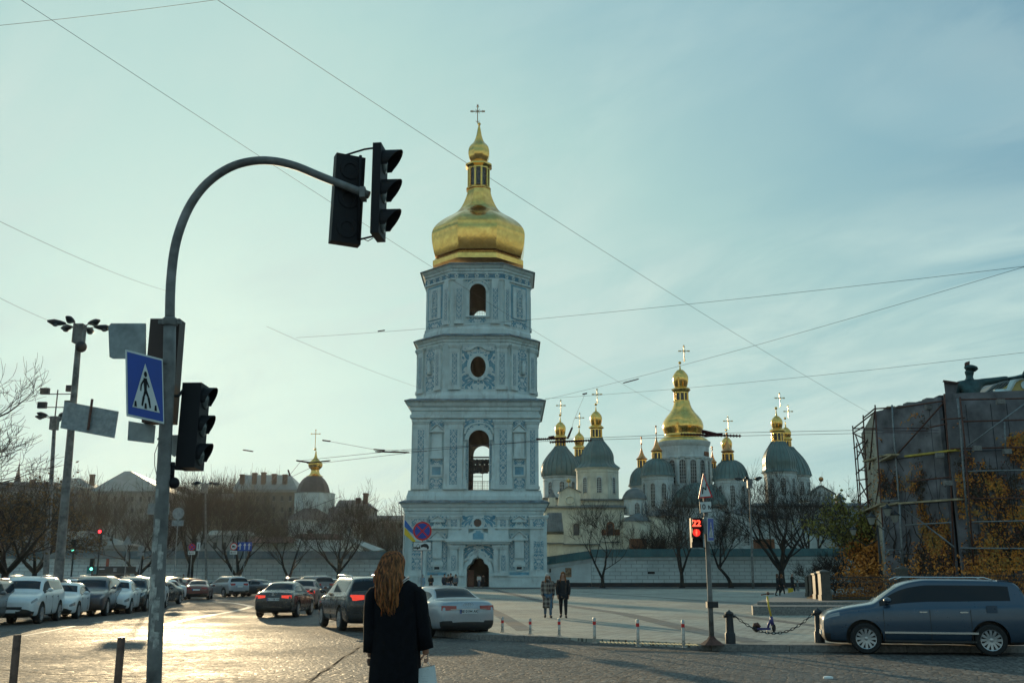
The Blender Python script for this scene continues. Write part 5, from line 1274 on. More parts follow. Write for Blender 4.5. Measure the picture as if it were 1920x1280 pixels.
# --- black sedan in the middle of the square
p = G(512,1158); bs = car('sedan', 'black', 'black sedan with lit red lamps driving away in the middle of the road', (p.x, p.y+2.3, 0), R(90-1), 4.6, 1.78, 1.49, lit=True, lvl=3, plate='AI 7158 HX')
b = MB()
for k in range(3):
    an = PI/2+2*PI*k/3; c0 = Vector((-2.33, 0, .955)); d = Vector((0, math.cos(an), math.sin(an))); q = Vector((0, -math.sin(an), math.cos(an)))
    b.loft([[c0, c0+d*.035+q*.02, c0+d*.07, c0+d*.035-q*.02], [v+Vector((-.012,0,0)) for v in (c0, c0+d*.035+q*.02, c0+d*.07, c0+d*.035-q*.02)]])
b.build('badge', M['chrome'], bs, world=False)
p = G(518,1146); car('sedan', 'brownred', 'maroon sedan directly in front of the black sedan', (p.x+.4, p.y+5, 0), R(90+4), 4.6, 1.8, 1.55, lit=True)
# --- cars along the far side
far_g = 'cars parked below the long wall on the left'
FC = [('sedan','brownred','maroon sedan pulling away left of the white and silver suv', 372,1123,R(90+12),1.42),('suv','silver','silver suv with tall red corner lamps below the left wall', 425,1118.5,R(90+40),1.68),
      ('sedan','grey','dark grey sedan between the silver suv and the black sedan', 477,1117.5,R(180-28),1.44),('suv','grey','grey suv behind the red and white barrier', 583,1121,R(90+38),1.72),
      ('sedan','silver','silver sedan left of the red suv below the left wall', 618,1120,R(90+40),1.5),('suv','black','dark car half hidden behind the maroon sedan roof', 548,1116,R(90+20),1.6),
      ('suv','grey','grey suv at the end of the left row right of the thick pole', 322,1118,R(90+10),1.62),('sedan','white','white car just right of the thick pole foot', 303,1127,R(-90-4),1.5),
      ('sedan','black','black low sedan right of the thick pole', 296,1133,R(-90),1.4),('suv','red','red roofed hatchback behind the maroon sedan', 350,1116,R(90+35),1.5),
      ('sedan','dblue','dark blue car roof showing above the first white suv', 75,1128,R(20),1.5),('sedan','grey','grey car roof between the two lamp posts', 112,1126,R(20),1.5),
      ('sedan','white','silver white car roof right of the tall lamp post', 140,1122,R(15),1.5),('suv','grey','pale car roof behind the dark blue suv', 165,1120,R(15),1.62),
      ('suv','black','dark van like car behind the small white car', 252,1118,R(100),1.7),('sedan','silver','silver car roof in front of the kiosk', 212,1119,R(20),1.55)]
for k, cc, lb, px, py, rz, H_ in FC:
    p = G(px, py); car(k, cc, lb, (p.x, p.y, 0), rz, None, None, H_, far_g, lvl=1, spokes=6)
# ---------- bare trees ----------
M['bark'] = mat('dark_wet_bark', (.02,.017,.015), .9, var=.3, vs=6)
M['bark2'] = mat('brown_twigs', (.032,.022,.018), .9, var=.3, vs=3)
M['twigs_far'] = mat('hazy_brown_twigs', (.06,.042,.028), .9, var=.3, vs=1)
def tree_mesh(seed, h, trunk_h, r0, limbs, spread, depth=5, upright=.35, twig_r=.02, lean=(0,0), forkpos=None, kids=3, jit=.22, len0=None, start_dirs=None, shrink=.70):
    rnd = random.Random(seed); bt = MB(); bc = MB()
    top = Vector((lean[0], lean[1], trunk_h)); tp = []
    for i in range(7):
        s = i/6; tp.append((lean[0]*s*s+rnd.uniform(-.04,.04)*h*.05, lean[1]*s*s, trunk_h*s))
    bt.tube(tp, [r0*(1.45-.45*min(1,s*4)) * (1-.22*s) for s in [i/6 for i in range(7)]], 9)
    top = Vector(tp[-1])
    def grow(p, d, L, r, lv):
        n = 4 if lv > 1 else 3; pts = [p]; rs = [r]; q = p.copy(); dd = d.copy()
        bend = Vector((rnd.uniform(-1,1), rnd.uniform(-1,1), 0))*jit*.4
        for i in range(n):
            dd = (dd + bend*.5 + Vector((rnd.uniform(-1,1), rnd.uniform(-1,1), rnd.uniform(-.6,.8)))*jit*.5 + Vector((0,0,upright*.12))).normalized()
            q = q + dd*(L/n); pts.append(q.copy()); rs.append(max(twig_r*.6, r*(1-.42*(i+1)/n)))
        (bt if lv >= depth-0 and depth > 2 else bc).tube(pts, rs, 6 if lv >= depth-1 else (4 if lv > 1 else 3), caps=False)
        if lv == 0: return
        k = kids + (1 if rnd.random() < .4 else 0)
        for j in range(k):
            t_ = 1 if j == 0 else rnd.uniform(.3, .95); idx = min(n-1, int(t_*n)); pp = pts[idx]+(pts[idx+1]-pts[idx])*(t_*n-idx if t_ < 1 else 1)
            ax = Vector((rnd.uniform(-1,1), rnd.uniform(-1,1), rnd.uniform(-1,1))).cross(dd).normalized()
            ang = rnd.uniform(.1,.35) if j == 0 else rnd.uniform(.4,.95)
            nd = (Matrix.Rotation(ang, 3, ax) @ dd); nd = (nd+Vector((0,0,upright*.35))).normalized()
            grow(pp, nd, L*rnd.uniform(shrink-.12, shrink+.1), max(twig_r, rs[idx+1]*(.8 if j == 0 else .6)), lv-1)
    L0 = len0 or (h-trunk_h)*.42
    dirs = start_dirs or [(math.cos(2*PI*i/limbs+rnd.uniform(-.5,.5))*spread, math.sin(2*PI*i/limbs+rnd.uniform(-.5,.5))*spread, 1) for i in range(limbs)]
    for i, d in enumerate(dirs):
        d = Vector(d).normalized(); grow(top-Vector((0,0,r0*.4)), d, L0*rnd.uniform(.9,1.15), r0*.68, depth)
    return bt.mesh('trunk'), bc.mesh('crown')
def tree(x, ybase, Y, ytop, label, seed, group=None, m=('bark','bark2'), name='bare_tree', z=.16, w_=None, cat='tree', **kw):
    p = P(x, ybase, Y); h = P(x, ytop, Y).z - z; r = thing(name, label, cat, (p.x, Y, z), 0, group)
    kw.setdefault('trunk_h', h*.28); kw.setdefault('r0', .28); kw.setdefault('limbs', 3); kw.setdefault('spread', .6)
    tm, cm = tree_mesh(seed, h, **kw)
    zs = max(v.co.z for v in cm.vertices); s = h/zs
    for me in (tm, cm):
        for v in me.vertices:
            k = v.co.z/zs; v.co.z *= s
            v.co.x *= 1+(s-1)*k; v.co.y *= 1+(s-1)*k
    put('trunk', tm, M[m[0]], r, True); put('crown', cm, M[m[1]], r)
    return r
g1 = 'bare street trees in front of the right wall'; g2_ = 'bare street trees in front of the left wall'
D = 134.
tree(1130, 1100, D, 924, 'bare tree with trunk forked low right of the walking couple', 3, g1, trunk_h=2.3, r0=.30, start_dirs=[(-.42,0,1),(.12,.1,1)], len0=6.2, upright=.5, depth=5, kids=3, shrink=.74, twig_r=.024)
tree(1279, 1100, D, 880, 'bare tree with V shaped fork left of the red pedestrian signal', 5, g1, trunk_h=3.0, r0=.30, start_dirs=[(-.16,0,1),(.30,.05,1),(-.05,.3,1)], len0=6.5, upright=.45, twig_r=.024, kids=3, shrink=.74)
tree(1371, 1098, D, 940, 'bare tree with curved leaning trunk right of the blue crossing sign', 8, g1, trunk_h=4.0, r0=.28, lean=(-1.6,0), start_dirs=[(-.35,0,1),(.3,0,1),(.05,.3,1)], len0=4.3, upright=.2, twig_r=.024, kids=3, shrink=.74)
tree(1467, 1098, D, 862, 'largest bare tree with spreading limbs behind the walking women', 12, g1, trunk_h=3.6, r0=.48, start_dirs=[(-.55,0,1),(-.2,.2,1),(.1,0,1),(.42,.1,1),(0,-.3,1)], len0=7.2, upright=.4, twig_r=.024, kids=3, shrink=.74)
tree(1506, 1040, 152, 875, 'bare tree behind the wall, left one of the close pair', 15, None, trunk_h=5., r0=.34, limbs=3, spread=.35, len0=8, upright=.5, z=.05)
tree(1521, 1040, 150, 868, 'bare tree behind the wall, right one of the close pair', 16, None, trunk_h=5., r0=.34, limbs=3, spread=.4, len0=8, upright=.5, z=.05)
tree(1600, 1060, 150, 892, 'dark bare tree behind the wall just left of the scaffold', 18, None, trunk_h=4., r0=.3, limbs=4, spread=.7, len0=5.5, z=.05)
tree(1240, 1040, 150, 970, 'reddish bare bush showing above the wall beside the brick porch', 21, None, ('bark2','bark2'), 'bare_bush', .05, trunk_h=1.5, r0=.15, limbs=6, spread=.7, len0=4., cat='bush')
tree(1215, 1040, 152, 985, 'smaller bare bush above the wall left of the brown one', 22, None, ('bark2','bark2'), 'bare_bush', .05, trunk_h=1.5, r0=.12, limbs=6, spread=.8, len0=3.4, cat='bush')
# left wall
tree(257, 1098, D, 915, 'bare tree with forked trunk left of the thick near pole', 31, g2_, trunk_h=3.2, r0=.42, start_dirs=[(-.55,0,1),(.35,.1,1),(0,.4,1)], len0=6.4, upright=.3, twig_r=.024, kids=3, shrink=.74)
r = tree(355, 1098, D, 868, 'bare tree with thick ivy covered trunk right of the round signs', 33, g2_, trunk_h=5.5, r0=.46, limbs=4, spread=.35, len0=7, upright=.6, twig_r=.024, kids=3, shrink=.74)
tree(445, 1098, D, 880, 'bare tree with three stems beside the blue lane sign', 35, g2_, trunk_h=2.2, r0=.40, start_dirs=[(-.55,0,1),(-.1,.1,1),(.22,0,1)], len0=7.0, upright=.5, twig_r=.024, kids=3, shrink=.74)
tree(541, 1098, D, 918, 'bare tree forked near the ground below the small church', 37, g2_, trunk_h=2.0, r0=.33, start_dirs=[(-.35,0,1),(.22,.05,1)], len0=6.2, upright=.45, twig_r=.024, kids=3, shrink=.74)
tree(634, 1098, D, 895, 'bare tree with wide fan crown right of the small church', 39, g2_, trunk_h=3.4, r0=.36, start_dirs=[(-.5,0,1),(-.15,.2,1),(.15,0,1),(.5,.1,1)], len0=6.2, upright=.4, twig_r=.024, kids=3, shrink=.74)
gm = 'distant bare trees behind the left wall'
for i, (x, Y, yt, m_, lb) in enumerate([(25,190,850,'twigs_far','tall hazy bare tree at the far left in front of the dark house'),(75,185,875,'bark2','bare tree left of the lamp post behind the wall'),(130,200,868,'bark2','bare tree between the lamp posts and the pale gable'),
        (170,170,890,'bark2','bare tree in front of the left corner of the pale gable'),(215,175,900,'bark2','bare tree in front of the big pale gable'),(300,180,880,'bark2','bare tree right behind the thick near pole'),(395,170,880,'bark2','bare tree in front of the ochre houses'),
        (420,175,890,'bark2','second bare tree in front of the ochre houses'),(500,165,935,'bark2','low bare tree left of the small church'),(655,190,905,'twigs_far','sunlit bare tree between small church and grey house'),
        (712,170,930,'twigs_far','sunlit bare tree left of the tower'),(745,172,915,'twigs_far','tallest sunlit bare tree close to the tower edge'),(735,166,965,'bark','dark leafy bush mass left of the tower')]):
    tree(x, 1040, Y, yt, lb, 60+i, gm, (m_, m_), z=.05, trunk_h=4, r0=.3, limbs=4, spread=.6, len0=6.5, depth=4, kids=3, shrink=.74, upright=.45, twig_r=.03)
gp_ = 'poplars catching the sun above the ochre houses'
for i, (x, yt) in enumerate([(398,868),(412,878),(428,870),(472,868),(487,880),(352,885)]):
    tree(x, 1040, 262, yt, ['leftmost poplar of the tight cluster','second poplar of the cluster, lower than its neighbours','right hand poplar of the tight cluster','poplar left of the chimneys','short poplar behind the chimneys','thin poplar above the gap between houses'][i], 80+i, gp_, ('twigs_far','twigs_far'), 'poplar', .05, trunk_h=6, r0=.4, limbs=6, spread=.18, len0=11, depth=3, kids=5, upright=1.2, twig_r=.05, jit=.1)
# big tree at the left edge and its neighbour with remaining leaves
M['leafb'] = mat('withered_brown_leaves', (.16,.085,.03), .8, var=.5, vs=3, col2=(.07,.05,.02))
M['leafy'] = mat('yellow_green_leaves', (.30,.24,.04), .7, var=.5, vs=2, col2=(.12,.13,.02))
M['leafo'] = mat('orange_creeper_leaves', (.72,.27,.03), .7, var=.5, vs=2.5, col2=(.34,.11,.018))
M['leafr'] = mat('dark_red_leaves', (.16,.05,.03), .8, var=.5, vs=2)
def leaves(pts, size, m, parent, name='foliage', seed=1, flat=None):
    rnd = random.Random(seed); b = MB()
    for p in pts:
        n = Vector((rnd.uniform(-1,1), rnd.uniform(-1,1), rnd.uniform(-.6,1)))
        if flat is not None: n = flat + n*.55
        n.normalize(); a = n.orthogonal().normalized(); c = n.cross(a); an = rnd.uniform(0, 6.28); a, c = a*math.cos(an)+c*math.sin(an), c*math.cos(an)-a*math.sin(an)
        s = size*rnd.uniform(.6,1.3); p = Vector(p)
        b.poly([p-a*s, p+c*s*.55, p+a*s, p-c*s*.55])
    return b.build(name, m, parent, fixn=False)
bt = tree(-200, 1150, 52, 640, 'big bare tree reaching in from the left edge', 101, None, ('bark','bark2'), z=0, trunk_h=7, r0=.55, limbs=5, spread=.75, len0=6.2, depth=5, upright=.2, twig_r=.022, jit=.35)
def leafy_tree(x, yb, Y, yt, label, seed, m, n, size, w_, hz=(0,.15), **kw):
    r = tree(x, yb, Y, yt, label, seed, None, ('bark','bark2'), **kw)
    cm = [o for o in r.children if o.name.startswith('crown')][0].data; rnd = random.Random(seed)
    vs = [v.co for v in cm.vertices]; zmax = max(v.z for v in vs); pts = []
    for _ in range(n):
        v = vs[rnd.randrange(len(vs))]; pts.append(v+Vector((rnd.gauss(0,.25),rnd.gauss(0,.25),rnd.gauss(0,.2))))
    o = leaves(pts, size, M[m], None, 'foliage', seed); o.parent = r; return r
leafy_tree(2, 1150, 62, 868, 'brownish tree with withered leaves over the first parked cars', 103, 'leafb', 2600, .11, 6, z=0, trunk_h=3.5, r0=.3, limbs=5, spread=.9, len0=4.6, depth=5, upright=.05, twig_r=.02)
leafy_tree(60, 1120, 95, 905, 'dark tree with brown leaves left of the tall lamp post', 104, 'leafb', 2200, .13, 6, z=0, trunk_h=3.5, r0=.3, limbs=5, spread=.8, len0=5.0, depth=5, upright=.15, twig_r=.022)
# autumn trees and bushes left of the scaffold
leafy_tree(1632, 1105, 64, 918, 'yellow green autumn tree at the left foot of the scaffold', 111, 'leafy', 6500, .10, 4, z=ZP, trunk_h=1.4, r0=.12, limbs=6, spread=.6, len0=2.3, depth=4, kids=4, upright=.25, twig_r=.012)
leafy_tree(1655, 1105, 62, 985, 'orange autumn bush below the scaffold', 112, 'leafo', 6500, .10, 3, z=ZP, trunk_h=.6, r0=.08, limbs=7, spread=.8, len0=1.6, depth=4, kids=4, upright=.2, twig_r=.012)
tree(1566, 1118, 66, 1020, 'reddish bare bush behind the iron fence', 113, None, ('bark','bark2'), 'bare_bush', ZP, trunk_h=.8, r0=.07, limbs=6, spread=.8, len0=1.3, depth=4, kids=4, upright=.2, twig_r=.010, cat='bush')
tree(1540, 1118, 70, 1035, 'small bare bush between wall and iron fence', 114, None, ('bark2','bark2'), 'bare_bush', ZP, trunk_h=.6, r0=.06, limbs=6, spread=.9, len0=1.2, depth=4, kids=3, upright=.2, twig_r=.010, cat='bush')
# ---------- street furniture ----------
M['pole'] = mat('weathered_galvanised_pole', (.20,.20,.195), .6, metal=.15, var=.45, vs=3, bump=.15, bs=12)
M['tl'] = mat('traffic_light_housing', (.010,.011,.014), .6, var=.15, spec=.25)
M['lensoff'] = mat('unlit_signal_lens', (.10,.12,.12), .2, var=0)
M['signback'] = mat('grey_sign_back', (.28,.33,.35), .55, metal=.3, var=.3, vs=4)
M['signblue'] = mat('sign_blue', (.012,.06,.36), .4, var=.12, vs=3)
M['signwhite'] = mat('sign_white', (.62,.66,.66), .4, var=.1)
M['signred'] = mat('sign_red', (.62,.012,.015), .4, var=.1)
M['steel'] = mat('brushed_steel', (.38,.38,.37), .3, metal=.8, var=.3, vs=10)
def disc(b, c, r, n, d, depth=.02, seg=24):
    n = Vector(n).normalized(); a = n.cross(Vector((0,0,1))).normalized(); u = a.cross(n)
    q = [Vector(c)+(a*math.cos(2*PI*i/seg)+u*math.sin(2*PI*i/seg))*r for i in range(seg)]; b.loft([q, [p+n*depth for p in q]])
def lamp_head(loc, yaw, label=None, parent=None, hgt=1.12, lit=None, three=True, roll=0., dp=.13, vs_=1.):
    """three-lens signal; faces local -y, origin = centre"""
    root = thing('traffic_light', label, 'traffic light', loc, yaw) if not parent else None
    if root: root.rotation_euler = (0, roll, yaw)
    if parent:
        root = bpy.data.objects.new('signal_head', None); COL.objects.link(root); root.parent = parent; root.location = wmat(parent).inverted() @ Vector(loc); root.rotation_euler = (0, roll, yaw)
    n = 3 if three else 2; w_ = .36*hgt/1.12; hh = hgt/n
    b = MB(); b.box((-w_/2,-.02,-hgt/2),(w_/2,dp,hgt/2)); b.build('housing', M['tl'], root, world=False, bevel=.025)
    b = MB()
    for i in range(n):
        z = hgt/2-hh*(i+.5); b.lathe([(hh*.40,.2),(hh*.34,.23),(.001,.235)], (0,0,0), 16)
    b.bm.free()
    for i in range(n):
        z = hgt/2-hh*(i+.5); r = hh*.37
        b = MB(); b.M = Matrix.Translation((0,-.02,z)) @ Matrix.Rotation(R(90), 4, 'X'); b.lathe([(r,0),(r*.9,.02),(.001,.05)], (0,0,0), 18); b.build('lens', lit.get(i, M['lensoff']) if lit else M['lensoff'], root, world=False, smooth=True)
        b = MB(); seg = 14; q0 = []; q1 = []; q2 = []; q3 = []
        for k in range(seg+1):
            a = R(-28)+R(236)*k/seg; ca, sa = math.cos(a)*1.12*r, math.sin(a)*1.12*r; dep = (.07+.17*max(0, math.sin(a)+.35)/1.35)*vs_
            q0.append((ca,-.02,z+sa)); q1.append((ca*.98,-.02-dep,z+sa*.98)); q2.append((ca*.94,-.02,z+sa*.94)); q3.append((ca*.93,-.02-dep,z+sa*.93))
        A = [[b.v(p) for p in q] for q in (q0,q1,q3,q2)]
        for k in range(seg):
            for m_ in range(3): b.f([A[m_][k], A[m_][k+1], A[m_+1][k+1], A[m_+1][k]])
        b.build('visor', M['tl'], root, world=False)
        b = MB(); b.M = Matrix.Translation((0,dp,z)) @ Matrix.Rotation(R(-90), 4, 'X'); b.lathe([(r*.95,0),(r*.9,.012),(r*.55,.012),(r*.5,.0)], (0,0,0), 20, caps=False); b.build('back_ring', M['tl'], root, world=False)
    return root
# --- the near signal pole with its long curved arm
PYD = 12.; 
def pp(x, y, Y=PYD): return P(x, y, Y)
base = P(284, 1350, PYD); 
np_ = thing('signal_pole', 'tall stained pole with a long curved arm in the left foreground', 'signal pole', (base.x, PYD, .15))
low_ = [pp(286.5,1345),pp(291,1200),pp(296.5,1080),pp(303,950),pp(308.5,850),pp(313,760)]
b = MB(); b.tube([(low_[0].x,PYD,.15)]+low_+[pp(317,690),pp(318.5,600)], [.088,.086,.085,.084,.082,.080,.078,.076,.074], 20); b.build('pole', M['pole'], np_, True)
arcp = [(318.5,600),(319,560),(321,520),(326,475),(334,440),(348,402),(366,370),(390,342),(420,320),(450,307),(485,301),(520,303),(556,312),(595,328),(640,346),(692,366)]
ap = [pp(x,y, PYD-.0) for x,y in arcp]; sm = []
for i in range(len(ap)-1):
    p0,p1,p2,p3 = ap[max(i-1,0)],ap[i],ap[i+1],ap[min(i+2,len(ap)-1)]
    for j in range(3):
        s = j/3; sm.append(.5*((2*p1)+(-p0+p2)*s+(2*p0-5*p1+4*p2-p3)*s*s+(-p0+3*p1-3*p2+p3)*s**3))
sm.append(ap[-1]); n_ = len(sm)
b = MB(); b.tube(sm, [.060-.010*i/n_ for i in range(n_)], 16); b.build('curved_arm', M['pole'], np_, True)
b = MB(); c = pp(318.5,603); b.lathe([(.09,-.05),(.095,-.03),(.095,.03),(.075,.05)], c, 16); b.box((c.x-.14,c.y-.02,c.z-.03),(c.x+.14,c.y+.02,c.z+.02)); b.build('collar', M['pole'], np_, smooth='auto')
for y_ in (682,745,823,905):
    c = pp(318.5-(y_-600)*.045,y_); b = MB(); b.lathe([(.079,-.012),(.083,-.01),(.083,.01),(.079,.012)], c, 18); b.build('band_clamp', M['pole'], np_, smooth='auto')
stk = mat('torn_stickers', (.62,.62,.58), .8, var=.6, vs=11, col2=(.08,.08,.08))
for (yy, an, hh, ww) in ((1012,-20,.28,50),(1050,30,.2,40),(1105,-35,.35,60),(1140,15,.25,45),(1175,-10,.3,35),(1075,-50,.16,40),(1030,20,.12,30),(1125,-5,.3,30),(1200,25,.2,45),(985,-5,.15,40),(925,-20,.1,30)):
    c = pp(300-(yy-1000)*.043, yy); b = MB(); q0=[]; q1=[]
    for k in range(9):
        a = R(-90+an-ww/2+ww*k/8); q0.append((c.x+.0875*math.cos(a), c.y+.0875*math.sin(a), c.z-hh/2+.02*math.sin(k*2.3))); q1.append((c.x+.0875*math.cos(a), c.y+.0875*math.sin(a), c.z+hh/2+.03*math.sin(k*3.1)))
    A=[b.v(p) for p in q0]; B=[b.v(p) for p in q1]
    for k in range(8): b.f([A[k],A[k+1],B[k+1],B[k]])
    b.build('torn_sticker', stk, np_)
# heads at the arm's end: one seen from behind, one from the side
z_c = (pp(650,292).z+pp(646,458).z)/2
h1 = lamp_head(pp(647,374,PYD+.12), R(180+24), 'black three lamp signal hanging from the arm end, seen from behind', hgt=1.20); h1.rotation_euler = (0, R(-1.2), R(180+24)); h1.location.y = PYD+.20
h2_ = lamp_head(pp(716,361,PYD+.1), R(90-2), 'black three lamp signal at the arm end with visors pointing right', hgt=1.22, dp=.09); h2_.rotation_euler = (0,R(-.5),R(84))
b = MB()
b.tube([pp(648,291,PYD+.2),pp(664,286,PYD+.2),pp(684,280,PYD+.15),pp(706,277,PYD+.1)], .013, 6); b.tube([pp(648,456,PYD+.2),pp(670,450,PYD+.2),pp(708,441,PYD+.1)], .013, 6); b.tube([pp(676,292,PYD+.12),pp(673,448,PYD+.12)], .022, 6)
br = b.build('signal_bracket', M['tl'], np_, True)
b = MB(); b.tube([pp(700,446,PYD+.1),pp(690,452,PYD+.12),pp(678,446,PYD+.12)], .006, 5); b.build('cable', M['black'], np_, True)
for s in (-1,1):
    b = MB(); c = pp(681,364); b.box((c.x-.035,c.y-.09,c.z-.07+s*.0),(c.x+.035,c.y+.1,c.z+.07)); 
    if s > 0: b.build('arm_clamp', M['pole'], np_, bevel=.01)
    else: b.bm.free()
# side signal catching the sun, right of the pole
h3_ = lamp_head(pp(377,800,PYD+.35), R(90), 'signal right of the pole with the low sun glowing behind it', hgt=1.06, dp=.22, vs_=.6); h3_.rotation_euler = (0,R(2.0),R(88))
b = MB(); b.tube([pp(313,742,PYD),pp(335,742,PYD+.1),pp(350,722,PYD+.3),pp(362,726,PYD+.35)], .018, 6); b.tube([pp(322,870,PYD),pp(330,878,PYD+.1),pp(345,879,PYD+.3),pp(356,875,PYD+.35)], .02, 6); b.tube([pp(324,866,PYD+.05),pp(322,897,PYD+.05)], .03, 8); b.build('signal_bracket', M['tl'], np_, True)
b = MB(); b.sphere(pp(326,905,PYD+.05), .07, 10, 8); b.build('acoustic_sounder', M['tl'], np_, True)
b = MB(); b.tube([pp(297,830),pp(290,850),pp(290,872),pp(294,892),pp(308,902),pp(322,888)], .005, 5); b.build('cable', M['black'], np_, True)
# back of another signal with its plate
b = MB(); p0 = pp(274,795,PYD+.3); p1 = pp(345,603,PYD+.3); b.box((p0.x,PYD+.14,p0.z),(p1.x,PYD+.36,p1.z)); o = b.build('traffic_light', mat('brown_back_housing', (.05,.03,.026), .6, var=.2), None, bevel=.03)
tag(o, 'brown backed signal box mounted behind the pole between the grey plate and the sun', 'traffic light')
def plate(pts, Y, d, m, name, label, cat, Ys=None, round_=0):
    Ys = Ys or [Y]*len(pts); b = MB(); q = [P(x,y,yy) for (x,y),yy in zip(pts,Ys)]; n = (q[1]-q[0]).cross(q[-1]-q[0]).normalized()
    if n.y > 0: n = -n
    b.loft([q,[p-n*d for p in q]]); o = b.build(name, m, None, bevel=.012 if not round_ else 0); return tag(o, label, cat)
plate([(205,669),(203,612),(208,606),(273,606),(273,672),(211,672)], PYD+.2, .02, M['signback'], 'sign_plate', 'pale grey sign plate seen from behind, left of the brown box', 'sign')
plate([(241,789),(291,797),(288,831),(239,825)], PYD+.25, .02, M['signback'], 'sign_plate', 'small grey plate below the blue crossing sign', 'sign')
plate([(316,815),(339,815),(339,848),(326,856),(316,848)], PYD+.3, .02, M['signback'], 'sign_plate', 'small pointed plate right of the pole below the brown box', 'sign')
# blue crossing sign on the pole, turned towards the right
def crossing_sign(corners, Ys, label, hasman=True, name='crossing_sign', man=M['tl']):
    """corners tl,tr,br,bl in photo; builds plate + triangle + figure in the plate plane"""
    tl, tr, br_, bl = [P(x,y,Y) for (x,y),Y in zip(corners,Ys)]; br_ = bl+tr-tl
    ux = (tr-tl); uy = (tl-bl); n = ux.cross(uy).normalized()
    if n.y > 0: n = -n
    def q(u, v, d=0): a = bl+(br_-bl)*u; c = tl+(tr-tl)*u; return a+(c-a)*v+n*d
    root = thing(name, label, 'road sign', tuple((bl+br_)/2)); b = MB(); c = [q(0,0),q(1,0),q(1,1),q(0,1)]; b.loft([c,[p-n*.02 for p in c]]); b.build('plate_edge', M['signwhite'], root)
    b = MB(); c = [q(.03,.03,.003),q(.97,.03,.003),q(.97,.97,.003),q(.03,.97,.003)]; b.poly(c); b.build('blue_field', M['signblue'], root)
    b = MB(); b.poly([q(.14,.15,.006),q(.88,.15,.006),q(.51,.86,.006)]); b.build('white_triangle', M['signwhite'], root)
    if hasman:
        b = MB(); c = [q(.51+.042*math.cos(2*PI*i/12),.69+.045*math.sin(2*PI*i/12),.009) for i in range(12)]; b.poly(c)
        def limb(pts, w0, w1):
            for (a, wa), (c_, wc) in zip(zip(pts, [w0]*len(pts)), zip(pts[1:], [w1]*len(pts))):
                d = Vector((c_[0]-a[0], c_[1]-a[1])); m_ = Vector((-d.y, d.x)).normalized()
                b.poly([q(a[0]-m_.x*wa,a[1]-m_.y*wa,.009),q(c_[0]-m_.x*wc,c_[1]-m_.y*wc,.009),q(c_[0]+m_.x*wc,c_[1]+m_.y*wc,.009),q(a[0]+m_.x*wa,a[1]+m_.y*wa,.009)])
        limb([(.50,.63),(.50,.44)], .05, .035); limb([(.50,.44),(.45,.34),(.40,.20)], .03, .022); limb([(.51,.44),(.58,.34),(.62,.19)], .03, .022)
        limb([(.49,.62),(.39,.52),(.37,.42)], .02, .016); limb([(.52,.61),(.60,.50)], .02, .016)
        for u in (.22,.49,.76): b.poly([q(u-.03,.165,.009),q(u+.04,.165,.009),q(u+.03,.25,.009),q(u-.015,.25,.009)])
        b.build('walking_figure', man, root)
    return root
cs = crossing_sign([(236,655),(305,673),(302,803),(238,779)], [PYD-.42,PYD-.12,PYD-.12,PYD-.42], 'large blue pedestrian crossing sign on the near pole')
# --- lamp posts
def lamp_post(x0, y0, x1, y1, Y, label, r=.19, heads=6, sp=None, flood=False, hs=1., z0=0.):
    a = P(x0,y0,Y); c = P(x1,y1,Y); root = thing('lamp_post', label, 'lamp post', (a.x, Y, z0))
    b = MB(); n = 10; b.tube([(a.x+(c.x-a.x)*i/n, Y, z0+(c.z-z0)*i/n) for i in range(n+1)], [r*(1-.45*i/n) for i in range(n+1)], 12); b.build('pole', M['pole'], root, True)
    b = MB(); b.box((c.x-.24*hs,Y-.24*hs,c.z-.85*hs),(c.x+.24*hs,Y+.24*hs,c.z+.1)); b.build('junction_box', M['pole'], root, bevel=.03)
    for k in range(heads):
        an = 2*PI*k/heads+.5; d = Vector((math.cos(an), math.sin(an), 0)); s = c+Vector((0,0,-.15)); e = s+d*.75*hs+Vector((0,0,.22*hs)); h = e+d*.75*hs+Vector((0,0,.04))
        b = MB(); b.tube([s, e], .03*hs, 6); ar = b.build('bracket', M['pole'], root)
        b = MB(); pr = [e-d*.1, e+d*.15*hs, e+d*.45*hs, h]; b.tube(pr, [.06*hs,.13*hs,.17*hs,.05*hs], 8); b.build('lamp_head', M['iron'], root, True)
        b = MB(); b.sphere(e+d*.38*hs+Vector((0,0,-.10*hs)), .15*hs, 8, 6, .7); b.build('lamp_glass', M['lensoff'], root, True)
    if flood:
        for dx, dz in ((-1,1.9),(1,2.1),(-1.1,.9),(1,1.0)):
            q = c+Vector((dx*.9*hs,0,dz*hs)); b = MB(); b.box((q.x-.3*hs,q.y-.15,q.z-.22*hs),(q.x+.3*hs,q.y+.15,q.z+.22*hs)); b.build('floodlight', M['iron'], root, bevel=.04)
        b = MB()
        for dz in (.75,1.7): b.tube([c+Vector((-1.1*hs,0,dz*hs)), c+Vector((1.1*hs,0,dz*hs))], .04, 6)
        b.tube([c, c+Vector((0,0,2*hs))], .05, 6); b.build('floodlight_frame', M['iron'], root)
    return root
lamp_post(108,1105,150,612,48,'tall lamp post with six lamp heads and a large plate at the left', .24)
lamp_post(86,1095,103,783,80,'farther lamp post with floodlights on top left of the tall one', .24, 5, flood=True, hs=1.15)
lamp_post(387,1098,385,908,128,'distant lamp post against the ochre houses', .17, 5, hs=1.25, z0=.16)
lamp_post(1412,1098,1405,899,128,'distant lamp post left of the largest bare tree', .17, 5, hs=1.25, z0=.16)
plate([(121,752),(222,771),(214,821),(113,802)], 46.5, .06, M['signback'], 'sign_board', 'large grey board seen from behind beside the tall lamp post', 'sign board')
o = bpy.data.objects[[o.name for o in bpy.data.objects if o.name.startswith('sign_board')][0]]
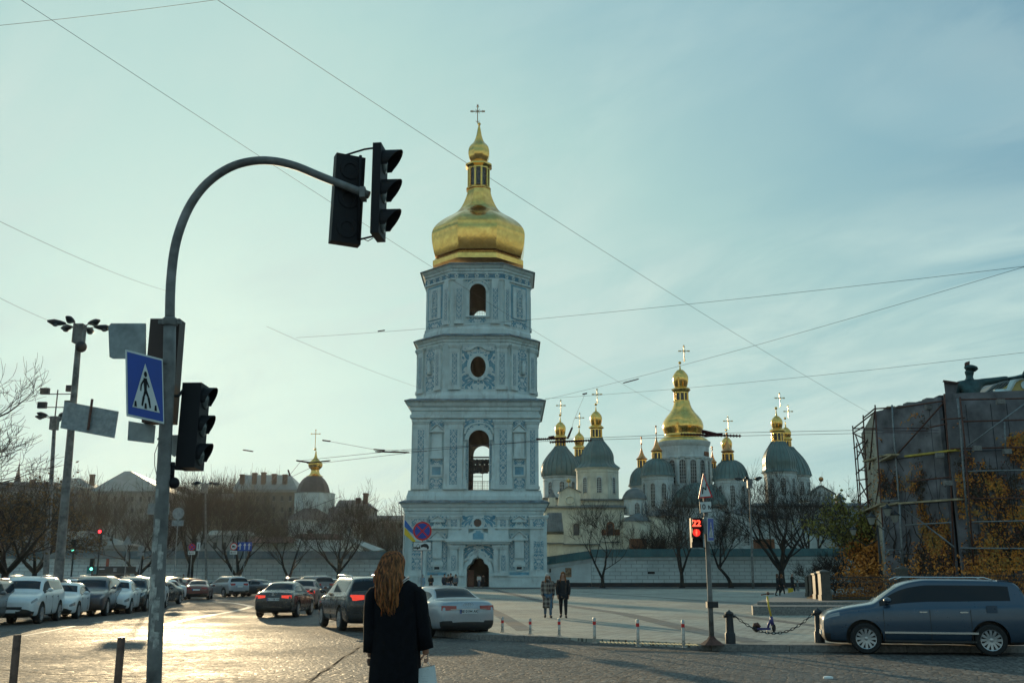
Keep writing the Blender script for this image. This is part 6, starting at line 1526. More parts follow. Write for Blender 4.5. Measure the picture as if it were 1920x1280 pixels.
b = MB(); q = P(173,748,46.4); e = P(165,806,46.4); b.tube([q,e], .06, 6); b.build('rear_rail', M['rust'], o)
b = MB(); c = P(152,650,47.5); b.sphere(c, .28, 10, 8); tag(b.build('siren_horn', M['iron'], None, True), 'dark horn loudspeaker on the tall lamp post under its lamps', 'loudspeaker')
# --- round no stopping sign and tow plate
NY = 38.; root = thing('no_stopping_sign', 'round blue and red no stopping sign with tow truck plate on thin post', 'road sign', (P(792,1160,NY).x, NY, 0))
c = P(792,995,NY); s_ = mpp(792,995,NY)
b = MB(); b.tube([(c.x,NY+.06,0),(c.x,NY+.06,c.z+.1)], .035, 8); b.build('post', M['signback'], root, True)
b = MB(); disc(b, c, 17.5*s_, (0,-1,0), 0, .03, 32); b.build('red_rim', M['signred'], root)
b = MB(); disc(b, c+Vector((0,-.031,0)), 14.2*s_, (0,-1,0), 0, .004, 32); b.build('blue_field', M['signblue'], root)
b = MB()
for a in (45,-45):
    ca, sa = math.cos(R(a)), math.sin(R(a)); L = 14.6*s_; w_ = 1.35*s_; y_ = NY-.037-(.002 if a > 0 else 0)
    b.poly([(c.x+ca*L-sa*w_,y_,c.z+sa*L+ca*w_),(c.x-ca*L-sa*w_,y_,c.z-sa*L+ca*w_),(c.x-ca*L+sa*w_,y_,c.z-sa*L-ca*w_),(c.x+ca*L+sa*w_,y_,c.z+sa*L-ca*w_)])
b.build('red_cross', M['signred'], root)
def rect(root, x0,x1,y0,y1,Y,m,name,d=.02): a = P(x0,y1,Y); c_ = P(x1,y0,Y); b = MB(); b.box((a.x,Y-d,a.z),(c_.x,Y,c_.z)); return b.build(name, m, root)
rect(root, 774,809,1015,1032,NY,M['black'],'plate_rim'); rect(root, 775,808,1016,1031,NY-.021,M['signwhite'],'plate_face',.004)
def px_poly(b, pts, Y): b.poly([P(x,y,Y) for x,y in pts])
def px_disc(b, x, y, r, Y, n=12): b.poly([P(x+r*math.cos(2*PI*i/n), y+r*math.sin(2*PI*i/n), Y) for i in range(n)])
b = MB(); Yp = NY-.03
px_poly(b, [(775.5,1025),(786,1025),(786,1023.5),(788,1023.5),(788,1028),(775.5,1028)], Yp); px_disc(b, 783,1028.3,1.5,Yp)
px_poly(b, [(779,1025),(784,1018.5),(784.6,1018.9),(780,1025)], Yp); px_poly(b, [(784,1018.5),(784.6,1018.5),(787.5,1023.6),(786.9,1023.8)], Yp)
px_poly(b, [(788,1021.8),(792,1020),(796,1018.4),(801,1019.4),(804,1023.5),(804.5,1027),(801,1026.4),(789,1023.6)], Yp); px_disc(b, 791,1024.2,1.7,Yp); px_disc(b, 802,1027.6,1.7,Yp)
b.build('tow_symbol', M['black'], root)
# --- right hand sign pole
SY = 24.8; root = thing('sign_pole', 'slim grey leaning pole carrying the triangle, 10 m plate and red signal', 'sign pole', (P(1335,1205,SY).x, SY, ZP))
rp = lambda x, y, d=0: P(x, y, SY+d)
b = MB(); b.tube([rp(1335,1206),rp(1330.5,1100),rp(1326,1010),rp(1322,935),rp(1321,888)], [.062,.058,.055,.05,.045], 14); b.build('pole', M['pole'], root, True)
b = MB(); q = rp(1335,1206); b.lathe([(.32,0),(.27,.02),(.12,.12),(.06,.2)], (q.x,q.y,ZP), 8); b.build('pole_foot', M['rust'], root)
b = MB(); q = rp(1334,1132); b.box((q.x-.12,q.y-.12,q.z-.08),(q.x+.14,q.y+.1,q.z+.06)); b.build('junction_box', M['iron'], root, bevel=.01)
b = MB(); q = rp(1324,985); b.box((q.x-.08,q.y-.12,q.z-.2),(q.x+.06,q.y-.04,q.z+.2)); b.build('control_box', M['signback'], root, bevel=.01)
tr = thing('warning_sign', 'white triangle with red border and black winding road arrow', 'road sign', tuple(rp(1322,933)))
def tri_(pts, Y, d, m, name, parent): b = MB(); q = [P(x,y,Y) for x,y in pts]; b.loft([q,[v+Vector((0,d,0)) for v in q]]); return b.build(name, m, parent)
tri_([(1309.5,934),(1336.5,931.5),(1318.5,887)], SY-.10, .02, M['signred'], 'red_border', tr); tri_([(1312.5,931.2),(1333,929.4),(1319,893)], SY-.106, .004, M['signwhite'], 'white_field', tr)
b = MB()
for a, c_ in (((1317,925),(1318,913.5)),((1318,913.5),(1323.5,917.5)),((1323.5,917.5),(1324,907))):
    d = Vector((c_[0]-a[0], c_[1]-a[1])); m_ = Vector((-d.y,d.x)).normalized()*1.15; e = d.normalized()*.8
    b.poly([P(a[0]-m_.x-e.x,a[1]-m_.y-e.y,SY-.112),P(c_[0]-m_.x+e.x,c_[1]-m_.y+e.y,SY-.112),P(c_[0]+m_.x+e.x,c_[1]+m_.y+e.y,SY-.112),P(a[0]+m_.x-e.x,a[1]+m_.y-e.y,SY-.112)])
b.build('arrow', M['black'], tr)
tp = thing('distance_plate', 'small white plate reading 10 m under the triangle', 'road sign', tuple(rp(1323,960)))
q = [(1311.5,940),(1334,938.5),(1335.5,959.5),(1313,961.5)]; tri_(q, SY-.10, .02, M['black'], 'plate_rim', tp); tri_([(1312.5,941),(1333.2,939.6),(1334.5,958.6),(1314,960.4)], SY-.106, .004, M['signwhite'], 'plate_face', tp)
tm = text_mesh('10 м', .175, .001, .002); pt_ = P(1323.5,950,SY-.114); tm.transform(Matrix.Translation(pt_) @ Matrix.Rotation(R(90), 4, 'X')); put('plate_lettering', tm, M['black'], tp, world=True)
crossing_sign([(1326.5,970),(1337.5,970.5),(1338,1015),(1327.5,1014)], [SY-.25,SY-.02,SY-.02,SY-.25], 'narrow blue crossing sign turned sideways on the right pole', True, 'crossing_sign')
# pedestrian signal: red standing figure and 22 countdown
ps = thing('pedestrian_signal', 'black pedestrian signal lit red with the digits 22', 'traffic light', tuple(rp(1306,998)))
def pbox(x0,x1,y0,y1,Y,d,name,m,parent,bev=.015): a = P(x0,y1,Y); c_ = P(x1,y0,Y); b = MB(); b.box((a.x,Y-d/2,a.z),(c_.x,Y+d/2,c_.z)); return b.build(name, m, parent, bevel=bev)
pbox(1296,1315,971,1026,SY,.22,'housing',M['tl'],ps)
M['redlit'] = mat('lit_red_leds', (.6,.02,.01), .4, var=0, emit=(1,.06,.03), es=3.5)
M['redglow'] = mat('red_lens_glow', (.4,.02,.01), .4, var=0, emit=(1,.03,.02), es=.9)
tm = text_mesh('22', .21, .001, .007); tm.transform(Matrix.Translation(P(1306,981,SY-.118)) @ Matrix.Rotation(R(90), 4, 'X')); put('countdown_digits', tm, M['redlit'], ps, world=True)
b = MB(); disc(b, P(1306,998,SY-.112), 7.2*mpp(1306,998,SY), (0,-1,0), 0, .004); b.build('red_lens', M['redglow'], ps)
b = MB(); s_ = mpp(1306,998,SY); c = P(1306,998,SY-.12)
disc(b, c+Vector((0,0,4.2*s_)), 1.5*s_, (0,-1,0), 0, .003, 10)
b.poly([(c.x-1.9*s_,c.y,c.z+2.4*s_),(c.x-1.7*s_,c.y,c.z-1.4*s_),(c.x-1.2*s_,c.y,c.z-1.4*s_),(c.x-1.0*s_,c.y,c.z-5*s_),(c.x+1.0*s_,c.y,c.z-5*s_),(c.x+1.2*s_,c.y,c.z-1.4*s_),(c.x+1.7*s_,c.y,c.z-1.4*s_),(c.x+1.9*s_,c.y,c.z+2.4*s_)]); b.build('red_figure', M['redlit'], ps)
b = MB(); disc(b, P(1306,1015,SY-.112), 7.*s_, (0,-1,0), 0, .004); b.build('green_lens', M['dark'], ps)
for y_ in (974,991,1008):
    b = MB(); q = P(1306,y_,SY-.11); w_ = .12; b.box((q.x-w_,q.y-.14,q.z-.008),(q.x+w_,q.y,q.z+.008)); b.box((q.x-w_,q.y-.1,q.z-.1),(q.x-w_+.01,q.y,q.z)); b.box((q.x+w_-.01,q.y-.1,q.z-.1),(q.x+w_,q.y,q.z)); b.build('visor', M['tl'], ps)
b = MB(); b.tube([rp(1315,969),rp(1322,967)], .015, 6); b.tube([rp(1314,1025),rp(1324,1027)], .015, 6); b.build('bracket', M['iron'], ps)
# --- steel bollards with red bands
def bollard(x, yb, yt, z, label, r=.038, red=True, group='slim steel bollards with red bands along the dropped kerb', m='steel'):
    p = G(x, yb, z); zt = P(x, yt, p.y).z; root = thing('bollard', label, 'bollard', (p.x, p.y, z), 0, group); h = zt-z
    b = MB(); b.lathe([(r,0),(r,h-.03),(r*.7,h-.005),(.001,h)], (0,0,0), 14); b.build('post', M[m], root, world=False, smooth='auto')
    if red:
        b = MB(); b.lathe([(r+.003,h-.17),(r+.003,h-.09)], (0,0,0), 14, caps=False); b.build('red_band', M['signred'], root, world=False, smooth='auto')
    b = MB(); b.lathe([(r*1.8,0),(r*1.8,.01),(r*1.05,.014)], (0,0,0), 14); b.build('base_ring', M[m], root, world=False, smooth='auto')
for i, (x, yb, yt) in enumerate(((942,1184,1156),(994,1188,1158),(1048.5,1191,1158),(1115,1205,1157),(1196.5,1211,1160),(1282,1213.5,1161))):
    bollard(x, yb, yt, .155 if i < 3 else ZP, ['steel bollard nearest the silver sedan','second steel bollard from the silver sedan','steel bollard at the corner of the raised kerb','steel bollard where the kerb drops, right of the couple','steel bollard beside the yellow tactile strip','steel bollard nearest the leaning sign pole'][i])
M['rustpost'] = mat('rusty_steel_post', (.16,.10,.08), .45, metal=.6, var=.4, vs=8)
for i, (x, yt) in enumerate(((29,1189),(224,1194))):
    Yb = 11.3; q = P(x+2, yt, Yb); root = thing('bollard', ['brown bollard at the lower left corner','brown bollard just left of the near pole'][i], 'bollard', (P(x-4,1290,Yb).x, Yb, .15), 0, 'plain bollards in the left foreground')
    b = MB(); p0 = wmat(root).translation; b.tube([(p0.x,Yb,.15),(q.x+.01,Yb,q.z-.01),(q.x+.01,Yb,q.z)], [.041,.041,.038], 16); b.build('post', M['rustpost'], root, smooth='auto')
    b = MB(); b.lathe([(.09,0),(.09,.012),(.045,.02)], (p0.x,Yb,.15), 16); b.build('base_ring', M['rustpost'], root, smooth='auto')
# --- cast iron chain bollards, chain and scooter
def cast_bollard(x, yb, yt, label):
    p = G(x, yb, ZP); h = P(x, yt, p.y).z-ZP; root = thing('chain_bollard', label, 'bollard', (p.x, p.y, ZP), 0, 'cast iron bollards joined by a chain')
    b = MB(); b.lathe([(.125,0),(.125,.3*h),(.118,.315*h),(.105,.33*h),(.10,.35*h),(.085,.82*h),(.105,.83*h),(.11,.88*h),(.09,.92*h),(.045,.95*h),(.02,.97*h),(.001,h)], (0,0,0), 16); b.build('post', M['iron'], root, world=False, smooth='auto')
    b = MB(); b.tube([(-.15,0,.8*h),(.15,0,.8*h)], .03, 8); b.build('chain_ring', M['iron'], root, world=False); return p, h
A_, hA = cast_bollard(1370,1207,1142,'cast iron chain bollard just right of the leaning sign pole')
B_, hB = cast_bollard(1537.5,1204,1138,'cast iron chain bollard at the nose of the blue suv')
C_ = B_+Vector((2.3,-.15,0)); root = thing('chain_bollard', 'cast iron chain bollard hidden behind the blue suv', 'bollard', tuple(C_)); b = MB(); b.lathe([(.125,0),(.10,.35),(.085,.7),(.1,.75),(.001,.85)], (0,0,0), 12); b.build('post', M['iron'], root, world=False)
def chain(p, q, sag, label):
    p = Vector(p); q = Vector(q); L = (q-p).length; n = int(L/.085); b = MB(); pts = []
    for i in range(n+1):
        s = i/n; pts.append(p+(q-p)*s+Vector((0,0,-4*sag*s*(1-s))))
    for i in range(n):
        c = (pts[i]+pts[i+1])/2; d = (pts[i+1]-pts[i]).normalized(); u = d.cross(Vector((0,1,0))).normalized() if i % 2 else d.cross(Vector((0,0,1))).normalized()
        ring = [c+d*.058*math.cos(2*PI*k/12)+u*.026*math.sin(2*PI*k/12) for k in range(13)]; b.tube(ring, .009, 5)
    return tag(b.build('chain', M['iron'], None), label, 'chain', 'sagging chains between the cast bollards')
chain(A_+Vector((.15,0,hA*.8)), B_+Vector((-.15,0,hB*.8)), .42, 'long sagging chain the scooter leans on')
chain(B_+Vector((.15,0,hB*.8)), C_+Vector((-.1,0,.68)), .25, 'short chain running behind the blue suv')
sp = G(1436,1184,ZP); SYy = sp.y
sc_r = thing('kick_scooter', 'yellow and purple rental scooter parked by the chain', 'scooter', (sp.x, SYy, ZP))
q = lambda x, y, d=0.: P(x, y, SYy+d)
M['yel'] = mat('yellow_paint', (.62,.42,.03), .4, var=.15); M['pur'] = mat('purple_plastic', (.05,.04,.16), .45, var=.15)
b = MB(); b.tube([q(1438.5,1117),q(1441,1135),q(1446,1156)], .028, 10); b.build('stem', M['yel'], sc_r, True)
b = MB(); b.tube([q(1446,1155),q(1447,1163),q(1449,1172)], [.04,.055,.05], 10); b.tube([q(1447,1158),q(1441,1170),q(1440,1176)], [.03,.04,.03], 8); b.build('fork', M['pur'], sc_r, True)
b = MB(); b.tube([q(1427,1114.5,-.08),q(1440,1112.5),q(1451,1112.5,.08)], .017, 8); b.build('handlebar', M['rust'], sc_r, True)
b = MB(); b.sphere(q(1440,1112), .05, 8, 6); b.build('display', M['rust'], sc_r, True)
b = MB(); a = q(1419,1176); c = q(1444,1180); b.box((a.x,SYy-.08,c.z),(c.x,SYy+.08,a.z)); b.build('deck', M['pur'], sc_r, bevel=.012)
b = MB(); a = q(1417,1173); b.tube([q(1412.5,1176),q(1415,1170.5),q(1420,1169.5),q(1425,1175)], [.03,.06,.06,.04], 8); b.build('mudguard', M['rust'], sc_r, True)
for x in (1418,1451):
    c = q(x,1177); b = MB(); b.M = Matrix.Translation((c.x,c.y,ZP+.115)) @ Matrix.Rotation(R(55 if x > 1430 else 12), 4, 'Z') @ Matrix.Rotation(R(90), 4, 'X'); b.lathe([(.055,-.02),(.10,-.025),(.115,-.01),(.115,.01),(.10,.025),(.055,.02)], (0,0,0), 20); b.build('wheel', M['tyre'], sc_r, smooth='auto')
b = MB(); b.tube([q(1438,1181),q(1437,1187,-.1),q(1446,1187,-.1),q(1446,1181)], .008, 5); b.build('kickstand', M['galv'], sc_r)
# --- small far signals, signs, kiosk, barrier, flag
def far_sign(x, y, r, Y, kind, label, z0=.16):
    c = P(x, y, Y); s_ = mpp(x,y,Y); root = thing('traffic_sign', label, 'road sign', (c.x, Y, z0)); b = MB(); b.tube([(c.x,Y+.06,z0),(c.x,Y+.06,c.z)], .045, 6); b.build('post', M['signback'], root)
    b = MB()
    if kind in ('round','nostop','truck'): disc(b, c, r*s_, (0,-1,0), 0, .03); b.build('plate', M['signback'] if kind == 'round' else M['signred'], root)
    elif kind == 'tri': b.loft([[(c.x-r*s_,Y,c.z-r*s_*.9),(c.x+r*s_,Y,c.z-r*s_*.9),(c.x,Y,c.z+r*s_)],[(c.x-r*s_,Y+.03,c.z-r*s_*.9),(c.x+r*s_,Y+.03,c.z-r*s_*.9),(c.x,Y+.03,c.z+r*s_)]]); b.build('plate', M['signback'], root)
    elif kind == 'lanes': b.box((c.x-r*s_,Y-.01,c.z-r*.62*s_),(c.x+r*s_,Y+.03,c.z+r*.62*s_)); b.build('plate', M['signblue'], root)
    if kind == 'nostop':
        b = MB(); disc(b, c+Vector((0,-.035,0)), r*.8*s_, (0,-1,0), 0, .004); b.build('blue_field', M['signblue'], root); b = MB()
        for a in (45,-45): ca, sa = math.cos(R(a))*r*.85*s_, math.sin(R(a))*r*.85*s_; b.tube([(c.x-ca,Y-.05,c.z-sa),(c.x+ca,Y-.05,c.z+sa)], .07, 4)
        b.build('red_cross', M['signred'], root)
    if kind == 'truck':
        b = MB(); disc(b, c+Vector((0,-.035,0)), r*.78*s_, (0,-1,0), 0, .004); b.build('white_field', M['signwhite'], root); b = MB(); k = r*s_; b.box((c.x-.5*k,Y-.045,c.z-.25*k),(c.x+.15*k,Y-.04,c.z+.3*k)); b.box((c.x+.18*k,Y-.045,c.z-.25*k),(c.x+.45*k,Y-.04,c.z+.12*k)); b.build('truck_symbol', M['black'], root)
    if kind in ('nostop','truck','round'):
        b = MB(); b.box((c.x-r*s_,Y-.02,c.z-r*2.1*s_),(c.x+r*s_,Y+.02,c.z-r*1.15*s_)); pl_ = b.build('lower_plate', M['signback'] if kind == 'round' else M['signwhite'], root)
        if kind != 'round':
            b = MB(); b.box((c.x-r*.7*s_,Y-.03,c.z-r*1.72*s_),(c.x+r*.7*s_,Y-.021,c.z-r*1.56*s_)); b.poly([(c.x-r*.95*s_,Y-.026,c.z-r*1.64*s_),(c.x-r*.5*s_,Y-.026,c.z-r*1.4*s_),(c.x-r*.5*s_,Y-.026,c.z-r*1.88*s_)]); b.build('arrow', M['black'], pl_)
    if kind == 'lanes':
        b = MB()
        for i, dx in enumerate((-.66,0,.62)):
            xx = c.x+dx*r*s_; k = r*.5*s_; b.tube([(xx,Y-.03,c.z-k*.9),(xx,Y-.03,c.z+k*.6)], .06, 4); b.poly([(xx-.18,Y-.035,c.z+k*.3),(xx+.18,Y-.035,c.z+k*.3),(xx,Y-.035,c.z+k*1.0)])
            if i == 0: b.tube([(xx,Y-.03,c.z+k*.2),(xx-.3,Y-.03,c.z+k*.2)], .05, 4)
        b.build('white_arrows', M['signwhite'], root)
far_sign(334.5,962,11,90,'round','large round sign seen from behind with a plate below it', 0)
far_sign(265,1028,6.2,100,'round','small round sign seen from behind left of the thick pole', 0)
far_sign(239,1012,9,105,'tri','grey triangular sign seen from behind left of the thick pole', 0)
far_sign(360,1025,6.5,122,'nostop','small no stopping sign with arrow plate in front of the left wall')
far_sign(438.5,1024,6.8,122,'truck','small round no lorries sign with arrow plate')
far_sign(459,1024,13,121,'lanes','blue lane direction sign with three white arrows')
rt = thing('traffic_sign', 'white plate with vertical double arrow right of the small no stopping sign', 'road sign', (P(372,1024,122).x,122,.16)); c = P(372,1024,122); b = MB(); b.box((c.x-.22,122,c.z-.5),(c.x+.22,122.04,c.z+.5)); b.build('plate', M['signwhite'], rt); b = MB(); b.tube([(c.x,121.97,c.z-.3),(c.x,121.97,c.z+.3)], .04, 4); b.build('arrow', M['black'], rt); b = MB(); b.tube([(c.x,122.1,.16),(c.x,122.1,c.z)], .04, 5); b.build('post', M['signback'], rt)
rt = thing('traffic_sign', 'grey rectangular sign back partly hidden by the thick near pole', 'road sign', (P(297,954,60).x,60,0)); b = MB(); a = P(276,964,60); c = P(318,943,60); b.box((a.x,60,a.z),(c.x,60.04,c.z)); b.build('plate', M['signback'], rt); b = MB(); b.tube([((a.x+c.x)/2,60.1,0),((a.x+c.x)/2,60.1,c.z)], .05, 6); b.build('post', M['signback'], rt)
M['greenlit'] = mat('lit_green_signal', (.05,.5,.35), .4, var=0, emit=(.2,1,.7), es=2.5)
M['redspot'] = mat('lit_red_signal', (.5,.02,.02), .4, var=0, emit=(1,.03,.04), es=5)
def far_signal(x, y, Y, col, label, hgt=1.0, z0=0, lens=0):
    c = P(x, y, Y); root = thing('traffic_light', label, 'traffic light', (c.x, Y, z0)); b = MB(); b.tube([(c.x,Y+.15,z0),(c.x,Y+.15,c.z)], .07, 6); b.build('post', M['iron'], root)
    b = MB(); zc_ = c.z-(1-lens)*hgt/3; b.box((c.x-.18,Y-.1,zc_-hgt/2),(c.x+.18,Y+.1,zc_+hgt/2)); b.build('housing', M['tl'], root, bevel=.02)
    for k in range(3):
        b = MB(); disc(b, (c.x,Y-.105,zc_+(1-k)*hgt/3), .14, (0,-1,0), 0, .01, 12); b.build('lens', M[col] if k == lens else M['dark'], root)
    return root
far_signal(188,996,88,'redspot','far traffic light shining red among the bare trees', 1.2)
far_signal(172,1066,92,'greenlit','small signal with pale green light in front of the kiosk', 1.1, lens=2)
far_signal(137,1030,92,'greenlit','dim green signal right of the tall lamp post', 1.1, lens=2)
kb_ = thing('kiosk', 'dark glazed kiosk with a teal corner in front of the left wall', 'kiosk', (P(200,1080,124).x,124,.16))
def kbox(x0,x1,y0,y1,Y,D_,name,m,parent=kb_): a = P(x0,y1,Y); c_ = P(x1,y0,Y); b = MB(); b.box((a.x,Y,max(.16,a.z)),(c_.x,Y+D_,c_.z)); return b.build(name, m, parent)
kbox(162,238,1061,1075,123,3,'fascia',mat('dark_fascia',(.02,.03,.035),.4)); kbox(162,182,1061,1075,122.9,.08,'teal_corner',mat('teal_panel',(.03,.20,.22),.5)); kbox(168,232,1075.5,1105,123.6,2,'glazing',M['glass_far']); kbox(181,209,1079,1085,123.4,.1,'notice_strip',M['signwhite'])
kbox(198,204,1047,1062,123.2,.2,'red_banner',mat('red_banner',(.35,.06,.03),.7)); kbox(186,196,1065,1067,122.85,.04,'fascia_lettering',M['signwhite']); kbox(212,219,1064,1071,122.85,.04,'fascia_panel',M['signback'])
ba = thing('road_barrier', 'red and white striped plastic barrier behind the black sedan', 'barrier', (P(556,1128,72).x,72,0)); a = P(545,1103,72); c = P(567,1103,72)
b = MB(); b.box((a.x,72,.05),(c.x,72.12,a.z)); b.build('panel', M['signwhite'], ba, bevel=.03)
for i in range(3):
    x = a.x+(c.x-a.x)*(i+.35)/3; b = MB(); b.box((x,71.97,a.z-.42),(x+.16,71.995,a.z-.1)); b.build('red_stripe', M['signred'], ba)
b = MB(); b.box((a.x-.05,71.7,0),(a.x+.2,72.5,.1)); b.box((c.x-.2,71.7,0),(c.x+.4,72.5,.1)); b.build('foot', M['iron'], ba)
fl = thing('flagpole', 'white flagpole with a drooping blue and yellow flag beside the tower', 'flagpole', (P(758,1100,118).x,118,0)); c = P(758,965,118)
b = MB(); b.tube([(c.x,118,0),(c.x,118,c.z)], [.07,.04], 8); b.build('pole', M['signwhite'], fl, True)
def cloth(z0, z1, w0, name, m, k0):
    b = MB(); n = 8; rows = []
    for j in range(4):
        row = []
        for i in range(n+1):
            u = i/n; v = j/3; zz = z1+(z0-z1)*v - u*1.55*(1-.3*v) ; row.append(b.v((c.x+.05+u*w0, 118+.12*math.sin(u*7+k0), zz)))
        rows.append(row)
    for j in range(3):
        for i in range(n): b.f([rows[j][i],rows[j][i+1],rows[j+1][i+1],rows[j+1][i]])
    return b.build(name, m, fl, True)
zt = P(758,973,118).z; cloth(zt-.85, zt, 1.3, 'flag_blue_half', mat('flag_blue',(.02,.13,.45),.7,var=0), 0); cloth(zt-1.75, zt-.85, 1.3, 'flag_yellow_half', mat('flag_yellow',(.75,.50,.02),.7,var=0), 0)
# --- overhead wires with fittings
M['wire'] = mat('dark_wire', (.05,.03,.035), .6, var=0); M['fit'] = mat('brown_insulator', (.05,.014,.016), .9, var=.2, spec=.1)
wg = 'thin overhead wires crossing the square'
def wire(pts, label, r=.011, group=wg):
    Q = [P(x,y,Y) for x,y,Y in pts]; out = []
    if len(Q) == 2:
        L = (Q[1]-Q[0]).length
        for i in range(13): s = i/12; out.append(Q[0]+(Q[1]-Q[0])*s-Vector((0,0,.006*L*4*s*(1-s))))
    else: out = Q
    b = MB(); b.tube(out, r*.72, 5); return tag(b.build('overhead_wire', M['wire'], None), label, 'wire', group)
wire([(30,-6,22),(1270,778,75)], 'wire running from the top left corner down past the tower', .009)
wire([(400,-5,20),(1645,782,60)], 'wire from the top edge down across the golden dome to the scaffold', .009)
wire([(-10,49,25),(420,-2,25)], 'short wire across the extreme top left corner', .009)
wire([(555,633,70),(1925,499,38)], 'wire rising to the right across the top storey of the tower', .013)
wire([(1022,749,70),(1925,499,38)], 'wire rising steeply right above the main dome', .013)
wire([(1022,747,70),(1925,660,45)], 'nearly level wire just above the cathedral crosses', .012)
wire([(-5,413,30),(312,545,60)], 'faint wire left of the curved arm', .010); wire([(-5,556,40),(105,606,48)], 'faint wire ending at the tall lamp post', .010); wire([(500,612,60),(790,728,90)], 'faint wire left of the tower', .012)
tg = 'pair of trolleybus wires'
wire([(548,893,48),(600,868,46),(790,846,43),(1020,824,41),(1330,812,39),(1620,806,40),(1760,806,40)], 'upper of the two trolleybus wires crossing the tower', .013, tg)
wire([(545,888,45),(565,863,44),(760,843,42),(1020,827,40),(1330,818,38.4),(1620,812,39.4),(1760,812,39.4)], 'lower of the two trolleybus wires crossing the tower', .013, tg)
wire([(606,825,50),(700,842,46),(800,846,44)], 'slack feeder wire right of the small church cross', .012); wire([(1097,738,55),(1075,790,48),(1068,820,41)], 'short drop wire above the green domes', .010)
wire([(543,890,46),(515,920,52),(470,965,60),(425,1010,70)], 'sunlit wire dropping left below the small church', .014); wire([(520,888,48),(500,912,56),(470,950,60)], 'second sunlit wire dropping to the left', .014); wire([(265,1018,70),(370,1012,66),(470,992,60),(560,960,56),(640,930,50)], 'slack sunlit wire in front of the left trees', .016)
def fitting(p, q, r, label, Y=(41,41), seg=0):
    a = P(*p, Y[0]); c = P(*q, Y[1]); b = MB(); b.tube([a, a+(c-a)*.08, a+(c-a)*.92, c], [r*.5,r,r,r*.5], 8)
    if seg:
        for i in range(seg): m_ = a+(c-a)*(i+.5)/seg; d = (c-a).normalized(); b.tube([m_-d*.02, m_+d*.02], r*1.7, 8)
    return tag(b.build('wire_fitting', M['fit'], None), label, 'wire fitting', 'dark insulators and clamps on the overhead wires')
fitting((703,846),(768,848),.035,'insulator on the trolley wire left of the tower', (44,44)); fitting((700,842),(722,844),.03,'short clamp at the left end of the insulator near the tower', (44,44)); fitting((555,863),(583,867),.035,'clamp on the wire left of the small church', (44,44)); fitting((575,868),(620,863),.03,'clamp crossing the gold finial of the small church', (44,44))
fitting((540,880),(544,892),.035,'hook shaped clamp above the small church roofs', (45,45)); fitting((1005,823),(1060,822),.03,'ribbed insulator right of the tower', (40.8,40.8), 14); fitting((1030,829),(1110,825),.03,'long ribbed insulator in front of the first green dome', (40,40), 18)
fitting((1028,821),(1040,819),.07,'bulky clamp at the tower edge', (40.8,40.8)); fitting((1064,822),(1073,801),.045,'slanting insulator beside the first green dome', (41,43)); fitting((1168,718),(1198,710),.035,'slanting insulator on the wire above the domes', (60,59)); fitting((1092,739),(1101,737),.04,'tiny clamp above the second green dome', (56,56)); fitting((708,621),(722,619),.04,'short dark insulator left of the top storey', (62,62))
fitting((1275,814),(1390,817),.035,'long ribbed insulator below the main golden dome', (39,39), 20); fitting((1315,808),(1345,815),.075,'bulky clamp right of the main golden dome', (39,39)); fitting((1320,818),(1355,813),.045,'lower clamp right of the main golden dome', (38.5,38.5)); fitting((604,825),(620,827),.035,'clamp at the end of the slack feeder wire', (50,50)); fitting((455,843),(475,846),.03,'dark fitting in the sky between the signals and the small church', (50,50))
# scaffold wires' fittings on the cladding
for k in range(2): fitting((1655,803+k*6),(1740,802+k*6),.014,['upper','lower'][k]+' ribbed insulator in front of the grey cladding', (40-.6*k,40-.6*k))
# ---------- boxed-in monument with scaffolding, statue, fence ----------
M['clad'] = mat('grey_cladding_panel', (.19,.185,.20), .85, var=.4, vs=.9, bump=.3, bs=3)
M['cladlit'] = mat('sunlit_cladding_panel', (.40,.36,.28), .85, var=.3, vs=1.5)  # paler, warmer cladding: low sun on the side face put into its colour
E = lambda x, y, Y: P(x, y, Y)
mon = thing('monument_enclosure', 'tall grey boxed in monument overgrown with orange creeper at the right', 'enclosure', (P(1785,1100,54).x,54,ZP))
zt = 11.3
def foot(x, Y): return P(x, 1000, Y)
def vwall(x0, Y0, x1, Y1, zt0, zt1, name, m, z0=ZP, th=.3):
    a, c = foot(x0,Y0), foot(x1,Y1); d = Vector((c.x-a.x,c.y-a.y,0)).normalized(); n = Vector((d.y,-d.x,0))*-th
    b = MB(); b.loft([[(a.x,a.y,z0),(c.x,c.y,z0),(c.x+n.x,c.y+n.y,z0),(a.x+n.x,a.y+n.y,z0)],[(a.x,a.y,zt0),(c.x,c.y,zt1),(c.x+n.x,c.y+n.y,zt1),(a.x+n.x,a.y+n.y,zt0)]]); return b.build(name, m, mon)
zL = P(1655,772,58.2).z
vwall(1630,66,1657,58.2,zL-.2,zL,'sunlit_side_wall',M['cladlit'])
vwall(1657,58.2,1783,54,zL,P(1783,744,54).z,'cladding_wall',M['clad'])
vwall(1783,54.6,1800,54.2,P(1790,742,54.6).z,P(1790,742,54.6).z,'recess',M['dark'])
vwall(1797,53.4,2250,51,P(1800,738,53.4).z,P(1800,738,53.4).z+.1,'cladding_wall',M['clad'])
for i, (x0,x1,y0,y1) in enumerate(((1663,1684,762,772),(1684,1704,757,768),(1700,1722,751,764),(1722,1736,749,759),(1736,1762,743,756),(1760,1784,738,752))):
    Y0 = 58.2-(x0-1657)/126*4.2-.1; p = P(x0,y1,Y0); q = P(x1,y0,Y0-.6); b = MB(); b.box((p.x,Y0-.15,p.z-.05),(q.x,Y0+.5,q.z)); b.build('coping_stone', M['granite'], mon, bevel=.03)
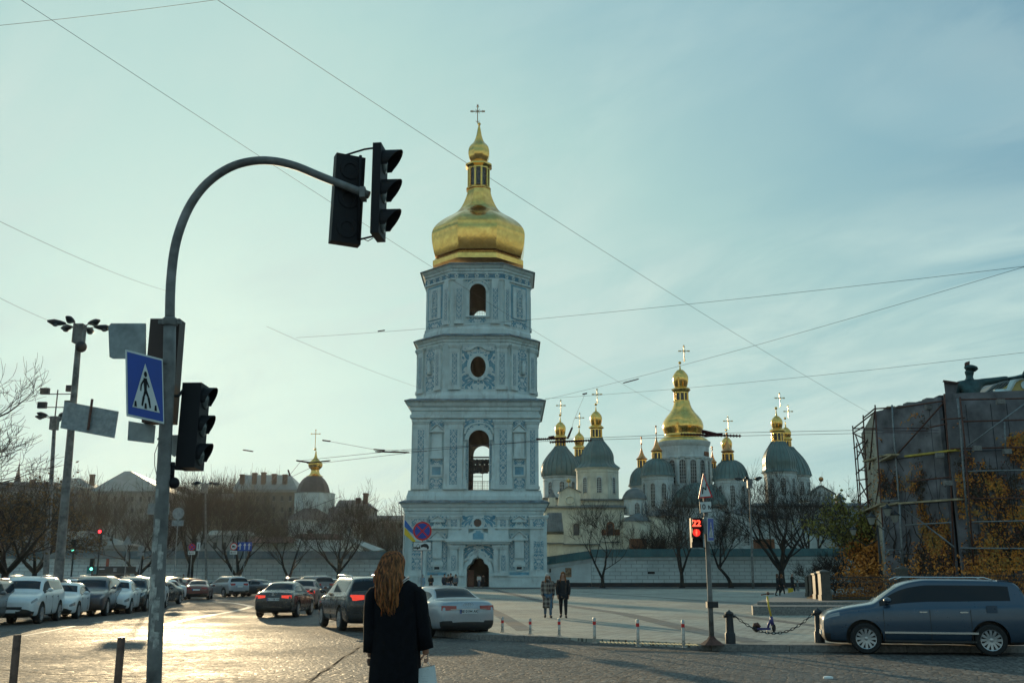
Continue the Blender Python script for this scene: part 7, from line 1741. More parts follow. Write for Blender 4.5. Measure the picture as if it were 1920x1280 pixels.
for k, z in enumerate((2.9,5.6,8.2)):     # panel joints
    a, c = foot(1657,58.2), foot(1783,54); b = MB(); b.tube([(a.x,a.y-.03,z),(c.x,c.y-.03,z)], .02, 4); b.build('panel_joint', M['dark'], mon)
    a, c = foot(1800,53.3), foot(2250,50.9); b = MB(); b.tube([(a.x,a.y-.03,z),(c.x,c.y-.03,z)], .02, 4); b.build('panel_joint', M['dark'], mon)
for x in (1700,1738,1765): p = foot(x, 58.2-(x-1657)/126*4.2-.03); b = MB(); b.tube([(p.x,p.y,ZP),(p.x,p.y,zt-.6)], .018, 4); b.build('panel_joint', M['dark'], mon)
for x in (1836,1884,1915): p = foot(x, 53.3-(x-1800)/450*2.4-.03); b = MB(); b.tube([(p.x,p.y,ZP),(p.x,p.y,zt-.6)], .018, 4); b.build('panel_joint', M['dark'], mon)
# creeper
rnd = random.Random(5)
from mathutils import noise as mnoise
def face_pts(x0,Y0,x1,Y1,n,thr,sd,zmax,bias=1.):
    a, c = foot(x0,Y0), foot(x1,Y1); out = []; d = Vector((c.x-a.x,c.y-a.y,0)); nn = Vector((d.y,-d.x,0)).normalized()
    while len(out) < n:
        u = rnd.random(); z = ZP+rnd.random()*zmax; p = a+d*u; k = mnoise.noise(Vector((u*d.length*.35+sd, z*.33, sd)))+.45*mnoise.noise(Vector((u*d.length*1.2, z*.9, sd+4)))+.25*mnoise.noise(Vector((u*d.length*3.1, z*3., sd+9)))+rnd.gauss(0,.14)
        if k > thr + bias*(z/zmax-.42): out.append(Vector((p.x,p.y,z))+nn*rnd.uniform(.02,.28))
    return out, nn
M['leafo'].node_tree.nodes; M['leafg'] = mat('yellowing_creeper_leaves', (.50,.27,.05), .7, var=.5, vs=3, col2=(.22,.12,.03))
M['leafd'] = mat('dark_creeper_leaves', (.07,.05,.03), .8, var=.5, vs=3)
def creeper(args, seed, zf):
    pts, nn = face_pts(*args); bk = {'leafo':[], 'leafg':[], 'leafr':[], 'leafd':[]}
    for p in pts:
        c = mnoise.noise(p*.9)+rnd.gauss(0,.22)
        bk['leafd' if c > .22 else 'leafr' if c > .05 else 'leafo' if c > -.28 else 'leafg'].append(p)
    for i, (m_, q_) in enumerate(bk.items()): leaves(q_, .07, M[m_], mon, 'creeper', seed+i, nn)
creeper((1660,58.1,1783,54,9000,.10,3.1,10.6,.75), 1, 1); creeper((1800,53.3,2060,52,15000,.02,7.7,10.4,.95), 11, 1); creeper((1633,65,1657,58.2,900,-.1,1.7,9.5,.3), 21, 1)
for i in range(26):
    x = rnd.uniform(1665,1775) if i < 14 else rnd.uniform(1815,1990); Y0 = (58.0-(x-1657)/126*4.2) if i < 14 else 53.2-(x-1800)/450*2.4
    p = foot(x, Y0-.06); pt = []; q = Vector((p.x,p.y,ZP+rnd.uniform(0,3)))
    for k in range(9): pt.append(q.copy()); q = q+Vector((rnd.uniform(-.35,.35),rnd.uniform(-.03,.03),rnd.uniform(.3,.9)))
    b = MB(); b.tube(pt, [.035-.003*k for k in range(9)], 4); b.build('creeper_stem', M['bark2'], mon)
# scaffold: each run of tube is a part of the scaffold
sf = thing('scaffold', 'rusty tubular scaffold around the boxed in monument', 'scaffold', (P(1650,1100,57).x,57,ZP))
SC = [((1598.6,798),(1607,900),(1614,990),(1621,1106),66.5,'r'),((1618.4,778),(1625,900),(1631,1000),(1636,1106),62.5,'r'),((1640.7,759),(1649,900),(1656,1000),(1664,1110),57.6,'r'),((1672.5,759),(1677.7,835),(1683,900),(1694,1100),56.6,'g'),
 ((1606,830),(1611,900),(1617,1000),(1625,1106),68,'r'),((1630,790),(1637,900),(1643,1000),(1650,1106),64,'r'),((1770.5,738),(1776,820),(1782.5,900),(1790,1080),53.2,'r'),((1795,747),(1801,800),(1806,880),(1819,1026),52.7,'g'),((1800,744),(1808,820),(1814,900),(1826,1060),52.4,'r'),
 ((1656,988),(1658,1031),(1661,1075),(1664,1110),55.5,'g'),((1687,945),(1689,985),(1691,1020),(1694,1058),55.5,'g')]
for a in SC:
    Y0 = a[4]; q = [P(*p, Y0) for p in a[:4]]; q[-1].z = ZP if a[3][1] > 1080 else q[-1].z; b = MB(); b.tube(q, .055 if a[5] == 'g' else .045, 8); b.build('upright', M['galv'] if a[5] == 'g' else M['rust'], sf, True)
H_ = [((1599,804),(1640,772),66.5,58,'r'),((1599,812),(1618,800),66.5,62.5,'r'),((1618,784),(1641,765),62.5,57.6,'r'),((1641,766),(1673,764),57.6,56.6,'r'),((1601,803),(1642,803),66.5,57.8,'r'),((1605,888),(1624,872),66.5,62.5,'r'),((1609,880),(1638,884),66.4,64,'r'),((1606,900),(1630,897),66.4,64,'r'),
 ((1600,812),(1620,822),66.5,62.5,'r'),((1604,815),(1621,864),66.4,62.5,'r'),((1601,840),(1621,826),66.5,62.5,'r'),((1607,845),(1624,852),66.5,62.5,'r'),((1606,860),(1627,824),66.4,62.4,'r'),((1610,930),(1633,905),66.4,62.4,'r'),((1612,950),(1634,935),66.4,62.4,'r'),((1613,905),(1632,945),66.4,62.4,'r'),
 ((1640,770),(1630,880),57.6,62.4,'r'),((1649,900),(1640,960),57.4,62.4,'r'),((1648,852),(1680,853),57.5,56.5,'g'),((1653,939),(1687,938),57.3,56.3,'g'),((1659,1031),(1693,1030),55.5,55.5,'g'),((1661,1040),(1667,1031),55.45,55.45,'g'),((1692,1042),(1686,1031),55.45,55.45,'g'),
 ((1681,853),(1770,754),56.5,53.4,'r'),((1687,946),(1789,1025),56.3,53.1,'g'),((1680,764),(1772,751),56.6,53.2,'r'),((1765,786),(1810,783),53,52.4,'r'),((1743,801),(1776,794),54,53.2,'r'),((1698,984),(1784,979),55.6,53.2,'g'),((1700,902),(1784,894),55.6,53.2,'r'),
 ((1800,749),(1960,746),52.5,51.7,'r'),((1803,790),(1960,786),52.5,51.7,'r'),((1782,841),(1960,837),52.9,51.7,'r'),((1815,883),(1960,880),52.4,51.7,'g'),((1820,934),(1960,933),52.4,51.7,'r'),((1822,978),(1960,975),52.4,51.7,'g'),((1800,1027),(1960,1028),52.5,51.7,'g'),((1812,838),(1930,750),52.3,51.6,'g'),((1883,790),(1886,850),51.9,51.9,'g')]
for p, q, Ya, Yb, k in H_:
    b = MB(); b.tube([P(*p,Ya), P(*q,Yb)], .045, 6); b.build('ledger' if abs(p[1]-q[1]) < 20 else 'diagonal_brace', M['galv'] if k == 'g' else M['rust'], sf, True)
M['plank'] = mat('weathered_plank', (.42,.33,.20), .8, var=.35, vs=3); M['yplank'] = mat('yellow_beam', (.55,.40,.05), .6, var=.3, vs=3)
for p, q, Ya, Yb, m_ in (((1624,866),(1672,853),61,56.5,'plank'),((1655,866),(1679,853),58,56,'plank'),((1648,782),(1671,764),60,57,'plank'),((1700,857),(1796,845),55.3,52.9,'yplank'),((1615,963),(1657,945),65,57.2,'plank'),((1654,951),(1687,944),57,56,'plank'),((1688,945),(1802,937),56,52.8,'plank')):
    a = P(*p,Ya); c = P(*q,Yb); d = (c-a).normalized(); n = Vector((-d.y,d.x,0)).normalized()*.22; b = MB(); b.loft([[a-n,a+n,a+n+Vector((0,0,.09)),a-n+Vector((0,0,.09))],[c-n,c+n,c+n+Vector((0,0,.09)),c-n+Vector((0,0,.09))]]); b.build('plank', M[m_], sf)
for x,y,Y in ((1742,763,54.5),(1762,853,53.4),(1876,753,51.8),(1888,846,51.8),(1832,840,52.2),(1777,905,53)):
    p = P(x,y,Y); b = MB(); b.box((p.x-.2,Y-.12,p.z-.13),(p.x+.2,Y+.12,p.z+.13)); b.build('clamp_block', M['granite'], sf, bevel=.02)
# ---------- person / figure builder ----------
def skin_mesh(J, Ed, root, sub=2):
    bm = bmesh.new(); lay = bm.verts.layers.skin.verify(); V = {}
    for k, (p, r) in J.items():
        v = bm.verts.new(p); V[k] = v; rr = r if isinstance(r, tuple) else (r, r); v[lay].radius = rr; v[lay].use_root = (k == root)
    for a, c in Ed: bm.edges.new((V[a], V[c]))
    me = bpy.data.meshes.new('figure'); bm.to_mesh(me); bm.free()
    return evald(me, [('SKIN', {}), ('SUBSURF', dict(levels=sub, render_levels=sub))])
bronze = mat('green_bronze', (.045,.095,.10), .55, metal=.5, var=.4, vs=2)
SX = 59.; st = thing('bronze_statue', 'green bronze rider statue with feathered hat and outstretched arm above the cladding', 'statue', tuple(P(1815,760,SX)))
q = lambda x, y, d=0: tuple(P(x, y, SX)+Vector((0,d,0))); k_ = mpp(1815,720,SX)
J = {'p':(q(1816,775),(17*k_,12*k_)),'b':(q(1816,745),(25*k_,14*k_)),'c':(q(1817,728),(25*k_,13*k_)),'n0':(q(1818,715),(14*k_,9*k_)),'n':(q(1818,706),5.5*k_),'h':(q(1817.5,700),9.*k_),'h2':(q(1817.5,693),9*k_),
 'sr':(q(1838,717),8*k_),'er':(q(1862,714),7*k_),'wr':(q(1884,709),4.5*k_),'hr':(q(1891,709),4.2*k_),'sl':(q(1799,722),9*k_),'el':(q(1790,745,.3),8*k_)}
me = skin_mesh(J, [('p','b'),('b','c'),('c','n0'),('n0','n'),('n','h'),('h','h2'),('c','sr'),('sr','er'),('er','wr'),('wr','hr'),('c','sl'),('sl','el')], 'p'); put('figure', me, bronze, st, True, True)
b = MB(); c = P(1819,692,SX); b.M = Matrix.Translation(c) @ Matrix.Rotation(R(12), 4, 'Y'); b.lathe([(8*k_,-3*k_),(10*k_,-1*k_),(12.5*k_,2.0*k_),(11*k_,5.5*k_),(6*k_,7.5*k_),(.001,8*k_)], (1.5*k_,0,0), 16); b.build('hat', bronze, st, True)
b = MB(); b.tube([q(1812,687),q(1814,681),q(1818,677)], [.12,.14,.02], 6); b.tube([q(1812,687),q(1811.5,681),q(1812,679)], [.08,.1,.02], 6); b.build('feather', M['rust'], st, True)
b = MB(); b.tube([q(1890,710),q(1925,704)], .1, 8); b.sphere(q(1930,703), .4, 10, 8); b.build('mace', bronze, st, True)
hp = thing('metal_hopper', 'tapered grey metal hopper with a lid beside the statue', 'hopper', tuple(P(1785,742,56)))
b = MB(); b.loft([[P(1773,744,56.5),P(1791,744,56.5),P(1791,744,57.3),P(1773,744,57.3)],[P(1769.5,716,56.3),P(1797,718,56.3),P(1797,718,57.6),P(1769.5,716,57.6)]]); b.build('bin', M['clad'], hp)
b = MB(); b.loft([[P(1767,716,56.1),P(1799,718.5,56.1),P(1799,718.5,57.8),P(1767,716,57.8)],[P(1769,712,56.1),P(1799,716.5,56.1),P(1799,716.5,57.8),P(1769,712,57.8)]]); b.build('lid', M['rust'], hp)
yh = thing('yellow_house', 'yellow gabled building with ribbed grey roof behind the monument', 'house', (P(1900,800,120).x,120,0)); HY = 120.
b = MB(); qq = [P(x,y,HY) for x,y in ((1836,745),(1862,722),(1925,698),(2100,690),(2100,745))]; b.loft([qq,[p+Vector((0,12,.5)) for p in qq]]); rf = b.build('roof', M['grey_roof'], yh)
for i in range(13):
    f = i/12; a = P(1846+f*90,737-f*3,HY-.1); c = P(1872+f*90,719-f*20,HY-.1); b = MB(); b.tube([a,c], .09, 4); b.build('roof_rib', M['roof_t'], rf)
b = MB(); qq = [P(x,y,HY-1) for x,y in ((1868,738),(1900,716),(1925,706),(1990,706),(2060,738))]; b.loft([qq,[p+Vector((0,.8,0)) for p in qq]]); g = b.build('yellow_gable', mat('yellow_plaster',(.50,.38,.14),.85,var=.15), yh)
b = MB(); b.tube([P(1864,735,HY-1.1),P(1890,733,HY-1.1),P(1900,714,HY-1.1),P(1912,707,HY-1.1),P(1990,704,HY-1.1)], .35, 6); b.build('cornice', M['white'], g)
b = MB(); disc(b, P(1922,722,HY-1.05), 8*mpp(1922,722,HY), (0,-1,0), 0, .1); b.build('round_window', M['white'], g)
b = MB(); a = P(1850,760,HY); b.box((a.x,HY+1,0),(a.x+30,HY+11,a.z)); b.build('wall', mat('yellow_wall',(.42,.33,.15),.85,var=.15), yh)
# platform steps, posts and iron fence
s1 = G(1409,1153,ZP); Y1 = s1.y; z1 = P(1417,1136,Y1).z; x1 = P(1412,1150,Y1).x
b = MB(); b.prism([(x1,Y1,ZP-.01),(60,Y1,ZP-.01),(60,75,ZP-.01),(P(1480,1100,75).x,75,ZP-.01),(P(1409,1138,Y1+1.6).x,Y1+1.6,ZP-.01)], (0,0,z1-ZP+.01)); struct(b.build('stone_platform', M['granite'], None, bevel=.015))
Y2 = Y1+2.1; z2 = P(1430,1128,Y2).z; x2 = P(1420,1130,Y2).x
b = MB(); b.prism([(x2,Y2,z1-.01),(60,Y2,z1-.01),(60,75,z1-.01),(P(1490,1100,75).x,75,z1-.01),(P(1421,1128,Y2+1.).x,Y2+1.,z1-.01)], (0,0,z2-z1+.01)); struct(b.build('stone_step', M['granite'], None, bevel=.015))
FZ = z2; M['dkpost'] = mat('dark_polished_stone', (.06,.055,.045), .45, var=.3, vs=5)
def stone_post(x, yt, Y, label, w=.22):
    p = P(x, 1100, Y); h = P(x,yt,Y).z-FZ; r = thing('stone_post', label, 'post', (p.x, Y, FZ), 0, 'dark stone posts of the iron fence'); b = MB(); b.box((-w*1.15,-w*1.15,0),(w*1.15,w*1.15,.18*h)); b.box((-w,-w,.18*h),(w,w,.88*h)); b.build('shaft', M['dkpost'], r, world=False, bevel=.015)
    b = MB(); b.box((-w*1.2,-w*1.2,.88*h),(w*1.2,w*1.2,.94*h)); b.lathe([(w*1.5,.94*h),(w*.2,h)], (0,0,0), 4, PI/4); b.build('cap', M['dkpost'], r, world=False); return p, h
ps_ = [stone_post(1546,1067,47.8,'nearest stone post at the left corner of the iron fence'), stone_post(1535,1071,50.5,'second stone post behind the corner one'), stone_post(1527.5,1074,53,'third stone post, partly hidden by the nearer ones'), stone_post(1519.5,1077,56,'farthest stone post at the left end'), stone_post(1693,1061,49.5,'stone post of the iron fence just above the suv roof')]
def fence(xa, xb, Y, ytop, label, n):
    a = P(xa,1100,Y); c = P(xb,1100,Y); zt_ = P(xa,ytop,Y).z; r = thing('iron_fence', label, 'fence', ((a.x+c.x)/2,Y,FZ)); b = MB()
    for i in range(n+1):
        x = a.x+(c.x-a.x)*i/n; b.tube([(x,Y,FZ+.05),(x,Y,zt_-.02),(x,Y,zt_+.13)], [.014,.014,.003], 4)
    o = b.build('bars', M['iron'], r); b = MB()
    for z in (FZ+.12, zt_-.22, zt_-.02): b.box((a.x,Y-.02,z-.02),(c.x,Y+.02,z+.02))
    b.build('rails', M['iron'], r)
fence(1551,1688,48.2,1081,'iron railing between the corner post and the suv roof post',52); fence(1699,1960,49.5,1078,'iron railing continuing behind the blue suv to the right',86)
for i in range(3):
    a = ps_[i][0]; c = ps_[i+1][0]; r = thing('fence_panel', ['bronze panel between first and second stone posts','bronze panel between second and third stone posts','bronze panel between third and fourth stone posts'][i], 'fence', ((a.x+c.x)/2,(a.y+c.y)/2,FZ)); b = MB(); b.loft([[Vector((p.x,p.y,FZ+.1)) for p in (a, c)]+[Vector((c.x+.05,c.y,FZ+.1)),Vector((a.x+.05,a.y,FZ+.1))],[Vector((p.x,p.y,FZ+1.25)) for p in (a, c)]+[Vector((c.x+.05,c.y,FZ+1.25)),Vector((a.x+.05,a.y,FZ+1.25))]]); b.build('panel', M['dkpost'], r)
b = MB(); b.box((P(1552,1120,48.5).x,48.4,FZ-.01),(60,52,FZ+.05)); o = struct(b.build('planting_bed', mat('leaf_litter_bed', (.07,.07,.02), .95, var=.7, vs=3, col2=(.14,.06,.02))))
leaves([(rnd.uniform(P(1552,1120,48.5).x,31), rnd.uniform(48.5,51.5), FZ+.07+rnd.random()*.12) for _ in range(2600)], .06, M['leafo'], None, 'fallen_leaves', 9); fo = bpy.data.objects['fallen_leaves']; fo['kind'] = 'stuff'; tag(fo, 'orange fallen leaves on the bed behind the iron fence', 'leaves')
leaves([(rnd.uniform(P(1600,1120,49).x,31), rnd.uniform(49.5,52.5), FZ+.1+abs(rnd.gauss(0,.75))) for _ in range(5200)], .075, M['leafo'], None, 'creeper_undergrowth', 10); fo = bpy.data.objects['creeper_undergrowth']; fo['kind'] = 'stuff'; tag(fo, 'dense orange brown creeper growing behind the iron fence', 'undergrowth')
# ornate lantern post
lp = thing('lantern_post', 'old style lantern post with four lanterns in front of the scaffold', 'lamp post', (P(1655,1105,54.5).x,54.5,FZ)); px_ = P(1655,1105,54.5).x
b = MB(); b.tube([(px_,54.5,FZ),(px_,54.5,P(1655,985,54.5).z)], [.09,.05], 8); b.build('post', M['iron'], lp, True)
for x, y in ((1634,974),(1678,970),(1664,958),(1600,996)):
    c = P(x,y,54.5); k_ = 1.0 if x > 1610 else .75
    b = MB(); b.tube([(px_,54.5,c.z-.4),((px_+c.x)/2,54.5,c.z-.75),(c.x,54.5,c.z-.35)], .025, 6); b.build('bracket', M['iron'], lp, True)
    b = MB(); b.lathe([(.12*k_,-.25*k_),(.24*k_,.12*k_)], c, 6); o = b.build('lantern_glass', mat('frosted_lantern_glass',(.26,.26,.23),.4,var=.1), lp)
    b = MB(); b.lathe([(.30*k_,.12*k_),(.30*k_,.16*k_),(.12*k_,.3*k_),(.05*k_,.36*k_),(.001,.42*k_)], c, 6); b.build('lantern_hood', M['iron'], lp)
# ---------- people ----------
SK = mat('skin', (.36,.19,.13), .55, var=.1)
def cm(name, c, r=.85): return mat(name, c, r, var=.25, vs=8)
MC = {'black':cm('black_cloth',(.010,.011,.015)),'navy':cm('navy_cloth',(.02,.028,.05)),'jeans':cm('blue_denim',(.07,.13,.20)),'ltblue':cm('light_blue_coat',(.20,.36,.50)),'grey':cm('grey_cloth',(.14,.16,.18)),
 'white':cm('white_knit',(.60,.60,.57)),'brown':cm('brown_hair',(.09,.04,.02)),'red':cm('reddish_hair',(.20,.07,.02)),'dark':cm('dark_hair',(.015,.012,.01)),'shoe':cm('dark_shoe',(.02,.02,.02)),'blonde':cm('blonde_hair',(.45,.27,.12)),'camo':cm('patterned_jacket',(.10,.13,.13)),'stripes':cm('grey_trousers',(.25,.27,.28))}
def plaid():
    m, t, b = newmat('checked_wool'); tc = t.node('ShaderNodeTexCoord').outputs['Object']; s = t.node('ShaderNodeSeparateXYZ'); t.l.new(tc, s.inputs[0])
    a = t.m('GREATER_THAN', t.m('FRACT', t.m('MULTIPLY', t.m('ADD', s.outputs[0], t.m('MULTIPLY', s.outputs[1], .7)), 7.)), .55); c = t.m('GREATER_THAN', t.m('FRACT', t.m('MULTIPLY', s.outputs[2], 6.)), .55)
    t.l.new(t.mix(t.m('MULTIPLY', t.m('ADD', a, c), .5), (.05,.035,.035), (.28,.25,.22)), b.inputs['Base Color']); b.inputs['Roughness'].default_value = .95; return m
MC['plaid'] = plaid()
def person(x, yf, z, ht, rz, label, top='black', bottom='navy', hair='brown', coat=0., longhair=False, stride=0., hat=None, arms=0., Y=None, group=None, hood=False, scarf=None, child=False, hands_front=False):
    p = G(x, yf, z) if Y is None else Vector((P(x,yf,Y).x, Y, z)); r = thing('person', label, 'person', (p.x, p.y, z), rz, group); h = ht; s = stride
    hk = .86 if not child else .82
    fz = .035*h
    J = {'pel':((0,0,.53*h),(.088*h/1.75*1.75*.95,.062*h)),'ch':((0,.005,.72*h),(.088*h,.062*h)),'nk0':((0,.005,.815*h),(.055*h,.045*h)),'nk':((0,0,.855*h),.030*h),'hd':((0,-.01*h,.905*h),(.042*h,.05*h)),'hd2':((0,-.006*h,.955*h),(.042*h,.05*h)),'nose':((0,-.062*h,.915*h),.010*h)}
    Ed = [('pel','ch'),('ch','nk0'),('nk0','nk'),('nk','hd'),('hd','hd2'),('hd','nose')]
    for sd, nm in ((1,'R'),(-1,'L')):
        st_ = s*sd
        J.update({'hip'+nm:((sd*.05*h,0,.50*h),.055*h),'kn'+nm:((sd*.055*h,-st_*.09*h-(.02*h if s else 0),.28*h),.036*h),'an'+nm:((sd*.055*h,-st_*.15*h+(.05*h if s and sd<0 else 0),.05*h+ (.02*h if s and sd<0 else 0)),.022*h),'to'+nm:((sd*.065*h,-st_*.15*h-.075*h+(.05*h if s and sd<0 else 0),.022*h),.020*h),
          'sh'+nm:((sd*.105*h,.005,.79*h),.036*h),'el'+nm:((sd*(.135*h),.01-arms*.0*h-(.03*h if hands_front else 0),.62*h),.027*h),'wr'+nm:((sd*(.125*h if not hands_front else .05*h),-.04*h-(.08*h if hands_front else 0)-st_*-.05*h,.485*h if not hands_front else .55*h),.018*h),'ha'+nm:((sd*(.12*h if not hands_front else .02*h),-.05*h-(.08*h if hands_front else 0)-st_*-.06*h,.445*h if not hands_front else .55*h),(.020*h,.011*h)),
          'f1'+nm:((sd*.118*h if not hands_front else 0,-.065*h-(.08*h if hands_front else 0)+st_*.06*h,.405*h if not hands_front else .545*h),.008*h)})
        Ed += [('pel','hip'+nm),('hip'+nm,'kn'+nm),('kn'+nm,'an'+nm),('an'+nm,'to'+nm),('nk0','sh'+nm),('sh'+nm,'el'+nm),('el'+nm,'wr'+nm),('wr'+nm,'ha'+nm),('ha'+nm,'f1'+nm)]
    put('body', skin_mesh(J, Ed, 'pel', 2), SK, r, True)
    g = .011*h
    def sub(keys, eds, root, extra, name, m, over={}):
        JJ = {}
        for k in keys:
            pp_, rr = J[k]; rr = rr if isinstance(rr, tuple) else (rr, rr); JJ[k] = (pp_, over.get(k, (rr[0]+extra, rr[1]+extra)))
        return put(name, skin_mesh(JJ, eds, root, 2), m, r, True)
    jk = ['pel','ch','nk0']+[a+n for a in ('sh','el','wr') for n in 'RL']
    sub(jk, [('pel','ch'),('ch','nk0')]+[(a+n,c+n) for a, c in (('sh','el'),('el','wr')) for n in 'RL']+[('nk0','shR'),('nk0','shL')], 'pel', g*1.1, 'jacket', MC[top])
    lg = ['pel']+[a+n for a in ('hip','kn','an') for n in 'RL']
    sub(lg, [('pel','hipR'),('pel','hipL')]+[(a+n,c+n) for a, c in (('hip','kn'),('kn','an')) for n in 'RL'], 'pel', g*.7, 'trousers', MC[bottom])
    for n in 'RL': 
        b = MB(); a = Vector(J['an'+n][0]); c = Vector(J['to'+n][0]); b.tube([a+Vector((0,.03*h,-.02*h)), a+Vector((0,0,-.015*h)), c+Vector((0,0,.004*h)), c+Vector((0,-.02*h,0))], [.022*h,.028*h,.024*h,.012*h], 8); b.build('shoe', MC['shoe'] if not child else MC['grey'], r, True, False)
    if coat:
        b = MB(); prof = [(.093,.80),(.108,.74),(.100,.66),(.098,.60),(.108,.50),(.118,(.5+coat)/2 if coat < .5 else .45),(.122,coat)]
        b.loft([[(rr*h*math.cos(2*PI*k/16), rr*.72*h*math.sin(2*PI*k/16)*(1+.06*math.sin(3*k)) - (s*.0), zz*h) for k in range(16)] for rr, zz in prof], caps=True); b.build('coat', MC[top], r, True, False)
    b = MB(); hz = .93*h; 
    b.loft([[(rr*h*math.cos(2*PI*k/14), rr*1.15*h*math.sin(2*PI*k/14)+.008*h, hz+zz*h) for k in range(14)] for rr, zz in ((.045,-.03),(.051,.0),(.050,.03),(.036,.055),(.012,.066))]); 
    hat_ = MC[hat] if hat else MC[hair]
    # keep the face free: push the front lower verts back
    for v in b.bm.verts:
        if v.co.y < -.02*h and v.co.z < hz+.022*h and not hood: v.co.y = -.018*h
    b.build('hat' if hat else 'hair', hat_, r, True, False)
    if longhair:
        b = MB(); b.loft([[(rr*h*math.cos(2*PI*k/14), ry*h*math.sin(2*PI*k/14)+yy*h, zz*h) for k in range(14)] for rr, ry, yy, zz in ((.047,.03,.03,.955),(.055,.036,.028,.91),(.060,.036,.03,.86),(.062,.034,.034,.80),(.05,.028,.04,.73))]); b.build('hair', MC[hair], r, True, False)
        for sd in (1,-1):
            b = MB(); b.tube([(sd*.042*h,-.02*h,.93*h),(sd*.052*h,-.03*h,.87*h),(sd*.055*h,-.05*h,.80*h),(sd*.05*h,-.055*h,.74*h)], [.014*h,.02*h,.018*h,.006*h], 6); b.build('hair', MC[hair], r, True, False)
    if scarf:
        b = MB(); b.loft([[(rr*h*math.cos(2*PI*k/14), rr*.85*h*math.sin(2*PI*k/14), zz*h) for k in range(14)] for rr, zz in ((.06,.80),(.075,.82),(.068,.85),(.05,.87))]); b.tube([(.02*h,-.07*h,.84*h),(.03*h,-.10*h,.74*h),(.02*h,-.10*h,.58*h)], [.03*h,.04*h,.035*h], 8); b.build('scarf', MC[scarf], r, True, False)
    return r
# walking couple on the plaza
person(1027.5,1158,ZP,1.70,R(4),'woman in checked coat and white knitted hat walking on the plaza','plaid','jeans','red',.22,True,.35,'white',scarf='plaid')
person(1056.5,1158,ZP,1.76,R(-4),'person with shoulder length auburn hair in black jacket and dark trousers','black','black','red',.40,True,.3)
# by the tower
gt = 'people standing in front of the tower gate'
person(791.5,1111,ZP,1.72,R(160),'person in light blue coat behind the no stopping sign post','ltblue','ltblue','brown',.3,False,.1,group=gt)
person(807.5,1110,ZP,1.70,R(10),'woman with long fair hair and black coat left of the men','black','black','blonde',.35,True,0,group=gt,hands_front=True)
person(833,1110,ZP,1.75,R(20),'man in dark coat, leftmost of the close trio','navy','black','dark',.38,False,.1,group=gt)
person(840,1111,ZP,1.72,R(170),'person in black jacket and jeans, middle of the trio','black','jeans','dark',0,False,.1,group=gt)
person(844.5,1110,ZP,1.82,R(-20),'taller man in dark jacket, right one of the trio','black','jeans','dark',0,False,.1,group=gt)
person(854,1113,ZP,1.72,R(-30),'man in grey jacket standing alone right of the trio','grey','black','dark',0,False,.1,group=gt)
person(898,1103,.16,1.75,R(180),'person in white top walking into the dark gateway','white','jeans','dark',0,False,.3,Y=136.5)
person(906,1103,.16,1.75,R(170),'person in black beside the white topped one in the gateway','black','black','dark',.3,False,.2,Y=136.8)
# walkers at the right
person(1459.5,1116.5,ZP,1.74,R(75),'woman with long dark hair in long black coat, leftmost walker','black','black','brown',.25,True,.5)
person(1467.5,1116.5,ZP,1.72,R(75),'woman with red hair and black coat walking arm in arm','black','black','red',.25,True,.6)
wp = person(1487,1116,ZP,1.84,R(78),'person in dark coat and white hat pulling a yellow suitcase','black','navy','dark',.40,False,.7,'white')
person(1496.5,1116,ZP,1.25,R(70),'child in patterned jacket running ahead of the adult','camo','stripes','dark',0,False,.7,child=True)
sb = G(1483,1116.5,ZP); sc_b = thing('suitcase', 'small yellow suitcase rolling beside the walker in white hat', 'suitcase', (sb.x,sb.y,ZP)); b = MB(); b.box((-.19,-.12,.05),(.19,.12,.60)); b.build('shell', M['yel'], sc_b, world=False, bevel=.05)
b = MB(); b.tube([(-.1,.1,.6),(-.1,.1,.8),(.1,.1,.8),(.1,.1,.6)], .012, 5); b.build('handle', M['iron'], sc_b, world=False)
for dx in (-.14,.14): b = MB(); b.sphere((dx,0,.03), .03, 8, 6); b.build('wheel', M['tyre'], sc_b, world=False)
person(343,1097,.16,1.74,R(90),'dark figure standing by the left wall among the cars','black','black','dark',.3,False,.2,Y=131)
# ---------- the woman in the foreground ----------
WY = 8.2; k = mpp(740,1150,WY)
wo = thing('person', 'woman with long auburn hair and black coat seen from behind, holding a paper bag', 'person', (P(742,1300,WY).x, WY, .15))
q = lambda x, y, d=0.: tuple(P(x, y, WY)+Vector((0,d,0)))
fl = .15; px0 = P(742,1270,WY).x
J = {'pel':((px0,WY,1.02),(.15,.11)),'ch':(q(743,1140),(.14,.10)),'nk0':(q(744,1098),(.08,.07)),'nk':(q(742,1082),.052),'hd':(q(739,1066,-.01),(.070,.082)),'hd2':(q(739,1050,-.01),(.072,.085)),
 'shL':(q(707,1106),.05),'elL':(q(697,1165,.0),.042),'wrL':(q(694,1221,.0),.027),'haL':(q(692,1232,.02),(.036,.018)),'shR':(q(778,1104),.05),'elR':(q(791,1160,.0),.042),'wrR':(q(798,1218,.02),.027),'haR':(q(797.5,1228,.03),(.018,.034)),
 'hipL':((px0-.09,WY,.95),.09),'knL':((px0-.09,WY-.01,.58),.06),'anL':((px0-.09,WY+.03,.24),.04),'toL':((px0-.10,WY+.17,.19),.035),'hipR':((px0+.09,WY,.95),.09),'knR':((px0+.09,WY-.01,.58),.06),'anR':((px0+.09,WY+.03,.24),.04),'toR':((px0+.10,WY+.17,.19),.035)}
Ed = [('pel','ch'),('ch','nk0'),('nk0','nk'),('nk','hd'),('hd','hd2'),('nk0','shL'),('shL','elL'),('elL','wrL'),('wrL','haL'),('nk0','shR'),('shR','elR'),('elR','wrR'),('wrR','haR'),('pel','hipL'),('hipL','knL'),('knL','anL'),('anL','toL'),('pel','hipR'),('hipR','knR'),('knR','anR'),('anR','toR')]
put('body', skin_mesh(J, Ed, 'pel', 2), SK, wo, True, True)
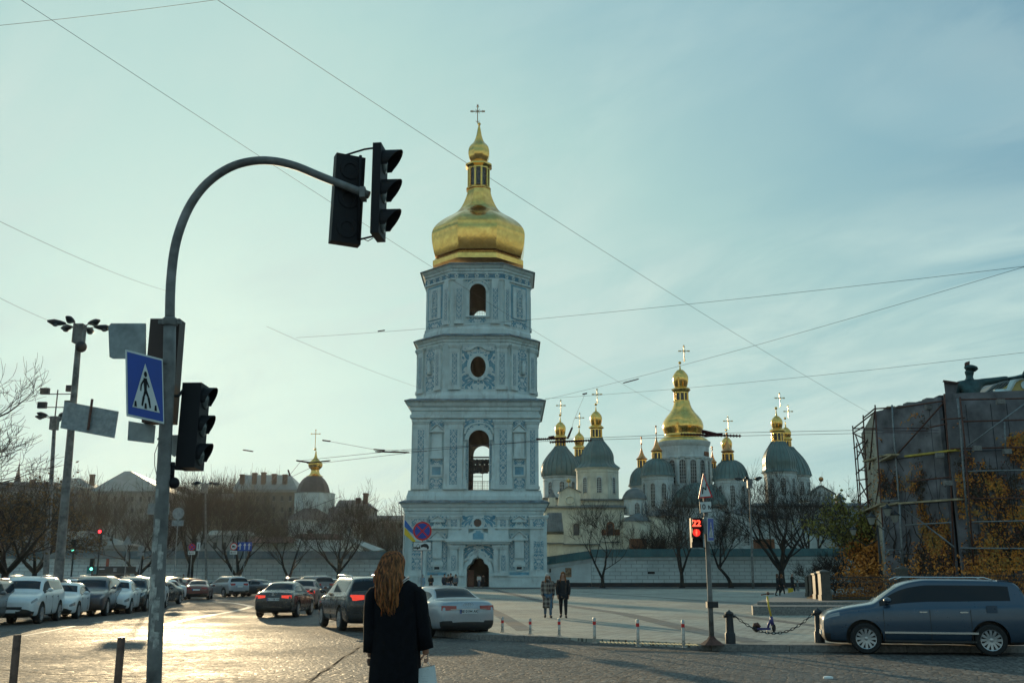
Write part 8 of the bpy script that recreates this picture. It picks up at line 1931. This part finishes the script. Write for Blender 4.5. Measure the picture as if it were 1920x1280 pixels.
def finger(pts, r, name='finger'):
    J2 = {i:(p, r*(1-.12*i)) for i, p in enumerate(pts)}; put(name, skin_mesh(J2, [(i,i+1) for i in range(len(pts)-1)], 0, 2), SK, wo, True, True)
for i, (dx, L) in enumerate(((-3.0,.85),(-1.0,1.0),(1.,1.05),(3.,.95))):     # left hand, relaxed
    finger([q(692+dx*.8,1234,.02+.006*i), q(691.5+dx*.9,1239,.012+.006*i), q(692+dx*.85,1239+5.2*L,.0+.006*i), q(693+dx*.7,1239+8.5*L,-.012+.006*i)], .0088)
finger([q(695.5,1230,.0), q(698.5,1235,-.012), q(698.,1240,-.02)], .0095, 'thumb')
for i, (dy, L) in enumerate(((0,1.),(2.4,1.05),(4.6,1.),(6.6,.85))):     # right hand closed on the bag handles
    y0 = 1229.5+dy*.9; finger([q(799.5+dy*.2,y0,.045), q(801.5,y0+3,.01), q(799,y0+5,-.022), q(795.5,y0+4.2,-.03)], .0088)
finger([q(795,1227,.02), q(791.5,1231,-.0), q(790,1236,-.012)], .0095, 'thumb')
coatm = mat('black_wool_coat', (.0065,.007,.010), .95, var=.3, vs=20, bump=.3, bs=120, bd=.003, spec=.15)
b = MB(); rings = []
for (y, cx_, hw, dd, off) in ((1079,745,13,.06,.01),(1084,745,17,.075,.01),(1089,744,26,.09,.01),(1094,743.5,37,.105,.005),(1100,743,42,.118,.0),(1112,742.5,44,.128,.0),(1135,742,44.5,.135,.0),(1170,742,43.5,.135,0),(1205,741.5,45,.14,0),(1240,740.5,47.5,.15,0),(1280,739.5,49.5,.16,0),(1330,739,52,.175,0),(1400,738,56,.19,0)):
    c = P(cx_, y, WY); w_ = hw*mpp(cx_,y,WY); rg = []
    for kk in range(32):
        a = 2*PI*kk/32; e = 1.0; ca, sa = math.cos(a), math.sin(a); f = 1+.018*math.sin(5*a+y*.02)+(.03*math.sin(9*a+.8) if y > 1190 else 0)
        rg.append((c.x+w_*math.copysign(abs(ca)**.86, ca)*f, WY+off+dd*math.copysign(abs(sa)**.9, sa)*f, c.z))
    rings.append(rg)
b.loft(rings); o = b.build('coat', coatm, wo, True)
for nm, pts in (('L',[(709,1101,15,0),(703,1112,17,0),(699,1135,16.5,0),(697,1165,15.5,0),(696.5,1195,15,0),(696.3,1222,15.2,.0)]),('R',[(774,1099,15,0),(781,1109,17,0),(786,1135,16.5,0),(790,1165,15.5,0),(794,1192,15,.01),(797.5,1217,15,.02)])):
    b = MB(); rr = []
    for j, (x, y, hw, d) in enumerate(pts):
        c = P(x, y, WY)+Vector((0,d,0)); w_ = hw*k
        tilt = (3 if nm == 'R' else 0)*k if j == len(pts)-1 else 0
        rr.append([(c.x+w_*math.cos(2*PI*a/20)*(1+.03*math.sin(3*a+j)), c.y+w_*1.15*math.sin(2*PI*a/20), c.z+tilt*math.cos(2*PI*a/20)*1.2) for a in range(20)])
    b.loft(rr); b.build('sleeve', coatm, wo, True)
# white and dark red collar bands
for i, (m_, dz) in enumerate(((MC['white'],0),(mat('dark_red_band',(.10,.012,.02),.8,var=0),1.8),(MC['white'],3.6))):
    b = MB(); pts = [q(766,1081+dz,.02),(Vector(q(764,1083+dz,-.07))),q(757,1089+dz,-.105),q(749,1094+dz,-.122),q(741,1101+dz,-.13),q(731,1106+dz,-.128)]; b.tube(pts, .0055, 6); b.build('collar_band', m_, wo, True)
# hair
def hair_mat():
    m = bpy.data.materials.new('auburn_hair'); m.use_nodes = True; t = NT(m.node_tree); t.n.clear(); out = t.node('ShaderNodeOutputMaterial'); tc = t.node('ShaderNodeTexCoord').outputs['Object']
    nz = t.noise(t.vmap(tc, scale=(70,70,4)), 1, 3, .6); col = t.mix(t.rng(nz, .38, .62), (.12,.04,.012), (.66,.33,.12))
    p = t.node('ShaderNodeBsdfPrincipled'); t.l.new(col, p.inputs['Base Color']); p.inputs['Roughness'].default_value = .38; p.inputs['Specular IOR Level'].default_value = .6
    tr = t.node('ShaderNodeBsdfTranslucent'); t.l.new(t.mix(1., col, (1.8,1.2,.7), 'MULTIPLY'), tr.inputs[0])
    ad = t.node('ShaderNodeMixShader'); ad.inputs[0].default_value = .55; t.l.new(p.outputs[0], ad.inputs[1]); t.l.new(tr.outputs[0], ad.inputs[2]); t.l.new(ad.outputs[0], out.inputs[0]); return m
HM = hair_mat(); rnd = random.Random(77)
prof = [(1032,738,3),(1034,738,10),(1038,737.5,15.5),(1044,737,19.5),(1052,736,22),(1062,734,24),(1075,732,25.5),(1090,731,25.5),(1104,730.5,23.5),(1120,730.5,20.5),(1133,731,17),(1146,732,13)]
def hp_(y):
    for (y0,c0,h0),(y1,c1,h1) in zip(prof, prof[1:]):
        if y <= y1: s = (y-y0)/(y1-y0); return c0+(c1-c0)*s, h0+(h1-h0)*s
    return prof[-1][1:]
b = MB(); rr = []
for y in (1034,1037,1042,1050,1060,1072,1085,1100,1115,1128,1137):
    c_, h_ = hp_(y); c = P(c_, y, WY); w_ = h_*.74*k; dep = min(w_, .085)
    rr.append([(c.x+w_*math.cos(2*PI*a/20), WY-.02-.03*min(1,max(0,(y-1050)/30))-.05*min(1,max(0,(y-1068)/40))+dep*(1.-.45*min(1,max(0,(y-1055)/50)))*math.sin(2*PI*a/20), c.z) for a in range(20)])
b.loft(rr); hb = b.build('hair', HM, wo, True)
b = MB()
for i in range(1500):
    th = rnd.uniform(-PI*1.08, PI*.08); f0 = math.cos(th); dn = math.sin(th); y0 = 1032.5+abs(rnd.gauss(0,2.)); ye = rnd.choice((1118,1128,1136,1146))+rnd.gauss(0,4) if rnd.random() < .85 else rnd.uniform(1070,1115); lk = int((f0+1)*4.5); ph = lk*1.7+rnd.gauss(0,.35); amp = rnd.uniform(.6,1.3); rad = rnd.uniform(.93,1.06); pts = []; n = 17; clump = (lk+.5)/4.5-1
    fly = rnd.gauss(0,1.2)
    for j in range(n):
        s = j/(n-1); y = y0+(ye-y0)*s**1.15; c_, h_ = hp_(y); w = max(0, s-.3)/.7
        f = f0*(1-.45*w)+clump*.45*w; x = c_+f*h_*rad+math.sin(y*.15+ph)*2.9*amp*w+fly*w*.9
        dep = h_*k*(.95-.33*min(1,max(0,(y-1055)/50))); off = -.02-.03*min(1,max(0,(y-1050)/30))-.055*min(1,max(0,(y-1068)/40))
        p = P(x, y, WY); pts.append((p.x, WY+off+dn*dep*rad+math.cos(y*.13+ph)*.008*w, p.z))
    b.tube(pts, [.0022]*4+[.0026]*(n-6)+[.0018,.0008], 3, caps=False)
b.build('hair_strands', HM, wo, True, fixn=False)
# paper bag
bg_ = thing('paper_bag', 'white paper bag with faint print hanging from the woman right hand', 'bag', tuple(P(800,1290,WY+.03)))
pap = mat('white_paper', (.62,.66,.66), .8, var=.12, vs=5); a = lambda x, y, d: P(x,y,WY)+Vector((0,d,0))
b = MB(); b.loft([[a(787,1322,-.05),a(819,1322,-.05),a(819,1322,.09),a(787,1322,.09)],[a(786,1285,-.055),a(818,1283,-.055),a(818,1283,.095),a(786,1285,.095)],[a(785,1252,-.03),a(814,1247,-.03),a(814,1247,.07),a(785,1252,.07)]], caps=False); b.build('bag', pap, bg_)
b = MB()
for d in (-.03,.07): b.tube([a(789,1252,d),a(793,1242,d*.5+.01),a(797,1236,.012),a(800,1239,d*.5+.01),a(808,1249,d)], .0022, 5)
b.build('handles', pap, bg_, True)
b = MB(); b.poly([a(796,1249,-.025),a(808,1247,-.025),a(806,1256,-.035),a(802,1253,-.034),a(798,1257,-.036)]); b.build('tissue', mat('cream_tissue',(.60,.50,.32),.8), bg_)
tm = text_mesh('– –– ––\n––– –\n–– ––', .02, .0004); tm.transform(Matrix.Translation(a(798,1270,-.062)) @ Matrix.Rotation(R(90), 4, 'X')); put('print', tm, M['signback'], bg_, world=True)
# ---------- evening haze ----------
hz_m = bpy.data.materials.new('haze'); hz_m.use_nodes = True; t = NT(hz_m.node_tree); t.n.clear(); out = t.node('ShaderNodeOutputMaterial'); pv = t.node('ShaderNodeVolumePrincipled')
pv.inputs['Density'].default_value = .00004; pv.inputs['Anisotropy'].default_value = .72; pv.inputs['Color'].default_value = (.92,.96,.95,1); t.l.new(pv.outputs[0], out.inputs['Volume'])
b = MB(); b.box((-420,-60,-1.1),(420,420,95)); hz_o = b.build('haze', hz_m, None); hz_o['kind'] = 'stuff'; tag(hz_o, 'pale evening haze over the whole square', 'haze')
